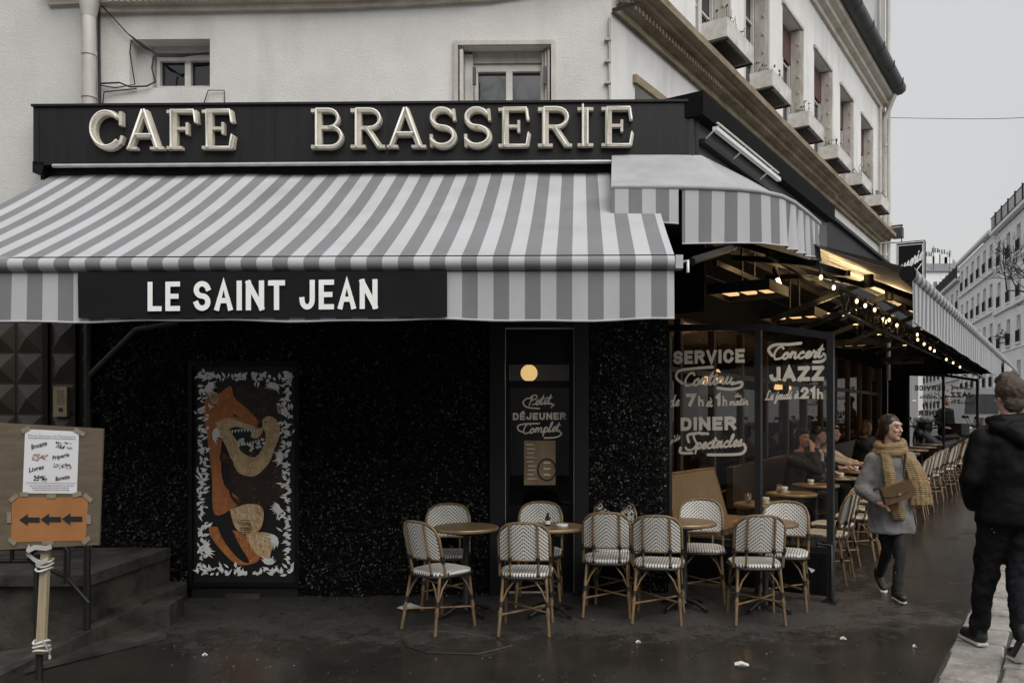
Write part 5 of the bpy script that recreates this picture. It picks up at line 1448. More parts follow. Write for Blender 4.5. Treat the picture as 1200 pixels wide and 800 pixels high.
def lettering(root, T, o, mirror=False):
    """T maps photo pixels on the near screen to world points on this screen"""
    nr = -EV
    hm = 1 / F * T(880, 450).y if not mirror else None
    d = (T(800, 440) - T(800, 450)).length / 10
    off = .006
    def put(m): m.build('lettering', M['glass_letter'], root)
    def Bk(s, x0, y0, x1, y1, hp_, w=.27, g=.14): m = MB(); write_block(m, s, T(x0, y0), T(x1, y1), hp_ * d, w, g, h=off, nrm=nr); put(m)
    def Sc(s, x0, y0, x1, y1, hp_, w=.12): m = MB(); write_script(m, s, T(x0, y0), T(x1, y1), hp_ * d, w, h=off, nrm=nr); put(m)
    def Sw(pts, w=3.2): m = MB(); swash(m, [T(x, y) for x, y in pts], w * d, h=off, nrm=nr); m.build('flourish', M['glass_letter'], root)
    z5 = lambda pts: [(770 + x / 4, 370 + y / 4) for x, y in pts]
    Bk('SERVICE', 789.5, 427, 873, 425, 16)
    Sc('Continu', 801, 452, 859, 449, 14.5, .17)
    Sw(z5([(262, 240), (180, 246), (105, 258), (92, 290), (120, 316)])); Sw(z5([(352, 320), (396, 310), (392, 334), (345, 344), (285, 338)]))
    Sc('de', 784.5, 476, 796, 475, 13, .14); Bk('7', 804, 476, 816, 476, 15, .27); Bk('h', 818.5, 476, 825, 476, 12, .2)
    Sc('à', 828, 476, 835, 476, 12, .14); Bk('1', 839, 476, 845, 476, 15, .3); Bk('h', 847, 476, 852.5, 476, 12, .2)
    Sc('du', 861, 465, 869, 465, 5, .17); Sc('matin', 855, 475, 877, 474, 9, .14)
    Bk('DINER', 798, 504.5, 863, 503.5, 15.5)
    Sc("ap'de", 782, 522, 797, 514, 7, .15)
    Sc('pectacles', 815, 526, 870, 522, 13.5, .17); Sc('S', 803, 527, 818, 526, 19, .13)
    Sw(z5([(240, 552), (180, 550), (145, 560), (150, 590)])); Sw(z5([(112, 618), (112, 640), (165, 642)])); Sw(z5([(408, 600), (416, 622), (395, 645), (320, 650), (240, 650)]))
    Sc('Concert', 905, 421, 963, 418.5, 13.5, .17)
    Sw(z5([(675, 128), (620, 134), (555, 136), (524, 158), (540, 186)])); Sw(z5([(782, 178), (794, 192), (775, 212), (735, 216)]))
    Bk('JAZZ', 902, 447, 966, 446, 16)
    Sc('Le jeudi à', 897, 468.5, 936, 466.5, 10, .14); Bk('21', 938.5, 467.5, 956, 467.5, 13.5, .3); Bk('h', 957.5, 467.5, 965, 467.5, 11.5, .24)
lettering(WS, hs_, None)
WF, hf_, kp2, NF = screen('terrace_windscreen', 'far glass terrace windscreen with its lettering seen in reverse behind the woman', 13.0, False)
def farmap(x, y):
    p = hs_(x, y); q = p - C0; n = q.dot(EN)
    f = (n - NS[0]) / (NS[2] - NS[0]); n2 = NF[0] + (NF[2] - NF[0]) * f
    return SW(13.0, n2, (p.z - gt(.6)) * .885 + gt(13.0))
# the far screen carries the same words for readers beyond it, so from here they read backwards
def lettering_far():
    d = (farmap(800, 440) - farmap(800, 450)).length / 10; nr = EV; off = .006
    mir = lambda x0, x1, x: x
    c1, c2 = (783 + 889) / 2, (889 + 973.5) / 2
    def Bk(s, x0, y0, x1, y1, hp_, c, w=.27, g=.14): m = MB(); write_block(m, s, farmap(2 * c - x0, y0), farmap(2 * c - x1, y1), hp_ * d, w, g, h=off, nrm=nr); m.build('lettering', M['ink_grey'], WF)
    def Sc(s, x0, y0, x1, y1, hp_, c, w=.14): m = MB(); write_script(m, s, farmap(2 * c - x0, y0), farmap(2 * c - x1, y1), hp_ * d, w, h=off, nrm=nr); m.build('lettering', M['ink_grey'], WF)
    Bk('SERVICE', 789.5, 427, 873, 427, 16, c1); Sc('Continu', 801, 452, 859, 450, 14.5, c1)
    Bk('7', 804, 476, 816, 476, 15, c1); Bk('1', 839, 476, 845, 476, 15, c1, .3); Bk('h', 847, 476, 852.5, 476, 12, c1, .2); Bk('h', 818.5, 476, 825, 476, 12, c1, .2)
    Bk('DINER', 798, 504, 863, 504, 15.5, c1); Sc('Spectacles', 803, 526, 870, 524, 14, c1)
    Sc('Concert', 905, 421, 963, 419, 13.5, c2); Bk('JAZZ', 902, 447, 966, 447, 16, c2); Sc('Le jeudi à', 897, 468, 936, 467, 10, c2); Bk('21', 938.5, 467.5, 956, 467.5, 13.5, c2, .3); Bk('h', 957.5, 467.5, 965, 467.5, 11.5, c2, .24)
lettering_far()
m = MB(); m.prism([SW(12.9, n, z) for n, z in ((.05, 2.64), (2.36, 2.60), (2.46, 2.70), (.82, 3.58), (.05, 3.9))], EV * .12); m.box(SW(12.9, .05, gt(13) ), EV * .12, EN * .38, Z * 2.3); tag(m.build('header_panel', M['black_matte']), 'black panel closing the terrace above the far windscreen', 'panel')
# lamps hanging inside the cafe
IL = [(1.6, -1.2, 2.48), (3.4, -1.6, 2.5), (5.2, -1.0, 2.2), (6.8, -1.8, 2.25), (8.6, -1.1, 2.2), (10.4, -1.5, 2.25)]
for i, (t, n, z) in enumerate(IL):
    r_ = thing('pendant_lamp', ['first', 'second', 'third', 'fourth', 'fifth', 'sixth'][i] + ' warm pendant lamp from the corner, glowing inside the dark side shopfront', 'lamp', SW(t, n, z), 0, 'pendant lamps inside the cafe')
    m = MB(); m.lathe(SW(t, n, z), [(.09, 0), (.10, .03), (.05, .16), (.02, .2)], 12); m.build('lamp_shade', M['lamp_warm'], r_)
    m = MB(); m.tube([SW(t, n, z + .2), SW(t, n, 2.88)], .006, 5); m.build('cord', M['wire'], r_)
    ld = bpy.data.lights.new('pendant_light', 'POINT'); ld.energy = 6; ld.color = (1, .62, .3); ld.shadow_soft_size = .08
    lo = bpy.data.objects.new('pendant_light', ld); COL.objects.link(lo); lo.location = SW(t, n, z - .15)
# ================================================================== CHAIRS AND TABLES
def yb(z): return -.165 - (z - .44) * .235
def make_chair(root):
    # seat: rounded trapezoid, woven
    def outline(k, off=0):
        out = []
        for q in range(28):
            a = 2 * math.pi * q / 28; c, s = math.cos(a), math.sin(a)
            x = math.copysign(abs(c) ** .55, c); y = math.copysign(abs(s) ** .55, s)
            out.append(V((x * (.195 + .015 * y) + 0, y * .20 + .01, k)) * 1.0)
        return [V((p.x * (1 + off), p.y * (1 + off), p.z)) for p in out]
    m = MB()
    r0, r1, r2, r3 = outline(.437, -.02), outline(.440, .02), outline(.462, .02), outline(.470, -.06)
    m.grid([r0, r1, r2, r3], closed=True); m.face(r3); m.face(r0[::-1])
    m.build('seat', M['weave_seat'], root, local=True)
    m = MB(); m.tube(outline(.432, .035), .012, 6, closed=True); m.build('seat_rim', M['binding'], root, local=True)
    # woven back panel
    rows = []
    zs = [.575, .62, .67, .72, .76, .79, .815, .835, .848, .854]
    def hw(z): return .185 if z < .74 else .185 * (1 - ((z - .74) / .118) ** 2.4) ** .45 if z < .857 else .02
    for z in zs:
        w_ = hw(z); rows.append([V((w_ * k / 6, yb(z) + .045 * (w_ * k / 6 / .19) ** 2, z)) for k in range(-6, 7)])
    m = MB(); m.grid(rows); m.grid([[p + V((0, -.010, 0)) for p in r] for r in rows])
    m.build('backrest', M['weave_back'], root, local=True)
    # bent frame of the back
    pts = []
    for z in (.44, .50, .56, .62, .68, .74): pts.append((-.195, yb(z) + .05, z))
    for a in range(170, 9, -20):
        x = .185 * math.copysign(abs(math.cos(R(a))) ** .75, math.cos(R(a))); z = .755 + .108 * math.sin(R(a)) ** .8
        pts.append((x, yb(z) + .045 * (x / .19) ** 2 - .002, z))
    for z in (.74, .68, .62, .56, .50, .44): pts.append((.195, yb(z) + .05, z))
    m = MB(); m.tube(pts, .0115, 8); m.build('back_frame', M['rattan'], root, local=True)
    m = MB()
    for s in (-1, 1): m.tube([(s * .105, -.175, .42), (s * .108, yb(.58) - .012, .58), (s * .108, yb(.70) - .012, .70), (s * .105, yb(.845) - .006, .845)], .0095, 7)
    m.tube([(x / 10 * .185, yb(.572) + .045 * (x / 10 * .97) ** 2 - .004, .572) for x in range(-10, 11, 2)], .010, 6)
    m.build('back_slat', M['rattan'], root, local=True)
    for sx in (-1, 1):
        for sy in (1, -1):
            a, b = V((sx * .165, .165 if sy > 0 else -.150, .435)), V((sx * .192, .205 if sy > 0 else -.225, 0))
            m = MB(); m.tube([a, a.lerp(b, .5), b], [.0115, .0125, .0130], 8)
            lg = m.build('leg', M['rattan'], root, local=True)
            m = MB(); c = a.lerp(b, .46); m.tube([c + (a - b) * .045, c - (a - b) * .045], .0185, 8); m.build('binding', M['binding'], lg, local=True)
            m = MB()
            for ex, ey in ((sx * .06, a.y), (a.x, a.y - sy * .10)):
                m.tube([c, V(((c.x + ex) / 2 + (a.x - ex) * .12, (c.y + ey) / 2 + (a.y - ey) * .12, .34)), V((ex, ey, .43))], .0075, 6)
            m.build('brace', M['rattan'], lg, local=True)
    m = MB()
    f = .64
    P4 = {(sx, sy): V((sx * .165, .165 if sy > 0 else -.150, .435)).lerp(V((sx * .192, .205 if sy > 0 else -.225, 0)), f) for sx in (-1, 1) for sy in (1, -1)}
    m.tube([P4[(-1, -1)], V((0, -.01, .155)), P4[(1, 1)]], .009, 6); m.tube([P4[(1, -1)] + Z * .02, V((0, -.01, .175)), P4[(-1, 1)] + Z * .02], .009, 6)
    for k in P4.values(): m.tube([k + Z * -.012, k + Z * .03], .0175, 7)
    m.build('stretcher', M['rattan'], root, local=True)
    for s in (-1, 1):
        for seg, rad in (([(s * .107, yb(.575) - .012, .56), (s * .107, yb(.595) - .012, .595)], .016), ([(s * .195, yb(.56) + .05, .545), (s * .195, yb(.60) + .05, .60)], .018), ([(s * .107, -.175, .425), (s * .107, -.18, .46)], .016)):
            m = MB(); m.tube(seg, rad, 7); m.build('binding', M['binding'], root, local=True)

def gp(px, Y): X = (px - PX) / F * Y; p = V((X, Y, 0)); p.z = gz(p); return p
CG = 'bistro chairs on the front pavement'
FRONT = [
 ('white woven bistro chair farthest left, turned half sideways to the wooden table', 515, 6.52, (.62, .78)),
 ('white woven bistro chair against the hedge behind the leftmost table', 523, 7.22, (.06, -1)),
 ('white woven bistro chair standing alone in front of the cafe door, seen squarely from behind', 617, 6.42, (.05, 1)),
 ('white woven bistro chair against the cafe door, facing the camera behind the small bottle', 632, 7.26, (-.03, -1)),
 ('white woven bistro chair seen from behind, left one of the touching pair', 712, 6.90, (.10, 1)),
 ('white woven bistro chair seen from behind, right one of the touching pair', 772, 6.68, (.20, 1)),
 ('white woven bistro chair mostly hidden behind the touching pair, its back to the hedge', 722, 7.33, (0, -1)),
 ('bright white woven bistro chair facing the camera below the SERVICE window', 822, 7.30, (-.14, -1)),
 ('white woven bistro chair seen from behind, nearest the windscreen post', 885, 6.62, (.04, 1)),
 ('bright white woven bistro chair turned frontwards at the right end below JAZZ', 919, 7.04, (-.34, -1)),
]
proto = None
for lab, px, Y, d in FRONT:
    p = gp(px, Y)
    if proto is None:
        proto = thing('bistro_chair', lab, 'chair', p, yaw(*d), CG); make_chair(proto)
    else: place_copy(proto, p, yaw(*d), lab, CG)
def make_table(root):
    m = MB(); m.lathe((0, 0, .705), [(.262, 0), (.273, .004), (.275, .012), (.275, .026), (.272, .030)], 36); m.build('table_edge', M['table_edge'], root, local=True)
    m = MB(); m.lathe((0, 0, .7345), [(.269, 0), (.265, .003)], 36); m.build('table_top', M['table_wood'], root, local=True)
    m = MB(); m.lathe((0, 0, 0), [(.05, .05), (.028, .09), (.024, .4), (.024, .66), (.05, .70)], 12)
    for k in range(4):
        a = R(90 * k + 25); m.tube([(0, 0, .075), (.12 * math.cos(a), .12 * math.sin(a), .065), (.235 * math.cos(a), .235 * math.sin(a), .018)], [.022, .019, .015], 7); m.lathe((.235 * math.cos(a), .235 * math.sin(a), 0), [(.022, 0), (.022, .012)], 8)
    for k in range(4):
        a = R(90 * k + 25); m.tube([(0, 0, .66), (.2 * math.cos(a), .2 * math.sin(a), .70)], .010, 5)
    m.build('pedestal', M['iron'], root, local=True)
TG = 'round bistro tables'
tproto = None
TABS = [('round bistro table with wooden top standing leftmost beside the hedge', gp(546, 6.90)),
        ('round bistro table carrying a small bottle in front of the cafe door', gp(646, 6.86)),
        ('round bistro table between the touching pair of chairs and the SERVICE window', gp(802, 7.00)),
        ('round bistro table half hidden behind the chair nearest the windscreen post', gp(897, 6.92))]
ORD = ['nearest', 'second', 'third', 'fourth', 'fifth', 'sixth', 'seventh', 'eighth', 'ninth', 'tenth', 'eleventh', 'twelfth', 'thirteenth', 'fourteenth', 'fifteenth', 'sixteenth', 'seventeenth', 'last']
TT = [1.25 + .98 * k for k in range(12)]
for k, t in enumerate(TT):
    TABS.append((('round terrace table laid for guests, %s behind the near glass windscreen' % ORD[k]), SW(t, 1.02, gt(t))))
tabs = []
for lab, p in TABS:
    if tproto is None: tproto = thing('bistro_table', lab, 'table', p, .3, TG); make_table(tproto); tabs.append(tproto)
    else: tabs.append(place_copy(tproto, p, .3, lab, TG))
RG = 'bistro chairs along the street edge of the terrace'
t = 1.42; k = 0; rr = random.Random(6)
while t < 12.7:
    p = SW(t + rr.uniform(-.05, .05), 1.56 + rr.uniform(-.05, .05), gt(t)); d = -EN + EV * rr.uniform(-.18, .12)
    side_lab = 'rattan terrace chair with its back to the street, %s from the near glass windscreen' % ORD[min(k, 17)]
    place_copy(proto, p, yaw(d.x, d.y), side_lab, RG); t += .66; k += 1
# things on the tables
tz = TABS[1][1].z + .738; c = TABS[1][1]
CS = thing('condiment_bottle', 'small dark bottle with pale label on the table by the cafe door', 'bottle', V((c.x - .03, c.y, tz)))
m = MB(); m.lathe(V((c.x - .03, c.y, tz)), [(.022, 0), (.023, .06), (.012, .085), (.011, .105)], 10); m.build('bottle_body', M['bottle'], CS)
m = MB(); m.lathe(V((c.x - .03, c.y, tz + .015)), [(.0238, 0), (.0238, .03)], 10); m.build('bottle_label', M['ceramic'], CS)
m = MB(); m.lathe(V((c.x + .09, c.y - .04, tz)), [(.045, 0), (.055, .018), (.050, .02), (.03, .01)], 14)
tag(m.build('saucer', M['ceramic']), 'small white saucer beside the dark bottle on the table by the cafe door', 'saucer')
rr = random.Random(12)
CL = 'white cup on the %s terrace table from the near windscreen'
for k in range(6):
    p = SW(TT[k] + rr.uniform(-.1, .1), 1.02 + rr.uniform(-.12, .12), gt(TT[k]) + .738)
    cu = thing('coffee_cup', CL % ORD[k], 'cup', p, 0, 'cups on the terrace tables')
    m = MB(); m.lathe(p, [(.022, .004), (.035, .03), (.037, .06), (.033, .06), (.02, .012)], 12); m.build('cup_bowl', M['ceramic'], cu)
    m = MB(); m.lathe(p, [(.05, 0), (.06, .006), (.02, .006)], 14); m.build('saucer', M['ceramic'], cu)
for k in (0, 1, 3):
    p = SW(TT[k] - .12, .92, gt(TT[k]) + .738); g_ = thing('water_glass', 'clear tumbler on the %s terrace table from the near windscreen' % ORD[k], 'glass', p, 0, 'tumblers on the terrace tables')
    m = MB(); m.lathe(p, [(.026, 0), (.033, .10), (.031, .10), (.025, .006)], 12); m.build('tumbler', M['glass'], g_)
# wicker bench along the shopfront, behind the near windscreen
BN = thing('wicker_bench', 'tan wicker bench with a sloping woven back behind the SERVICE window', 'bench', SW(1.5, .45, gt(1.5)))
b0, b1 = .95, 2.35; g = gt(1.5)
m = MB(); m.box(SW(b0, .22, g + .40), EV * (b1 - b0), EN * .46, Z * .06); m.build('seat', M['weave_tan'], BN)
m = MB(); m.grid([[SW(t, .24 - .16 * s, g + .46 + .52 * s) for t in (b0, (b0 + b1) / 2, b1)] for s in (0, .5, 1)]); m.grid([[SW(t, .21 - .16 * s, g + .46 + .52 * s) for t in (b0, (b0 + b1) / 2, b1)] for s in (0, .5, 1)]); m.build('backrest', M['weave_tan'], BN)
m = MB(); m.tube([SW(b0, .24, g + .42), SW(b0, .07, g + .99), SW(b1, .07, g + .99), SW(b1, .24, g + .42)], .018, 7); m.build('back_frame', M['rattan'], BN)
for t, n in ((b0 + .04, .26), (b1 - .04, .26), (b0 + .04, .62), (b1 - .04, .62)):
    m = MB(); m.tube([SW(t, n, g + .41), SW(t, n, g)], .018, 7); m.build('leg', M['rattan'], BN)
BN2 = thing('wicker_bench', 'long dark wicker bench along the shopfront on which the guests sit', 'bench', SW(7, .45, gt(7)))
b0, b1 = 2.7, 12.2
m = MB(); m.prism([SW(b0, .22, gt(b0) + .40), SW(b1, .22, gt(b1) + .40), SW(b1, .66, gt(b1) + .40), SW(b0, .66, gt(b0) + .40)], Z * .06); m.build('seat', M['dark_wood'], BN2)
m = MB(); m.prism([SW(b0, .10, gt(b0) + .46), SW(b1, .10, gt(b1) + .46), SW(b1, .10, gt(b1) + .95), SW(b0, .10, gt(b0) + .95)], EN * .08); m.build('backrest', M['dark_wood'], BN2)
m = MB(); m.prism([SW(b0, .24, gt(b0)), SW(b1, .24, gt(b1)), SW(b1, .24, gt(b1) + .4), SW(b0, .24, gt(b0) + .4)], EN * .05); m.build('plinth', M['black_matte'], BN2)

# ================================================================== STAIRS, RAIL AND NOTICE BOARD AT THE LEFT
STR = thing('stone_stairs', 'worn stone steps with a sloping stone edge leading up to the studded door', 'stairs', V((-4.6, 6.6, -.1)))
yF = 6.15
def stepb(name, px1, top, yf):
    x1 = (px1 - PX) / F * yf; m = MB()
    yw = 7.55
    x0 = -6.6
    bv = .02
    m.prism([V((x0, yf, -.3)), V((x1, yf, -.3)), V((x1, yf, top - bv)), V((x1 - .012, yf, top)), V((x0, yf, top))], V((0, yw - yf, 0)))
    return m
m = stepb('', 103, .46, 6.25); m.box(V((-6.6, 6.20, .38)), V(((108 - PX) / F * 6.25 + 6.6, 0, 0)), V((0, 1.3, 0)), Z * .085); m.build('landing', M['stone'], STR)
m = stepb('', 126, .33, 6.55); m.build('step', M['stone'], STR)
m = stepb('', 146, .15, 6.48); m.build('step', M['stone'], STR)
m = MB()
pa, pb = P(-30, 806, 5.15), P(168, 708, 6.6)
def gr(p): return V((p.x, p.y, gz(p) - .1))
m.prism([pa, pb, gr(pb), gr(pa)], V((-.10, .12, 0)).normalized() * .16)
m.box(V((pb.x - .02, pb.y, gz(pb) - .1)), V((.22, .03, 0)), V((-.05, .35, 0)), Z * .28)
m.build('sloping_edge', M['stone'], STR)
m = MB(); pc, pd_ = P(30, 800, 5.2), P(195, 735, 6.3)
m.prism([V((pc.x - .5, pc.y - .1, gz(pc) + .002)), V((pd_.x, pd_.y, gz(pd_) + .002)), V((pd_.x - .3, pd_.y + .3, gz(pd_) + .002)), V((pc.x - .9, pc.y + .5, gz(pc) + .002))], Z * .03); m.build('foot_slab', M['stone'], STR)
RL = thing('stair_railing', 'black iron handrail on posts beside the stone steps', 'railing', P(60, 700, 6.1))
m = MB(); yr = 5.75
rp = lambda x, y, Y=yr: P(x, y, Y)
m.tube([rp(-20, 641), rp(40, 641), rp(76, 640), rp(79, 645), rp(78, 683)], .022, 7); m.tube([rp(-20, 657), rp(40, 657), rp(44, 661), rp(78, 676), rp(104, 706)], .015, 6)
m.tube([rp(14, 641), rp(14, 657)], .015, 6); m.tube([rp(46, 640), rp(36, 647), rp(35, 656), rp(44, 661)], .02, 6)
m.build('handrail', M['iron'], RL)
m = MB(); m.tube([P(102, 636, 6.1), V((P(102, 636, 6.1).x, 6.1, gz(V((-3.5, 6.1, 0)))))], .026, 7); m.build('post', M['iron'], RL)
m = MB(); q = rp(44, 650); m.tube([q, V((q.x, q.y, -.1))], .024, 7); m.build('post', M['iron'], RL)
YB = 5.35; NB_ = V((0, -1, 0))
NOT = thing('notice_board', 'plywood notice board taped to a pine stake by the stairs', 'notice board', P(50, 780, YB))
bp = lambda x, y, d=0: P(x, y, YB - .03 - d)
m = MB(); m.prism([bp(-42, 646), bp(116, 638), bp(121, 502), bp(-40, 493)], V((0, .014, 0))); bo = m.build('board', M['board'], NOT)
m = MB(); m.prism([P(41, 766, YB), P(51, 766, YB), P(57, 640, YB), P(48, 640, YB)], V((0, .03, 0))); m.prism([P(49, 640, YB), P(57, 640, YB), P(59, 520, YB), P(51, 520, YB)], V((0, .03, 0))); m.build('stake', M['stake'], NOT)
m = MB(); a_, b_ = P(46, 650, YB + .05), P(46, 830, YB + .05); b_.z = -.1; m.tube([a_, b_], .022, 8); m.build('post', M['iron'], NOT)
for i, (x, y) in enumerate(((50, 657), (50, 662), (49, 667), (46, 752), (46, 757), (46, 762))):
    if i % 3 == 0: m = MB()
    cc = P(x, y, YB); m.tube([cc + V((.045 * math.cos(R(a)), .025 + .052 * math.sin(R(a)), .008 * math.sin(R(a * 2 + i * 50)))) for a in range(0, 360, 20)],   .008, 5, closed=True)
    if i % 3 == 2: m.build('tie_tape', M['tape'], NOT)
for pts in ([(34, 640), (31, 648), (38, 654), (46, 660), (56, 655)], [(50, 752), (55, 758), (59, 768), (57, 770)], [(31, 646), (40, 641), (54, 642), (60, 640)]):
    pr_ = [P(x, y, YB - .04) for x, y in pts]; m = MB()
    m.grid([[p + V((0, -.003, .016)) for p in pr_], [p - V((0, -.003, .016)) for p in pr_]]); m.grid([[p + V((0, .003, .016)) for p in pr_], [p - V((0, -.009, .016)) for p in pr_]]); m.build('tie_tape', M['tape'], NOT)
m = MB(); m.prism([bp(26.5, 577.5, .003), bp(90, 578, .003), bp(92.5, 505.5, .003), bp(29.5, 502.5, .003)], V((0, .0015, 0))); pa_ = m.build('white_notice', M['paper'], NOT)
m = MB(); e = .0065
kw = dict(up=V((0, 0, 1)), nrm=NB_)
font_text(m, 'Fanuse Saint Jean de Montmartre', bp(33, 511, e), bp(88, 512.5, e), .016, 1, **kw)
m.face([bp(33, 513, e), bp(88.5, 514.3, e), bp(88.5, 513.7, e), bp(33, 512.4, e)], 1)
def slant(t_, x0, y0, x1, y1, hh, mi=0):
    A, B = bp(x0, y0, e), bp(x1, y1, e); ex = (B - A).normalized(); up = V((-ex.z, 0, ex.x)); font_text(m, t_, A, B, hh, mi, up=up, nrm=NB_, shear=.25, bold=.02)
slant('Brocante', 37, 526, 55.5, 521, .030); slant('Friperie', 61.5, 538.5, 81.5, 534, .026); slant('Livres', 34, 553, 52, 548.5, .028); slant('Buvette', 65, 563, 82, 560, .026)
rr = random.Random(31)
for cx, cy, w_, h_, pal in ((75, 521, 9, 4, (0, 1)), (47, 535, 9, 4, (0, 1, 2, 2)), (73, 545.5, 10, 3, (0, 1, 1)), (47, 560, 8, 3, (0, 1))):
    for k in range(26):
        x, y = cx + rr.uniform(-w_, w_), cy + rr.uniform(-h_, h_) * (1 - .4 * abs(x - cx) / w_) if False else cy + rr.uniform(-h_, h_)
        s, q = rr.uniform(.5, 1.9), rr.uniform(.4, 1.1); ee = e + rr.random() * .0006
        m.face([bp(x - s, y + q, ee), bp(x + s, y + q * .6, ee), bp(x + s * .7, y - q, ee), bp(x - s * .6, y - q * .8, ee)], rr.choice(pal))
for k in range(3):      # small print, too small to read in the photograph
    y = 568.5 + k * 2.6; x = 35 + k * 2
    while x < 84 - k * 3:
        l = rr.uniform(1.2, 3.6); m.face([bp(x, y + .45, e), bp(x + l, y + .45, e), bp(x + l, y - .45, e), bp(x, y - .45, e)], 1); x += l + .8
m.face([bp(30, 565.4, e), bp(90, 566, e), bp(90, 565.5, e), bp(30, 564.9, e)], 1)
m.build('notice_print', [M['ink'], M['ink_grey'], M['ink_red']], pa_)
m = MB(); m.prism([bp(12.5, 635, .003), bp(100, 633, .003), bp(103.5, 582.5, .003), bp(14.5, 582, .003)], V((0, .0015, 0))); og = m.build('orange_notice', M['orange'], NOT)
m = MB()
for k in range(3):
    x = 22.5 + k * 25; y = 608.8 - k * .5
    m.face([bp(*q, .0062) for q in ((x, y), (x + 10, y + 7), (x + 10, y + 3), (x + 24, y + 3), (x + 24, y - 3), (x + 10, y - 3), (x + 10, y - 7))])
m.build('arrow', M['ink'], og)
m = MB(); rr = random.Random(9)
for cx, cy, an in ((16, 583, .7), (103, 583, -.7), (14, 634, -.7), (101, 633, .7), (10.5, 606, 1.57), (104, 608, 1.57), (60, 581, 0), (56, 635.5, 0), (28, 579, 0), (90, 579, .3), (30, 503, .5), (93, 506, -.5)):
    l, wq = rr.uniform(5, 7), 2.6; c, s = math.cos(an), math.sin(an)
    m = MB(); m.face([bp(cx + a * l * c - b * wq * s, cy - a * l * s - b * wq * c, .0075 + rr.random() * .001) for a, b in ((-1, -1), (1, -1), (1, 1), (-1, 1))]); m.build('adhesive_tape', M['clear_tape'], NOT)

# ================================================================== SMALL THINGS ON THE GROUND
def gpx(px, py):       # ground point under a pixel
    s = 6.0
    for _ in range(30):
        p = P(px, py, s); s += (p.z - gz(p)) / max(.02, (py - PY) / F) * .7
    p = P(px, py, s); p.z = gz(p); return p
m = MB(); rr = random.Random(2); p = gpx(480, 714)
m.grid([[p + V((.10 * (a - 2) / 2, .05 * (b - 1) + .02 * rr.random(), .012 + .035 * (1 - abs(a - 2) / 2.5) * (b == 1) + .01 * rr.random())) for a in range(5)] for b in range(3)])
tag(m.build('crumpled_rag', M['litter']), 'crumpled white rag on the pavement by the leftmost chair', 'rag')
LIT = [(869, 779, .045, 'folded white paper scrap lying on the wet ground in the foreground'), (988, 749, .022, 'tiny white scrap on the wet ground below the walking woman'), (1072, 758, .014, 'tiny pale scrap on the wet ground left of the kerb'), (240, 768, .018, 'tiny pale fleck on the dark ground right of the notice board stake'), (748, 753, .018, 'tiny white fleck on the ground below the touching pair of chairs')]
for x, y, s, lab in LIT:
    p = gpx(x, y); m = MB(); a = rr.uniform(-.4, .4)
    e1 = V((math.cos(a), math.sin(a), 0)) * s; e2 = V((-math.sin(a), math.cos(a), 0)) * s * .6
    m.grid([[p - e1 - e2 + Z * .004, p - e2 + Z * .016, p + e1 - e2 + Z * .005], [p - e1 + e2 + Z * .01, p + e2 + Z * .022, p + e1 * 1.1 + e2 * .7 + Z * .006]]); m.face([p - e1 - e2 + Z * .003, p + e1 - e2 + Z * .003, p + e1 + e2 * .7 + Z * .003, p - e1 + e2 + Z * .003])
    tag(m.build('paper_scrap', M['litter']), lab, 'litter')
m = MB(); rr = random.Random(41)     # grit and flakes strewn over the pavement
for k in range(420):
    x, y = rr.uniform(150, 1100), 705 + 95 * rr.random() ** .8
    p = gpx(x, y); s = rr.choice((.003, .004, .005, .006, .009)); a = rr.uniform(0, 6.28); e1 = V((math.cos(a), math.sin(a), 0)) * s; e2 = V((-math.sin(a), math.cos(a), 0)) * s * rr.uniform(.4, .9)
    m.face([p - e1 + Z * .003, p - e2 + Z * (.003 + s), p + e1 + Z * .004, p + e2 + Z * (.003 + s * .6)])
tag(m.build('pavement_grit', mat('pale_grit', (.20, .185, .16), .8, .7, 30), loc=(0, 0, 0)), 'pale grit and flakes strewn over the dark wet pavement', 'grit', kind='stuff')
# drain plate let into the pavement
m = MB(); pl_ = [gpx(x, y) for x, y in ((472, 748), (490, 741), (530, 740), (582, 748), (600, 757), (560, 767), (500, 765), (476, 757))]
m.prism([q + Z * .004 for q in pl_], Z * -.03)
for k in range(len(pl_)):
    a, b = pl_[k], pl_[(k + 1) % len(pl_)]; m.tube([a + Z * .006, b + Z * .006], .008, 5)
tag(m.build('drain_cover', M['ground'], loc=(0, 0, 0)), 'flat iron drain cover let into the pavement below the left chairs', 'drain cover')

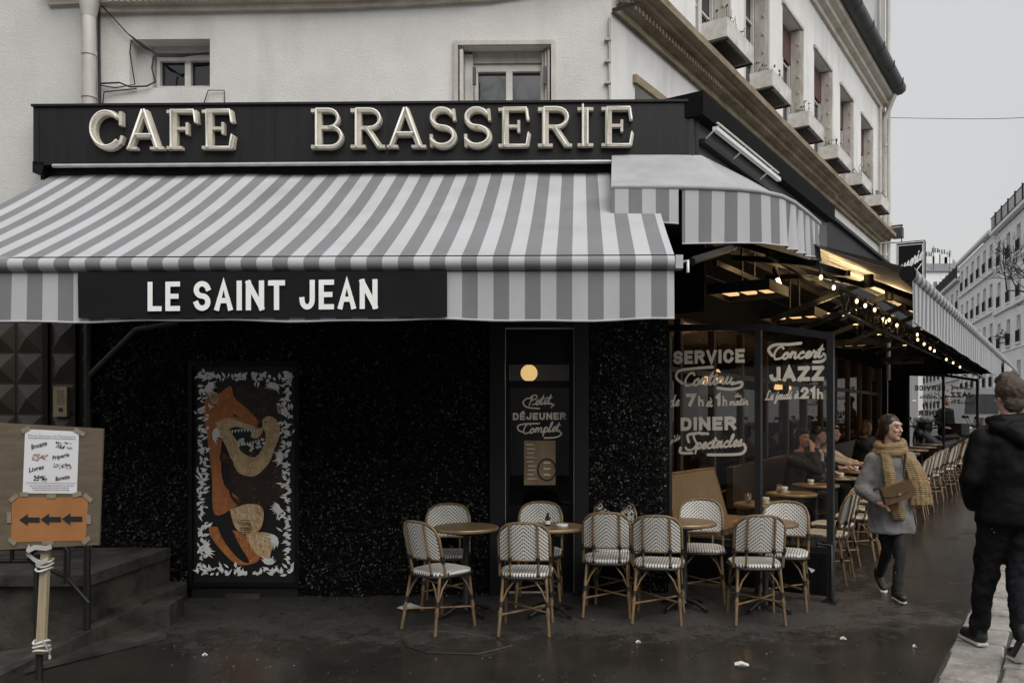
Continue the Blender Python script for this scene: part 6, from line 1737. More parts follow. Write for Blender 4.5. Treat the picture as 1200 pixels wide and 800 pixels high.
# ================================================================== VEHICLES BEYOND THE TERRACE
def motorbike(p, rz, lab, body):
    r = thing('motorbike', lab, 'motorbike', p, rz, 'motorbikes parked beyond the terrace')
    for y in (-.66, .66):
        m = MB(); m.tube([V((0, y + .26 * math.cos(R(a)), .31 + .26 * math.sin(R(a)))) for a in range(0, 360, 20)], .055, 8, closed=True); wl = m.build('wheel', M['tyre'], r, local=True)
        m = MB(); m.tube([(-.05, y, .31), (.05, y, .31)], .09, 10)
        for a in range(0, 360, 60): m.tube([(0, y, .31), (0, y + .24 * math.cos(R(a)), .31 + .24 * math.sin(R(a)))], .014, 5)
        m.build('rim', M['moto_pale'], wl, local=True)
    m = MB(); m.grid([[V((hw_ * math.cos(R(a)), y, zc + hh_ * math.sin(R(a)))) for a in range(0, 360, 30)] for y, hw_, hh_, zc in ((-.85, .04, .05, .72), (-.5, .13, .12, .68), (-.1, .15, .20, .55), (.25, .17, .24, .62), (.5, .12, .18, .80), (.62, .05, .08, .9))], closed=True); m.build('body', body, r, local=True)
    m = MB(); m.grid([[V((.13 * math.cos(R(a)), y, z + .05 * math.sin(R(a)))) for a in range(0, 360, 45)] for y, z in ((-.8, .82), (-.4, .80), (.05, .78))], closed=True); m.build('seat', M['cloth_black'], r, local=True)
    m = MB(); m.tube([(-.07, .66, .31), (-.07, .48, .95)], .025, 6); m.tube([(.07, .66, .31), (.07, .48, .95)], .025, 6); m.tube([(0, -.66, .31), (0, -.1, .42)], .03, 6); m.build('fork', M['moto_pale'], r, local=True)
    m = MB(); m.tube([(-.36, .34, 1.04), (-.2, .45, 1.0), (.2, .45, 1.0), (.36, .34, 1.04)], .018, 6); m.build('handlebar', M['iron'], r, local=True)
    m = MB(); m.sphere((0, .6, .90), (.07, .05, .07), 10); m.build('headlight', M['moto_pale'], r, local=True)
    m = MB(); m.grid([[V((x, .58 - .1 * s, .95 + .26 * s)) for x in (-.12, 0, .12)] for s in (0, .5, 1)]); m.build('windshield', M['glass_dim'], r, local=True)
    for sx in (-1, 1):
        m = MB(); m.tube([(sx * .25, .42, 1.01), (sx * .36, .44, 1.20)], .009, 5); m.sphere((sx * .38, .44, 1.23), (.06, .02, .04), 8); m.build('mirror', M['iron'], r, local=True)
    m = MB(); m.cbox((0, -.78, .98), (.36, 0, 0), (0, .3, 0), (0, 0, .26)); m.build('top_case', body, r, local=True)
MOT = [(13.7, .95, 'black motorbike nearest behind the far windscreen, at the left'), (13.9, 2.3, 'silver motorbike behind the far windscreen post'), (15.2, 1.9, 'dark motorbike in the second rank behind the far windscreen'), (16.2, 2.6, 'silver motorbike farthest right beyond the far windscreen'), (17.4, 1.7, 'dark motorbike farthest back beyond the terrace'), (13.8, 3.0, 'dark motorbike just right of the far windscreen end post'), (15.2, 0.4, 'dark motorbike close to the wall behind the far windscreen'), (18.6, 3.1, 'distant silver motorbike beyond the rest of the parked rank')]
for i, (t, n, lab) in enumerate(MOT): p = SW(t, n, gt(t)); motorbike(p, yaw(-.9 + .1 * i, -.5), lab, M['moto_pale'] if i in (1, 3, 7) else M['moto'])
YV = 44
CO = thing('coach', 'dark grey coach parked far down the street beside the man', 'coach', V(((1146 - PX) / F * YV, YV, gt(15))))
x0, x1 = (1128 - PX) / F * YV, (1166 - PX) / F * YV + .3; zg = gt(15)
m = MB(); zt2 = 3.3
m.prism([V((x0, YV, zg + .35)), V((x1, YV, zg + .35)), V((x1, YV, zt2 - .5)), V((x1 - .35, YV, zt2)), V((x0 + .2, YV, zt2)), V((x0, YV, zt2 - .3))], V((3, 9, 0))); m.build('body', M['coach'], CO)
m = MB(); m.prism([V((x0 + .1, YV - .03, 1.9)), V((x1 - .1, YV - .03, 1.9)), V((x1 - .3, YV - .03, zt2 - .35)), V((x0 + .2, YV - .03, zt2 - .35))], V((0, .02, 0))); m.build('windscreen', M['pane'], CO)
for x in (x0 + .35, x1 - .35):
    m = MB(); m.tube([(x - .12, YV + .5, zg + .45), (x + .12, YV + .5, zg + .45)], .45, 14); m.build('wheel', M['tyre'], CO)
    m = MB(); m.cbox((x, YV - .02, 1.2), (.35, 0, 0), (0, .03, 0), (0, 0, .2)); m.build('headlight', M['ceramic'], CO)

# bare street tree whose twigs reach in from the right
TR = thing('bare_tree', 'bare leafless street tree whose twigs reach in at the right edge', 'tree', V((11.75, 19.5, .3)))
TBIG = 1.0
rr = random.Random(15); tw = MB(); trk = MB()
base = V((11.75, 19.5, .2))
trk.tube([base, base + V((-.05, 0, 2.2)), base + V((.02, 0, 4.4))], [.14, .11, .09], 8); trk.build('trunk', M['bark'], TR)
def branch(p, d, l, r, lev):
    pts = [p]; q = p
    for k in range(4):
        d = (d + V((rr.gauss(0, .18), rr.gauss(0, .18), rr.gauss(.05, .15)))).normalized(); q = q + d * l / 4; pts.append(q)
    tw.tube(pts, [r * (1 - .16 * k) for k in range(5)], 4 if lev else 6, cap=False)
    if lev < 4:
        for k in range(3 if lev < 3 else 3):
            s = pts[rr.choice((2, 3, 4))]
            dd_ = (d + V((rr.gauss(0, .65), rr.gauss(0, .65), rr.gauss(0, .5)))).normalized()
            branch(s, dd_, l * rr.uniform(.55, .75), r * .58, lev + 1)
for k in range(9):
    a = R(k * 40 + 8); branch(base + V((0, 0, rr.uniform(3.9, 4.4))), V((math.cos(a), math.sin(a), rr.uniform(.2, .8))).normalized(), rr.uniform(.9, 1.15), .035, 0)
tw.build('crown', M['bark'], TR)

TR2 = thing('bare_tree', 'tall bare street tree behind the camera, mirrored in the upper front window', 'tree', V((-2.6, -8.5, -.1)))
tw = MB(); trk = MB(); base = V((-2.6, -8.5, -.1)); rr = random.Random(23)
trk.tube([base, base + V((.05, 0, 3)), base + V((.0, 0, 7.5))], [.2, .16, .12], 8); trk.build('trunk', M['bark'], TR2)
for k in range(8):
    a = R(k * 45 + 8); branch(base + V((0, 0, rr.uniform(6.0, 7.4))), V((math.cos(a), math.sin(a), rr.uniform(.8, 1.8))).normalized(), rr.uniform(2.2, 3.0), .06, 0)
tw.build('crown', M['bark'], TR2)
# ================================================================== PEOPLE
def add_capsule(bm, p0, r0, p1, r1, n=14):
    p0, p1 = V(p0), V(p1); d = (p1 - p0)
    if d.length < 1e-6: d = V((0, 0, 1e-4))
    d.normalize(); e1 = d.orthogonal().normalized(); e2 = d.cross(e1); rings = []
    for a in range(-80, 1, 20): rings.append((p0 + d * (r0 * math.sin(R(a))), r0 * math.cos(R(a))))
    for a in range(0, 81, 20): rings.append((p1 + d * (r1 * math.sin(R(a))), r1 * math.cos(R(a))))
    vs = [[bm.verts.new(c + (e1 * math.cos(2 * math.pi * k / n) + e2 * math.sin(2 * math.pi * k / n)) * r) for k in range(n)] for c, r in rings]
    for a, b in zip(vs, vs[1:]):
        for k in range(n): bm.faces.new((a[k], a[(k + 1) % n], b[(k + 1) % n], b[k]))
    bm.faces.new(vs[0][::-1]); bm.faces.new(vs[-1])
def add_ell(bm, c, r, rot=(0, 0, 0), n=16):
    c = V(c); mt = Matrix.Rotation(rot[2], 3, 'Z') @ Matrix.Rotation(rot[1], 3, 'Y') @ Matrix.Rotation(rot[0], 3, 'X')
    vs = []
    for a in range(-80, 81, 16):
        vs.append([bm.verts.new(c + mt @ V((r[0] * math.cos(R(a)) * math.cos(2 * math.pi * k / n), r[1] * math.cos(R(a)) * math.sin(2 * math.pi * k / n), r[2] * math.sin(R(a))))) for k in range(n)])
    for a, b in zip(vs, vs[1:]):
        for k in range(n): bm.faces.new((a[k], a[(k + 1) % n], b[(k + 1) % n], b[k]))
    bm.faces.new(vs[0][::-1]); bm.faces.new(vs[-1])
def add_loft(bm, secs, n=24):
    """secs: (centre, rx, ry) horizontal ellipses from bottom to top"""
    vs = []
    for c, rx, ry in secs: vs.append([bm.verts.new(V(c) + V((rx * math.cos(2 * math.pi * k / n), ry * math.sin(2 * math.pi * k / n), 0))) for k in range(n)])
    for a, b in zip(vs, vs[1:]):
        for k in range(n): bm.faces.new((a[k], a[(k + 1) % n], b[(k + 1) % n], b[k]))
    bm.faces.new(vs[0][::-1]); bm.faces.new(vs[-1])
def blob(name, prims, mt, root, vox=.012, sm=6, noise=0.0, nscale=9.0, loc=None):
    bm = bmesh.new()
    for p in prims:
        {'cap': add_capsule, 'ell': add_ell, 'loft': add_loft}[p[0]](bm, *p[1:])
    me = bpy.data.meshes.new(name); bm.to_mesh(me); bm.free()
    o = bpy.data.objects.new(name, me); COL.objects.link(o)
    md = o.modifiers.new('r', 'REMESH'); md.mode = 'VOXEL'; md.voxel_size = vox
    ms = o.modifiers.new('s', 'SMOOTH'); ms.iterations = sm; ms.factor = .5
    dg = bpy.context.evaluated_depsgraph_get()
    nm = bpy.data.meshes.new_from_object(o.evaluated_get(dg)); o.modifiers.clear(); o.data = nm; bpy.data.meshes.remove(me)
    if noise:
        from mathutils import noise as NZ
        for v in nm.vertices: v.co += v.normal * noise * NZ.fractal(v.co * nscale, 1.0, 2.0, 3)
    nm.materials.clear(); nm.materials.append(mt)
    nm.polygons.foreach_set('use_smooth', [True] * len(nm.polygons)); nm.update()
    o.parent = root
    if root is not None: WORLD[o.name] = WORLD[root.name]
    return o
def face_prims(c, hz, hr, s=1.0):
    """skull, jaw, nose, ears of a head at c turned by hz (0 = facing -y); hr = head half height"""
    ca, sa = math.cos(hz), math.sin(hz)
    def L(x, y, z): return V(c) + V((x * ca - y * sa, x * sa + y * ca, z)) * s
    rot = (0, 0, hz)
    P_ = [('ell', L(0, .012, .025), (.073 * s, .092 * s, .092 * s), rot), ('ell', L(0, -.022, -.05), (.056 * s, .066 * s, .066 * s), rot), ('ell', L(0, -.062, -.093), (.026 * s, .022 * s, .020 * s), rot),
          ('cap', L(0, -.086, .015), .009 * s, L(0, -.106, -.026), .014 * s), ('ell', L(.033, -.072, -.022), (.022 * s, .018 * s, .018 * s), rot), ('ell', L(-.033, -.072, -.022), (.022 * s, .018 * s, .018 * s), rot),
          ('ell', L(0, -.078, .038), (.05 * s, .014 * s, .014 * s), rot),
          ('ell', L(.074, .01, -.01), (.010 * s, .018 * s, .030 * s), rot), ('ell', L(-.074, .01, -.01), (.010 * s, .018 * s, .030 * s), rot)]
    return P_, L
def face_parts(root, L, s, brow_m):
    for sx in (-1, 1):
        m = MB(); m.sphere(L(sx * .031, -.083, .006), (.010 * s, .006 * s, .0055 * s), 10); e = m.build('eye', M['eye'], root, local=True)
        m = MB(); m.tube([L(sx * .014, -.094, .024), L(sx * .032, -.094, .031), L(sx * .048, -.084, .026)], .0028 * s, 5); m.build('eyebrow', brow_m, root, local=True)
    m = MB(); m.tube([L(-.022, -.083, -.056), L(-.008, -.092, -.053), L(.008, -.092, -.053), L(.022, -.083, -.056)], [.004 * s, .007 * s, .007 * s, .004 * s], 6)
    m.tube([L(-.018, -.083, -.061), L(0, -.090, -.064), L(.018, -.083, -.061)], [.003 * s, .007 * s, .003 * s], 6); m.build('mouth', M['lip'], root, local=True)
def hand(c, d, s=1.0, side=1):
    """palm, four unequal bent fingers and a thumb; d = direction of the fingers"""
    c = V(c); d = V(d).normalized(); a = d.cross(Z); a = a.normalized() if a.length > .1 else V((1, 0, 0)); n = a.cross(d).normalized()
    out = [('cap', c, .026 * s, c + d * .06 * s, .030 * s), ('cap', c + a * .018 * s, .020 * s, c + d * .06 * s + a * .022 * s, .018 * s), ('cap', c - a * .018 * s, .020 * s, c + d * .06 * s - a * .022 * s, .018 * s)]
    for k, ln in enumerate((.058, .070, .066, .050)):
        b = c + d * .075 * s + a * (k - 1.5) * .019 * s; q = b + d * ln * .5 * s - n * .006 * s; e = q + d * ln * .42 * s - n * .022 * s
        out += [('cap', b, .0095 * s, q, .009 * s), ('cap', q, .009 * s, e, .0075 * s)]
    b = c + d * .02 * s + a * .03 * s * side; q = b + (d * .7 + a * .7 * side).normalized() * .035 * s; out += [('cap', b, .013 * s, q, .011 * s), ('cap', q, .011 * s, q + d * .03 * s, .009 * s)]
    return out

# ---- the woman walking towards the camera
p = gpx(1043, 703); p = V((p.x + .055, p.y + .12, p.z))
WO = thing('person', 'woman walking in a grey coat with a mustard knitted scarf and black leggings', 'person', p, 0)
sc = (p.y) / F
w_ = lambda x, y, d=0: V(((x - 1043) * sc, d, (703 - y) * sc + .0))
HC = w_(1043.5, 505); HZ = R(33)
HP, HL_ = face_prims(HC, HZ, .1, .98)
body = HP + [('cap', HC + V((0, .015, -.07)), .052, HC + V((0, .03, -.20)), .056),
    ('loft', [(V((0, .02, .70)), .145, .105), (V((0, .02, .80)), .155, .11), (V((0, .02, .98)), .125, .09), (V((0, .02, 1.15)), .15, .10), (V((0, .02, 1.26)), .155, .085), (V((0, .02, 1.31)), .06, .06)]),
    ('cap', (.07, .0, .74), .08, (.035, -.10, .42), .05), ('cap', (.035, -.10, .42), .05, (.0, -.13, .09), .032), ('cap', (0, -.12, .05), .032, (0, -.27, .035), .026),
    ('cap', (-.06, .02, .74), .075, (-.01, .04, .42), .046), ('cap', (-.01, .04, .42), .045, (.005, .27, .15), .032), ('cap', (.005, .28, .12), .032, (.0, .17, .04), .026),
    ('cap', (-.16, .02, 1.23), .05, (-.235, .05, .97), .042), ('cap', (-.235, .05, .97), .042, (-.17, -.12, .86), .030), ('cap', (.16, .02, 1.23), .05, (.225, .06, .98), .042), ('cap', (.225, .06, .98), .042, (.17, -.02, .86), .030)]
body += hand((-.165, -.135, .855), (.6, -.45, -.35), .9, 1) + hand((.165, -.03, .85), (-.4, -.3, -.7), .85, -1)
blob('body', body, M['skin'], WO, .0085, 4)
face_parts(WO, HL_, .98, M['hair_dark'])
ca, sa = math.cos(HZ), math.sin(HZ)
hair = [('ell', HL_(0, .032, .042), (.080, .092, .086), (0, 0, HZ)), ('ell', HL_(.042, -.040, .080), (.038, .044, .028), (0, .55, HZ)), ('ell', HL_(-.042, -.036, .076), (.038, .048, .032), (0, -.55, HZ)), ('ell', HL_(0, .080, -.03), (.062, .045, .07), (0, 0, HZ)), ('ell', HL_(-.068, .012, .005), (.018, .05, .06), (0, 0, HZ)), ('ell', HL_(.068, .022, .005), (.016, .045, .056), (0, 0, HZ)), ('ell', HL_(0, .11, -.07), (.05, .045, .05), (0, 0, HZ))]
hair = [('ell', HL_(0, .024, .044), (.0785, .0945, .086), (0, 0, HZ)), ('ell', HL_(0, .080, -.03), (.062, .045, .07), (0, 0, HZ)), ('ell', HL_(-.066, .020, .0), (.018, .045, .062), (0, 0, HZ)), ('ell', HL_(.066, .026, .0), (.016, .042, .060), (0, 0, HZ)), ('ell', HL_(0, .11, -.07), (.05, .045, .05), (0, 0, HZ))]
blob('hair', hair, M['hair_dark'], WO, .008, 3, .003, 22)
coat = [('loft', [(V((.005, .02, .575)), .205, .165), (V((.005, .02, .62)), .205, .168), (V((.0, .02, .80)), .192, .158), (V((0, .02, 1.0)), .175, .14), (V((0, .02, 1.16)), .178, .13), (V((0, .02, 1.25)), .17, .11), (V((0, .02, 1.31)), .10, .08)]),
    ('cap', (-.155, .02, 1.225), .068, (-.238, .05, .97), .066), ('cap', (-.238, .05, .97), .066, (-.175, -.11, .865), .056), ('cap', (.155, .02, 1.225), .068, (.228, .06, .98), .066), ('cap', (.228, .06, .98), .066, (.19, -.03, .86), .058)]
blob('coat', coat, M['coat_grey'], WO, .012, 4, .016, 7)
legs = [('cap', (.07, .0, .74), .088, (.04, -.10, .42), .056), ('cap', (.04, -.10, .42), .056, (.0, -.13, .09), .037), ('cap', (-.06, .02, .74), .088, (-.01, .04, .42), .054), ('cap', (-.01, .04, .42), .054, (.005, .27, .15), .038), ('cap', (-.07, .01, .76), .1, (.07, .01, .76), .1)]
blob('leggings', legs, M['legging'], WO, .011, 4, .006, 14)
for (h_, t_, an) in (((0, -.105, .055), (.0, -.265, .045), .13), ((.005, .30, .13), (.0, .17, .045), .1)):
    s_o = blob('shoe', [('cap', h_, .040, t_, .034), ('cap', V(h_) + V((0, .01, .05)), .037, h_, .040)], M['shoe'], WO, .008, 3)
    hh, tt = V(h_), V(t_); d = (tt - hh).normalized(); dn = V((0, d.z, -d.y)) if d.y < 0 else V((0, -d.z, d.y)); dn = -Z if abs(d.z) < .2 else V((0, d.z, -abs(d.y))).normalized()
    blob('sole', [('cap', hh + dn * .034 + V((.0, .0, 0)), .017, tt + dn * .03 + d * .01, .017), ('cap', hh + dn * .034 + V((.022, 0, 0)), .014, tt + dn * .03 + V((.02, 0, 0)), .014), ('cap', hh + dn * .034 - V((.022, 0, 0)), .014, tt + dn * .03 - V((.02, 0, 0)), .014)], M['sole'], s_o, .006, 1)
# scarf: loops round the neck, a wide end over her left shoulder, a narrow one down the front
sf = []
for k in range(24):
    a0, a1 = 2 * math.pi * k / 24, 2 * math.pi * (k + 1) / 24
    f = lambda a, j: V((.108 * math.cos(a), .015 + .095 * math.sin(a), 1.305 - .022 * math.sin(a) * -1 + j + .018 * math.cos(a)))
    sf += [('cap', f(a0, .0), .045, f(a1, .0), .045), ('cap', f(a0, .05), .036, f(a1, .05), .036)]
def flat(pts, wid, th):
    out = []
    for (a, wa), (b, wb) in zip(zip(pts, wid), list(zip(pts, wid))[1:]):
        for k in (-1, -.5, 0, .5, 1): out.append(('cap', V(a) + V((k * wa, .02 * abs(k), 0)), th, V(b) + V((k * wb, .02 * abs(k), 0)), th))
    return out
sf += flat([(-.075, -.09, 1.29), (-.07, -.150, 1.12), (-.05, -.180, .95), (-.01, -.19, .80), (.01, -.185, .72)], [.035, .036, .04, .045, .045], .017)
sf += flat([(.08, -.06, 1.30), (.135, -.120, 1.2), (.18, -.145, 1.08), (.20, -.165, .95), (.205, -.165, .84)], [.035, .052, .068, .078, .08], .019)
blob('scarf', sf, M['scarf'], WO, .008, 2, .007, 18)
BG = thing('shoulder_bag', 'brown leather shoulder bag carried tilted by the woman in the grey coat', 'bag', p + V((-.05, -.25, .9)))
ctr = p + w_(1035.5, 577) + V((0, -.27, 0)); ex = V((math.cos(R(18)), 0, math.sin(R(18)))); ez = V((-ex.z, 0, ex.x)); ey = V((0, 1, 0))
m = MB(); bw, bh, bd = .26, .145, .07
m.grid([[ctr + ex * (x * bw / 2) + ez * (z * bh / 2) + ey * (y * bd / 2) for x, z in ((-1, -.9), (-.94, -1), (.94, -1), (1, -.9), (1, .9), (.94, 1), (-.94, 1), (-1, .9))] for y in (-1, 1)], closed=True, sm=False)
for y in (-1, 1): m.face([ctr + ex * (x * bw / 2) + ez * (z * bh / 2) + ey * (y * bd / 2) for x, z in ((-1, -.9), (-.94, -1), (.94, -1), (1, -.9), (1, .9), (.94, 1), (-.94, 1), (-1, .9))])
m.build('bag_body', M['bag'], BG)
m = MB(); fl = [ctr + ex * (x * bw / 2) + ez * (z * bh / 2) - ey * (bd / 2 + .002) for x, z in ((-1.02, 1.03), (-1.02, .1), (-.6, -.25), (.6, -.25), (1.02, .1), (1.02, 1.03))]
m.prism(fl, -ey * .008); m.build('flap', M['bag'], BG)
m = MB(); m.cbox(ctr - ez * .012 - ey * (bd / 2 + .014), ex * .028, ey * .006, ez * .018); m.build('clasp', M['brass'], BG)
m = MB(); m.tube([ctr + ex * .12 + ez * .07, p + V((.03, -.20, 1.08)), p + V((.09, -.10, 1.27)), p + V((.12, .05, 1.27)), p + V((0, .17, 1.1)), p + V((-.14, .13, .95)), ctr - ex * .12 + ez * .07], .009, 5); m.build('strap', M['binding'], BG)

# ---- the man walking away
p = gpx(1185, 782); p = V((p.x + .145, p.y + .28, p.z + .02))
MA = thing('person', 'man walking away in a black hooded jacket and dark jeans, seen from behind', 'person', p, 0)
HC = V((.03, .06, 1.755)); HP, HL_ = face_prims(HC, R(184), .1, 1.10)
body = HP + [('cap', (.03, .05, 1.68), .065, (.02, .02, 1.53), .07),
    ('loft', [(V((0, 0, .90)), .17, .12), (V((0, 0, 1.1)), .155, .11), (V((0, 0, 1.35)), .19, .12), (V((0, 0, 1.5)), .19, .10), (V((0, 0, 1.56)), .08, .07)]),
    ('cap', (-.10, 0, .93), .095, (-.095, .14, .50), .062), ('cap', (-.095, .14, .50), .062, (-.115, .20, .09), .042), ('cap', (-.115, .18, .05), .04, (-.125, .38, .04), .034),
    ('cap', (.10, 0, .93), .095, (.05, -.02, .50), .062), ('cap', (.05, -.02, .50), .062, (-.065, -.27, .19), .045), ('cap', (-.065, -.29, .17), .04, (-.06, -.20, .05), .036),
    ('cap', (-.21, 0, 1.47), .06, (-.275, -.02, 1.19), .05), ('cap', (-.275, -.02, 1.19), .05, (-.15, .17, 1.0), .038), ('cap', (.21, 0, 1.47), .06, (.275, -.02, 1.19), .05), ('cap', (.275, -.02, 1.19), .05, (.15, .17, 1.0), .038)]
body += hand((-.145, .18, .985), (.5, .5, -.4), 1.05, 1) + hand((.145, .18, .985), (-.5, .5, -.4), 1.05, -1)
blob('body', body, M['skin'], MA, .010, 4)
hair = [('ell', HC + V((0, -.015, .045)), (.098, .112, .108)), ('ell', HC + V((0, -.065, -.04)), (.074, .050, .075)), ('ell', HC + V((0, .05, .115)), (.075, .07, .045)), ('cap', HC + V((-.04, .0, .14)), .035, HC + V((.045, .04, .15)), .035)]
blob('hair', hair, M['hair_brown'], MA, .008, 2, .006, 34)
jk = [('loft', [(V((.0, -.01, .885)), .235, .175), (V((0, -.01, .93)), .238, .18), (V((0, -.01, 1.10)), .215, .165), (V((0, -.01, 1.3)), .235, .165), (V((0, -.01, 1.44)), .235, .15), (V((0, -.01, 1.53)), .17, .12), (V((.01, .0, 1.585)), .10, .10)]),
    ('cap', (-.195, 0, 1.455), .088, (-.275, -.02, 1.19), .080), ('cap', (-.275, -.02, 1.19), .078, (-.18, .15, 1.02), .064), ('cap', (.195, 0, 1.455), .088, (.275, -.02, 1.19), .080), ('cap', (.275, -.02, 1.19), .078, (.18, .15, 1.02), .064)]
jk_o = blob('jacket', jk, M['jacket'], MA, .013, 4, .010, 8)
hd = [('cap', (-.13, -.08, 1.545), .055, (.0, -.16, 1.47), .062), ('cap', (.13, -.08, 1.545), .055, (.0, -.16, 1.47), .062), ('cap', (-.10, -.09, 1.60), .045, (.11, -.09, 1.60), .045), ('ell', (0, -.125, 1.52), (.135, .06, .085)), ('cap', (-.115, -.05, 1.60), .04, (-.10, .06, 1.585), .04), ('cap', (.125, -.05, 1.60), .04, (.11, .06, 1.585), .04)]
blob('hood', hd, M['jacket'], jk_o, .011, 3, .012, 10)
jn = [('cap', (-.10, 0, .95), .112, (-.095, .14, .50), .082), ('cap', (-.095, .14, .50), .080, (-.115, .20, .10), .062), ('cap', (.10, 0, .95), .112, (.05, -.02, .50), .084), ('cap', (.05, -.02, .50), .082, (-.065, -.265, .20), .064), ('cap', (-.09, 0, .95), .11, (.09, 0, .95), .11)]
blob('jeans', jn, M['jeans'], MA, .012, 3, .018, 11)
s_o = blob('shoe', [('cap', (-.065, -.30, .165), .046, (-.06, -.215, .055), .044), ('cap', (-.06, -.215, .055), .044, (-.058, -.13, .04), .036), ('cap', (-.065, -.285, .22), .052, (-.065, -.30, .17), .046)], M['shoe'], MA, .008, 3)
blob('sole', [('cap', (-.065 + k, -.345, .145), .017, (-.06 + k, -.235, .015), .016) for k in (-.026, 0, .026)] + [('cap', (-.06 + k, -.235, .015), .016, (-.058 + k, -.12, .008), .012) for k in (-.026, 0, .026)], M['sole'], s_o, .007, 1)
s_o = blob('shoe', [('cap', (-.115, .17, .06), .048, (-.125, .37, .045), .040), ('cap', (-.115, .18, .13), .05, (-.115, .175, .06), .047)], M['shoe'], MA, .008, 3)
blob('sole', [('cap', (-.115 + k, .14, .014), .015, (-.125 + k, .40, .012), .014) for k in (-.026, 0, .026)], M['sole'], s_o, .007, 1)

# ---- guests seated on the bench, looking across their tables
def guest(t, lab, top, trousers, hairm, hz, chin, longhair, inner=None):
    g = gt(t); base_ = SW(t, .55, g)
    fwd = yaw(-EN.x, -EN.y)      # figure faces -y locally; turn it to face the street
    r = thing('person', lab, 'person', base_, fwd)
    HC = V((0, -.08, 1.235)); HP, HLx = face_prims(HC, hz, .1, 1.0)
    lh = (-.09, -.22, 1.10) if chin else (-.15, -.42, .80)
    le = (-.19, -.34, .82) if chin else (-.25, -.16, .84)
    b = HP + [('cap', (0, -.06, 1.17), .052, (0, -.02, 1.04), .058), ('loft', [(V((0, .06, .46)), .17, .13), (V((0, .04, .62)), .15, .11), (V((0, .01, .85)), .17, .11), (V((0, 0, 1.0)), .17, .09), (V((0, -.01, 1.06)), .06, .05)]),
        ('cap', (-.10, .03, .54), .085, (-.11, -.42, .52), .060), ('cap', (-.11, -.42, .52), .058, (-.11, -.40, .08), .04), ('cap', (-.11, -.38, .04), .035, (-.11, -.55, .035), .03),
        ('cap', (.10, .03, .54), .085, (.11, -.42, .52), .060), ('cap', (.11, -.42, .52), .058, (.11, -.40, .08), .04), ('cap', (.11, -.38, .04), .035, (.11, -.55, .035), .03),
        ('cap', (-.19, 0, .97), .05, le, .042), ('cap', le, .042, lh, .03), ('cap', (.19, 0, .97), .05, (.25, -.16, .84), .042), ('cap', (.25, -.16, .84), .042, (.13, -.42, .80), .03)]
    b += hand(lh, (.1, .1, 1) if chin else (.5, -.8, 0), .9, 1) + hand((.13, -.43, .80), (-.5, -.8, 0), .9, -1)
    blob('body', b, M['skin'], r, .011, 4); face_parts(r, HLx, 1.0, hairm)
    h = [('ell', HLx(0, .032, .05), (.084, .095, .085), (0, 0, hz)), ('ell', HLx(0, .09, -.01), (.07, .04, .08), (0, 0, hz)), ('ell', HLx(0, -.05, .088), (.066, .045, .030), (0, 0, hz))]
    if longhair: h += [('ell', HLx(.07, .03, -.05), (.03, .05, .10), (0, 0, hz)), ('ell', HLx(-.07, .03, -.05), (.03, .05, .10), (0, 0, hz)), ('ell', HLx(0, .1, -.06), (.07, .045, .09), (0, 0, hz))]
    blob('hair', h, hairm, r, .010, 3, .005, 22)
    to = [('loft', [(V((0, .06, .48)), .195, .15), (V((0, .04, .64)), .175, .13), (V((0, .01, .85)), .19, .13), (V((0, 0, .99)), .185, .11), (V((0, -.01, 1.06)), .08, .07)]), ('cap', (-.185, 0, .96), .066, le, .058), ('cap', le, .058, V(le).lerp(V(lh), .75), .046), ('cap', (.185, 0, .96), .066, (.25, -.16, .84), .058), ('cap', (.25, -.16, .84), .058, (.15, -.38, .80), .046)]
    blob('top', to, top, r, .014, 4, .010, 8)
    if inner: blob('shirt', [('cap', (0, -.115, .62), .045, (0, -.11, .98), .035), ('cap', (-.03, -.08, 1.02), .03, (.03, -.08, 1.02), .03)], inner, r, .010, 2)
    blob('trousers', [('cap', (-.10, .03, .54), .1, (-.11, -.42, .52), .075), ('cap', (-.11, -.42, .52), .073, (-.11, -.40, .10), .055), ('cap', (.10, .03, .54), .1, (.11, -.42, .52), .075), ('cap', (.11, -.42, .52), .073, (.11, -.40, .10), .055), ('cap', (-.1, .04, .55), .1, (.1, .04, .55), .1)], trousers, r, .013, 3)
    for sx in (-1, 1): blob('shoe', [('cap', (sx * .11, -.38, .055), .042, (sx * .11, -.56, .045), .036)], M['shoe'], r, .010, 2)
guest(4.05, 'seated woman in black resting her cheek on one hand behind the JAZZ window', M['cloth_black'], M['cloth_black'], M['hair_dark'], R(-30), True, True)
guest(4.85, 'seated man in a black jacket and white shirt, seen through the JAZZ window', M['cloth_black'], M['jeans'], M['hair_dark'], R(20), False, False, M['cloth_white'])
guest(5.6, 'seated woman in a cream top beside the man in the white shirt', M['cloth_cream'], M['cloth_black'], M['hair_dark'], R(15), False, False)
guest(7.9, 'ginger haired guest in dark clothes seated left of the walking woman', M['cloth_black'], M['jeans'], M['hair_ginger'], R(60), False, True)

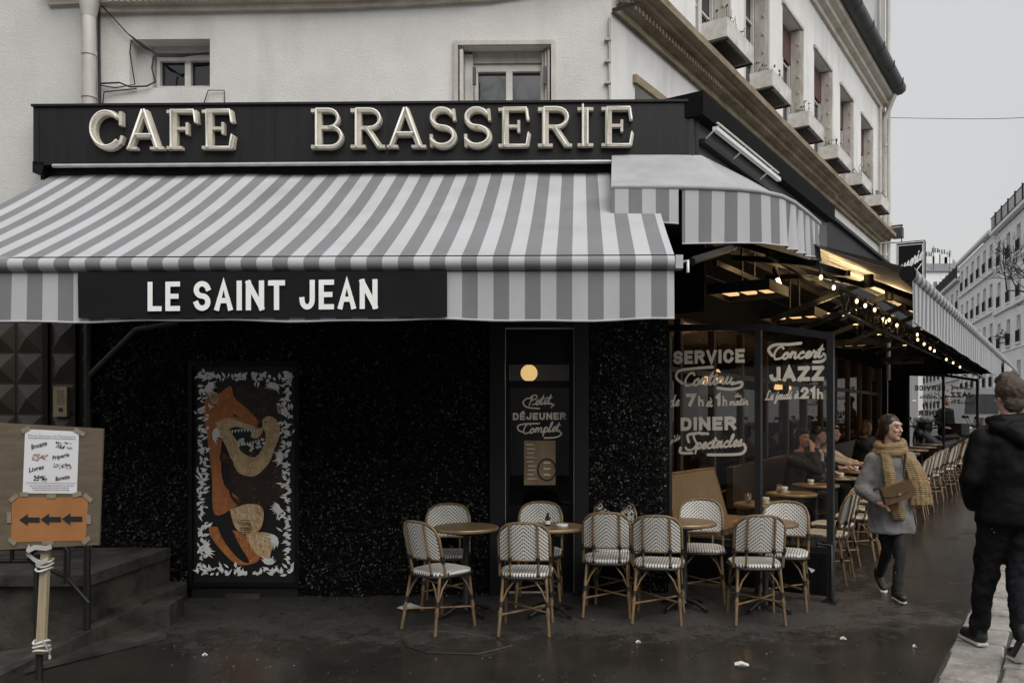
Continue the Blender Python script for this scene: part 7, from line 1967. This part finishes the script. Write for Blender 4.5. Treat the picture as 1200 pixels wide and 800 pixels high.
# ---- a man standing among the motorbikes beyond the far windscreen
p = SW(14.5, 1.05, gt(14.5))
SM = thing('person', 'person in dark clothes standing among the motorbikes behind the far windscreen', 'person', p, R(25))
HP, HLx = face_prims((0, 0, 1.63), 0, .1, 1.0)
blob('body', HP + [('cap', (0, .02, 1.58), .055, (0, .02, 1.42), .06), ('loft', [(V((0, .02, .88)), .16, .11), (V((0, .02, 1.1)), .15, .11), (V((0, .02, 1.38)), .18, .10), (V((0, .02, 1.45)), .08, .06)]),
    ('cap', (-.09, .02, .88), .09, (-.10, .0, .48), .06), ('cap', (-.10, 0, .48), .06, (-.10, .04, .08), .04), ('cap', (-.10, .02, .04), .035, (-.11, -.14, .035), .03), ('cap', (.09, .02, .88), .09, (.10, 0, .48), .06), ('cap', (.10, 0, .48), .06, (.10, .04, .08), .04), ('cap', (.10, .02, .04), .035, (.11, -.14, .035), .03),
    ('cap', (-.19, .02, 1.38), .05, (-.25, .04, 1.10), .042), ('cap', (-.25, .04, 1.10), .042, (-.2, -.14, .98), .03), ('cap', (.19, .02, 1.38), .05, (.25, .04, 1.10), .042), ('cap', (.25, .04, 1.10), .042, (.2, -.14, .98), .03)] + hand((-.2, -.15, .98), (.3, -.8, 0), .95, 1) + hand((.2, -.15, .98), (-.3, -.8, 0), .95, -1), M['skin'], SM, .012, 4)
face_parts(SM, HLx, 1.0, M['hair_dark'])
blob('hair', [('ell', HLx(0, .03, .05), (.083, .094, .084)), ('ell', HLx(0, -.045, .09), (.06, .04, .028))], M['hair_dark'], SM, .011, 3)
blob('jacket', [('loft', [(V((0, .02, .84)), .20, .15), (V((0, .02, 1.1)), .18, .14), (V((0, .02, 1.38)), .20, .125), (V((0, .02, 1.46)), .09, .08)]), ('cap', (-.18, .02, 1.37), .07, (-.25, .04, 1.10), .062), ('cap', (-.25, .04, 1.10), .06, (-.21, -.11, .99), .05), ('cap', (.18, .02, 1.37), .07, (.25, .04, 1.10), .062), ('cap', (.25, .04, 1.10), .06, (.21, -.11, .99), .05)], M['jacket'], SM, .014, 3, .008, 8)
blob('trousers', [('cap', (-.09, .02, .90), .105, (-.10, .0, .48), .075), ('cap', (-.10, 0, .48), .073, (-.10, .04, .09), .06), ('cap', (.09, .02, .90), .105, (.10, 0, .48), .075), ('cap', (.10, 0, .48), .073, (.10, .04, .09), .06)], M['jeans'], SM, .014, 3)
for sx in (-1, 1): blob('shoe', [('cap', (sx * .10, .03, .05), .042, (sx * .11, -.14, .042), .036)], M['shoe'], SM, .010, 2)
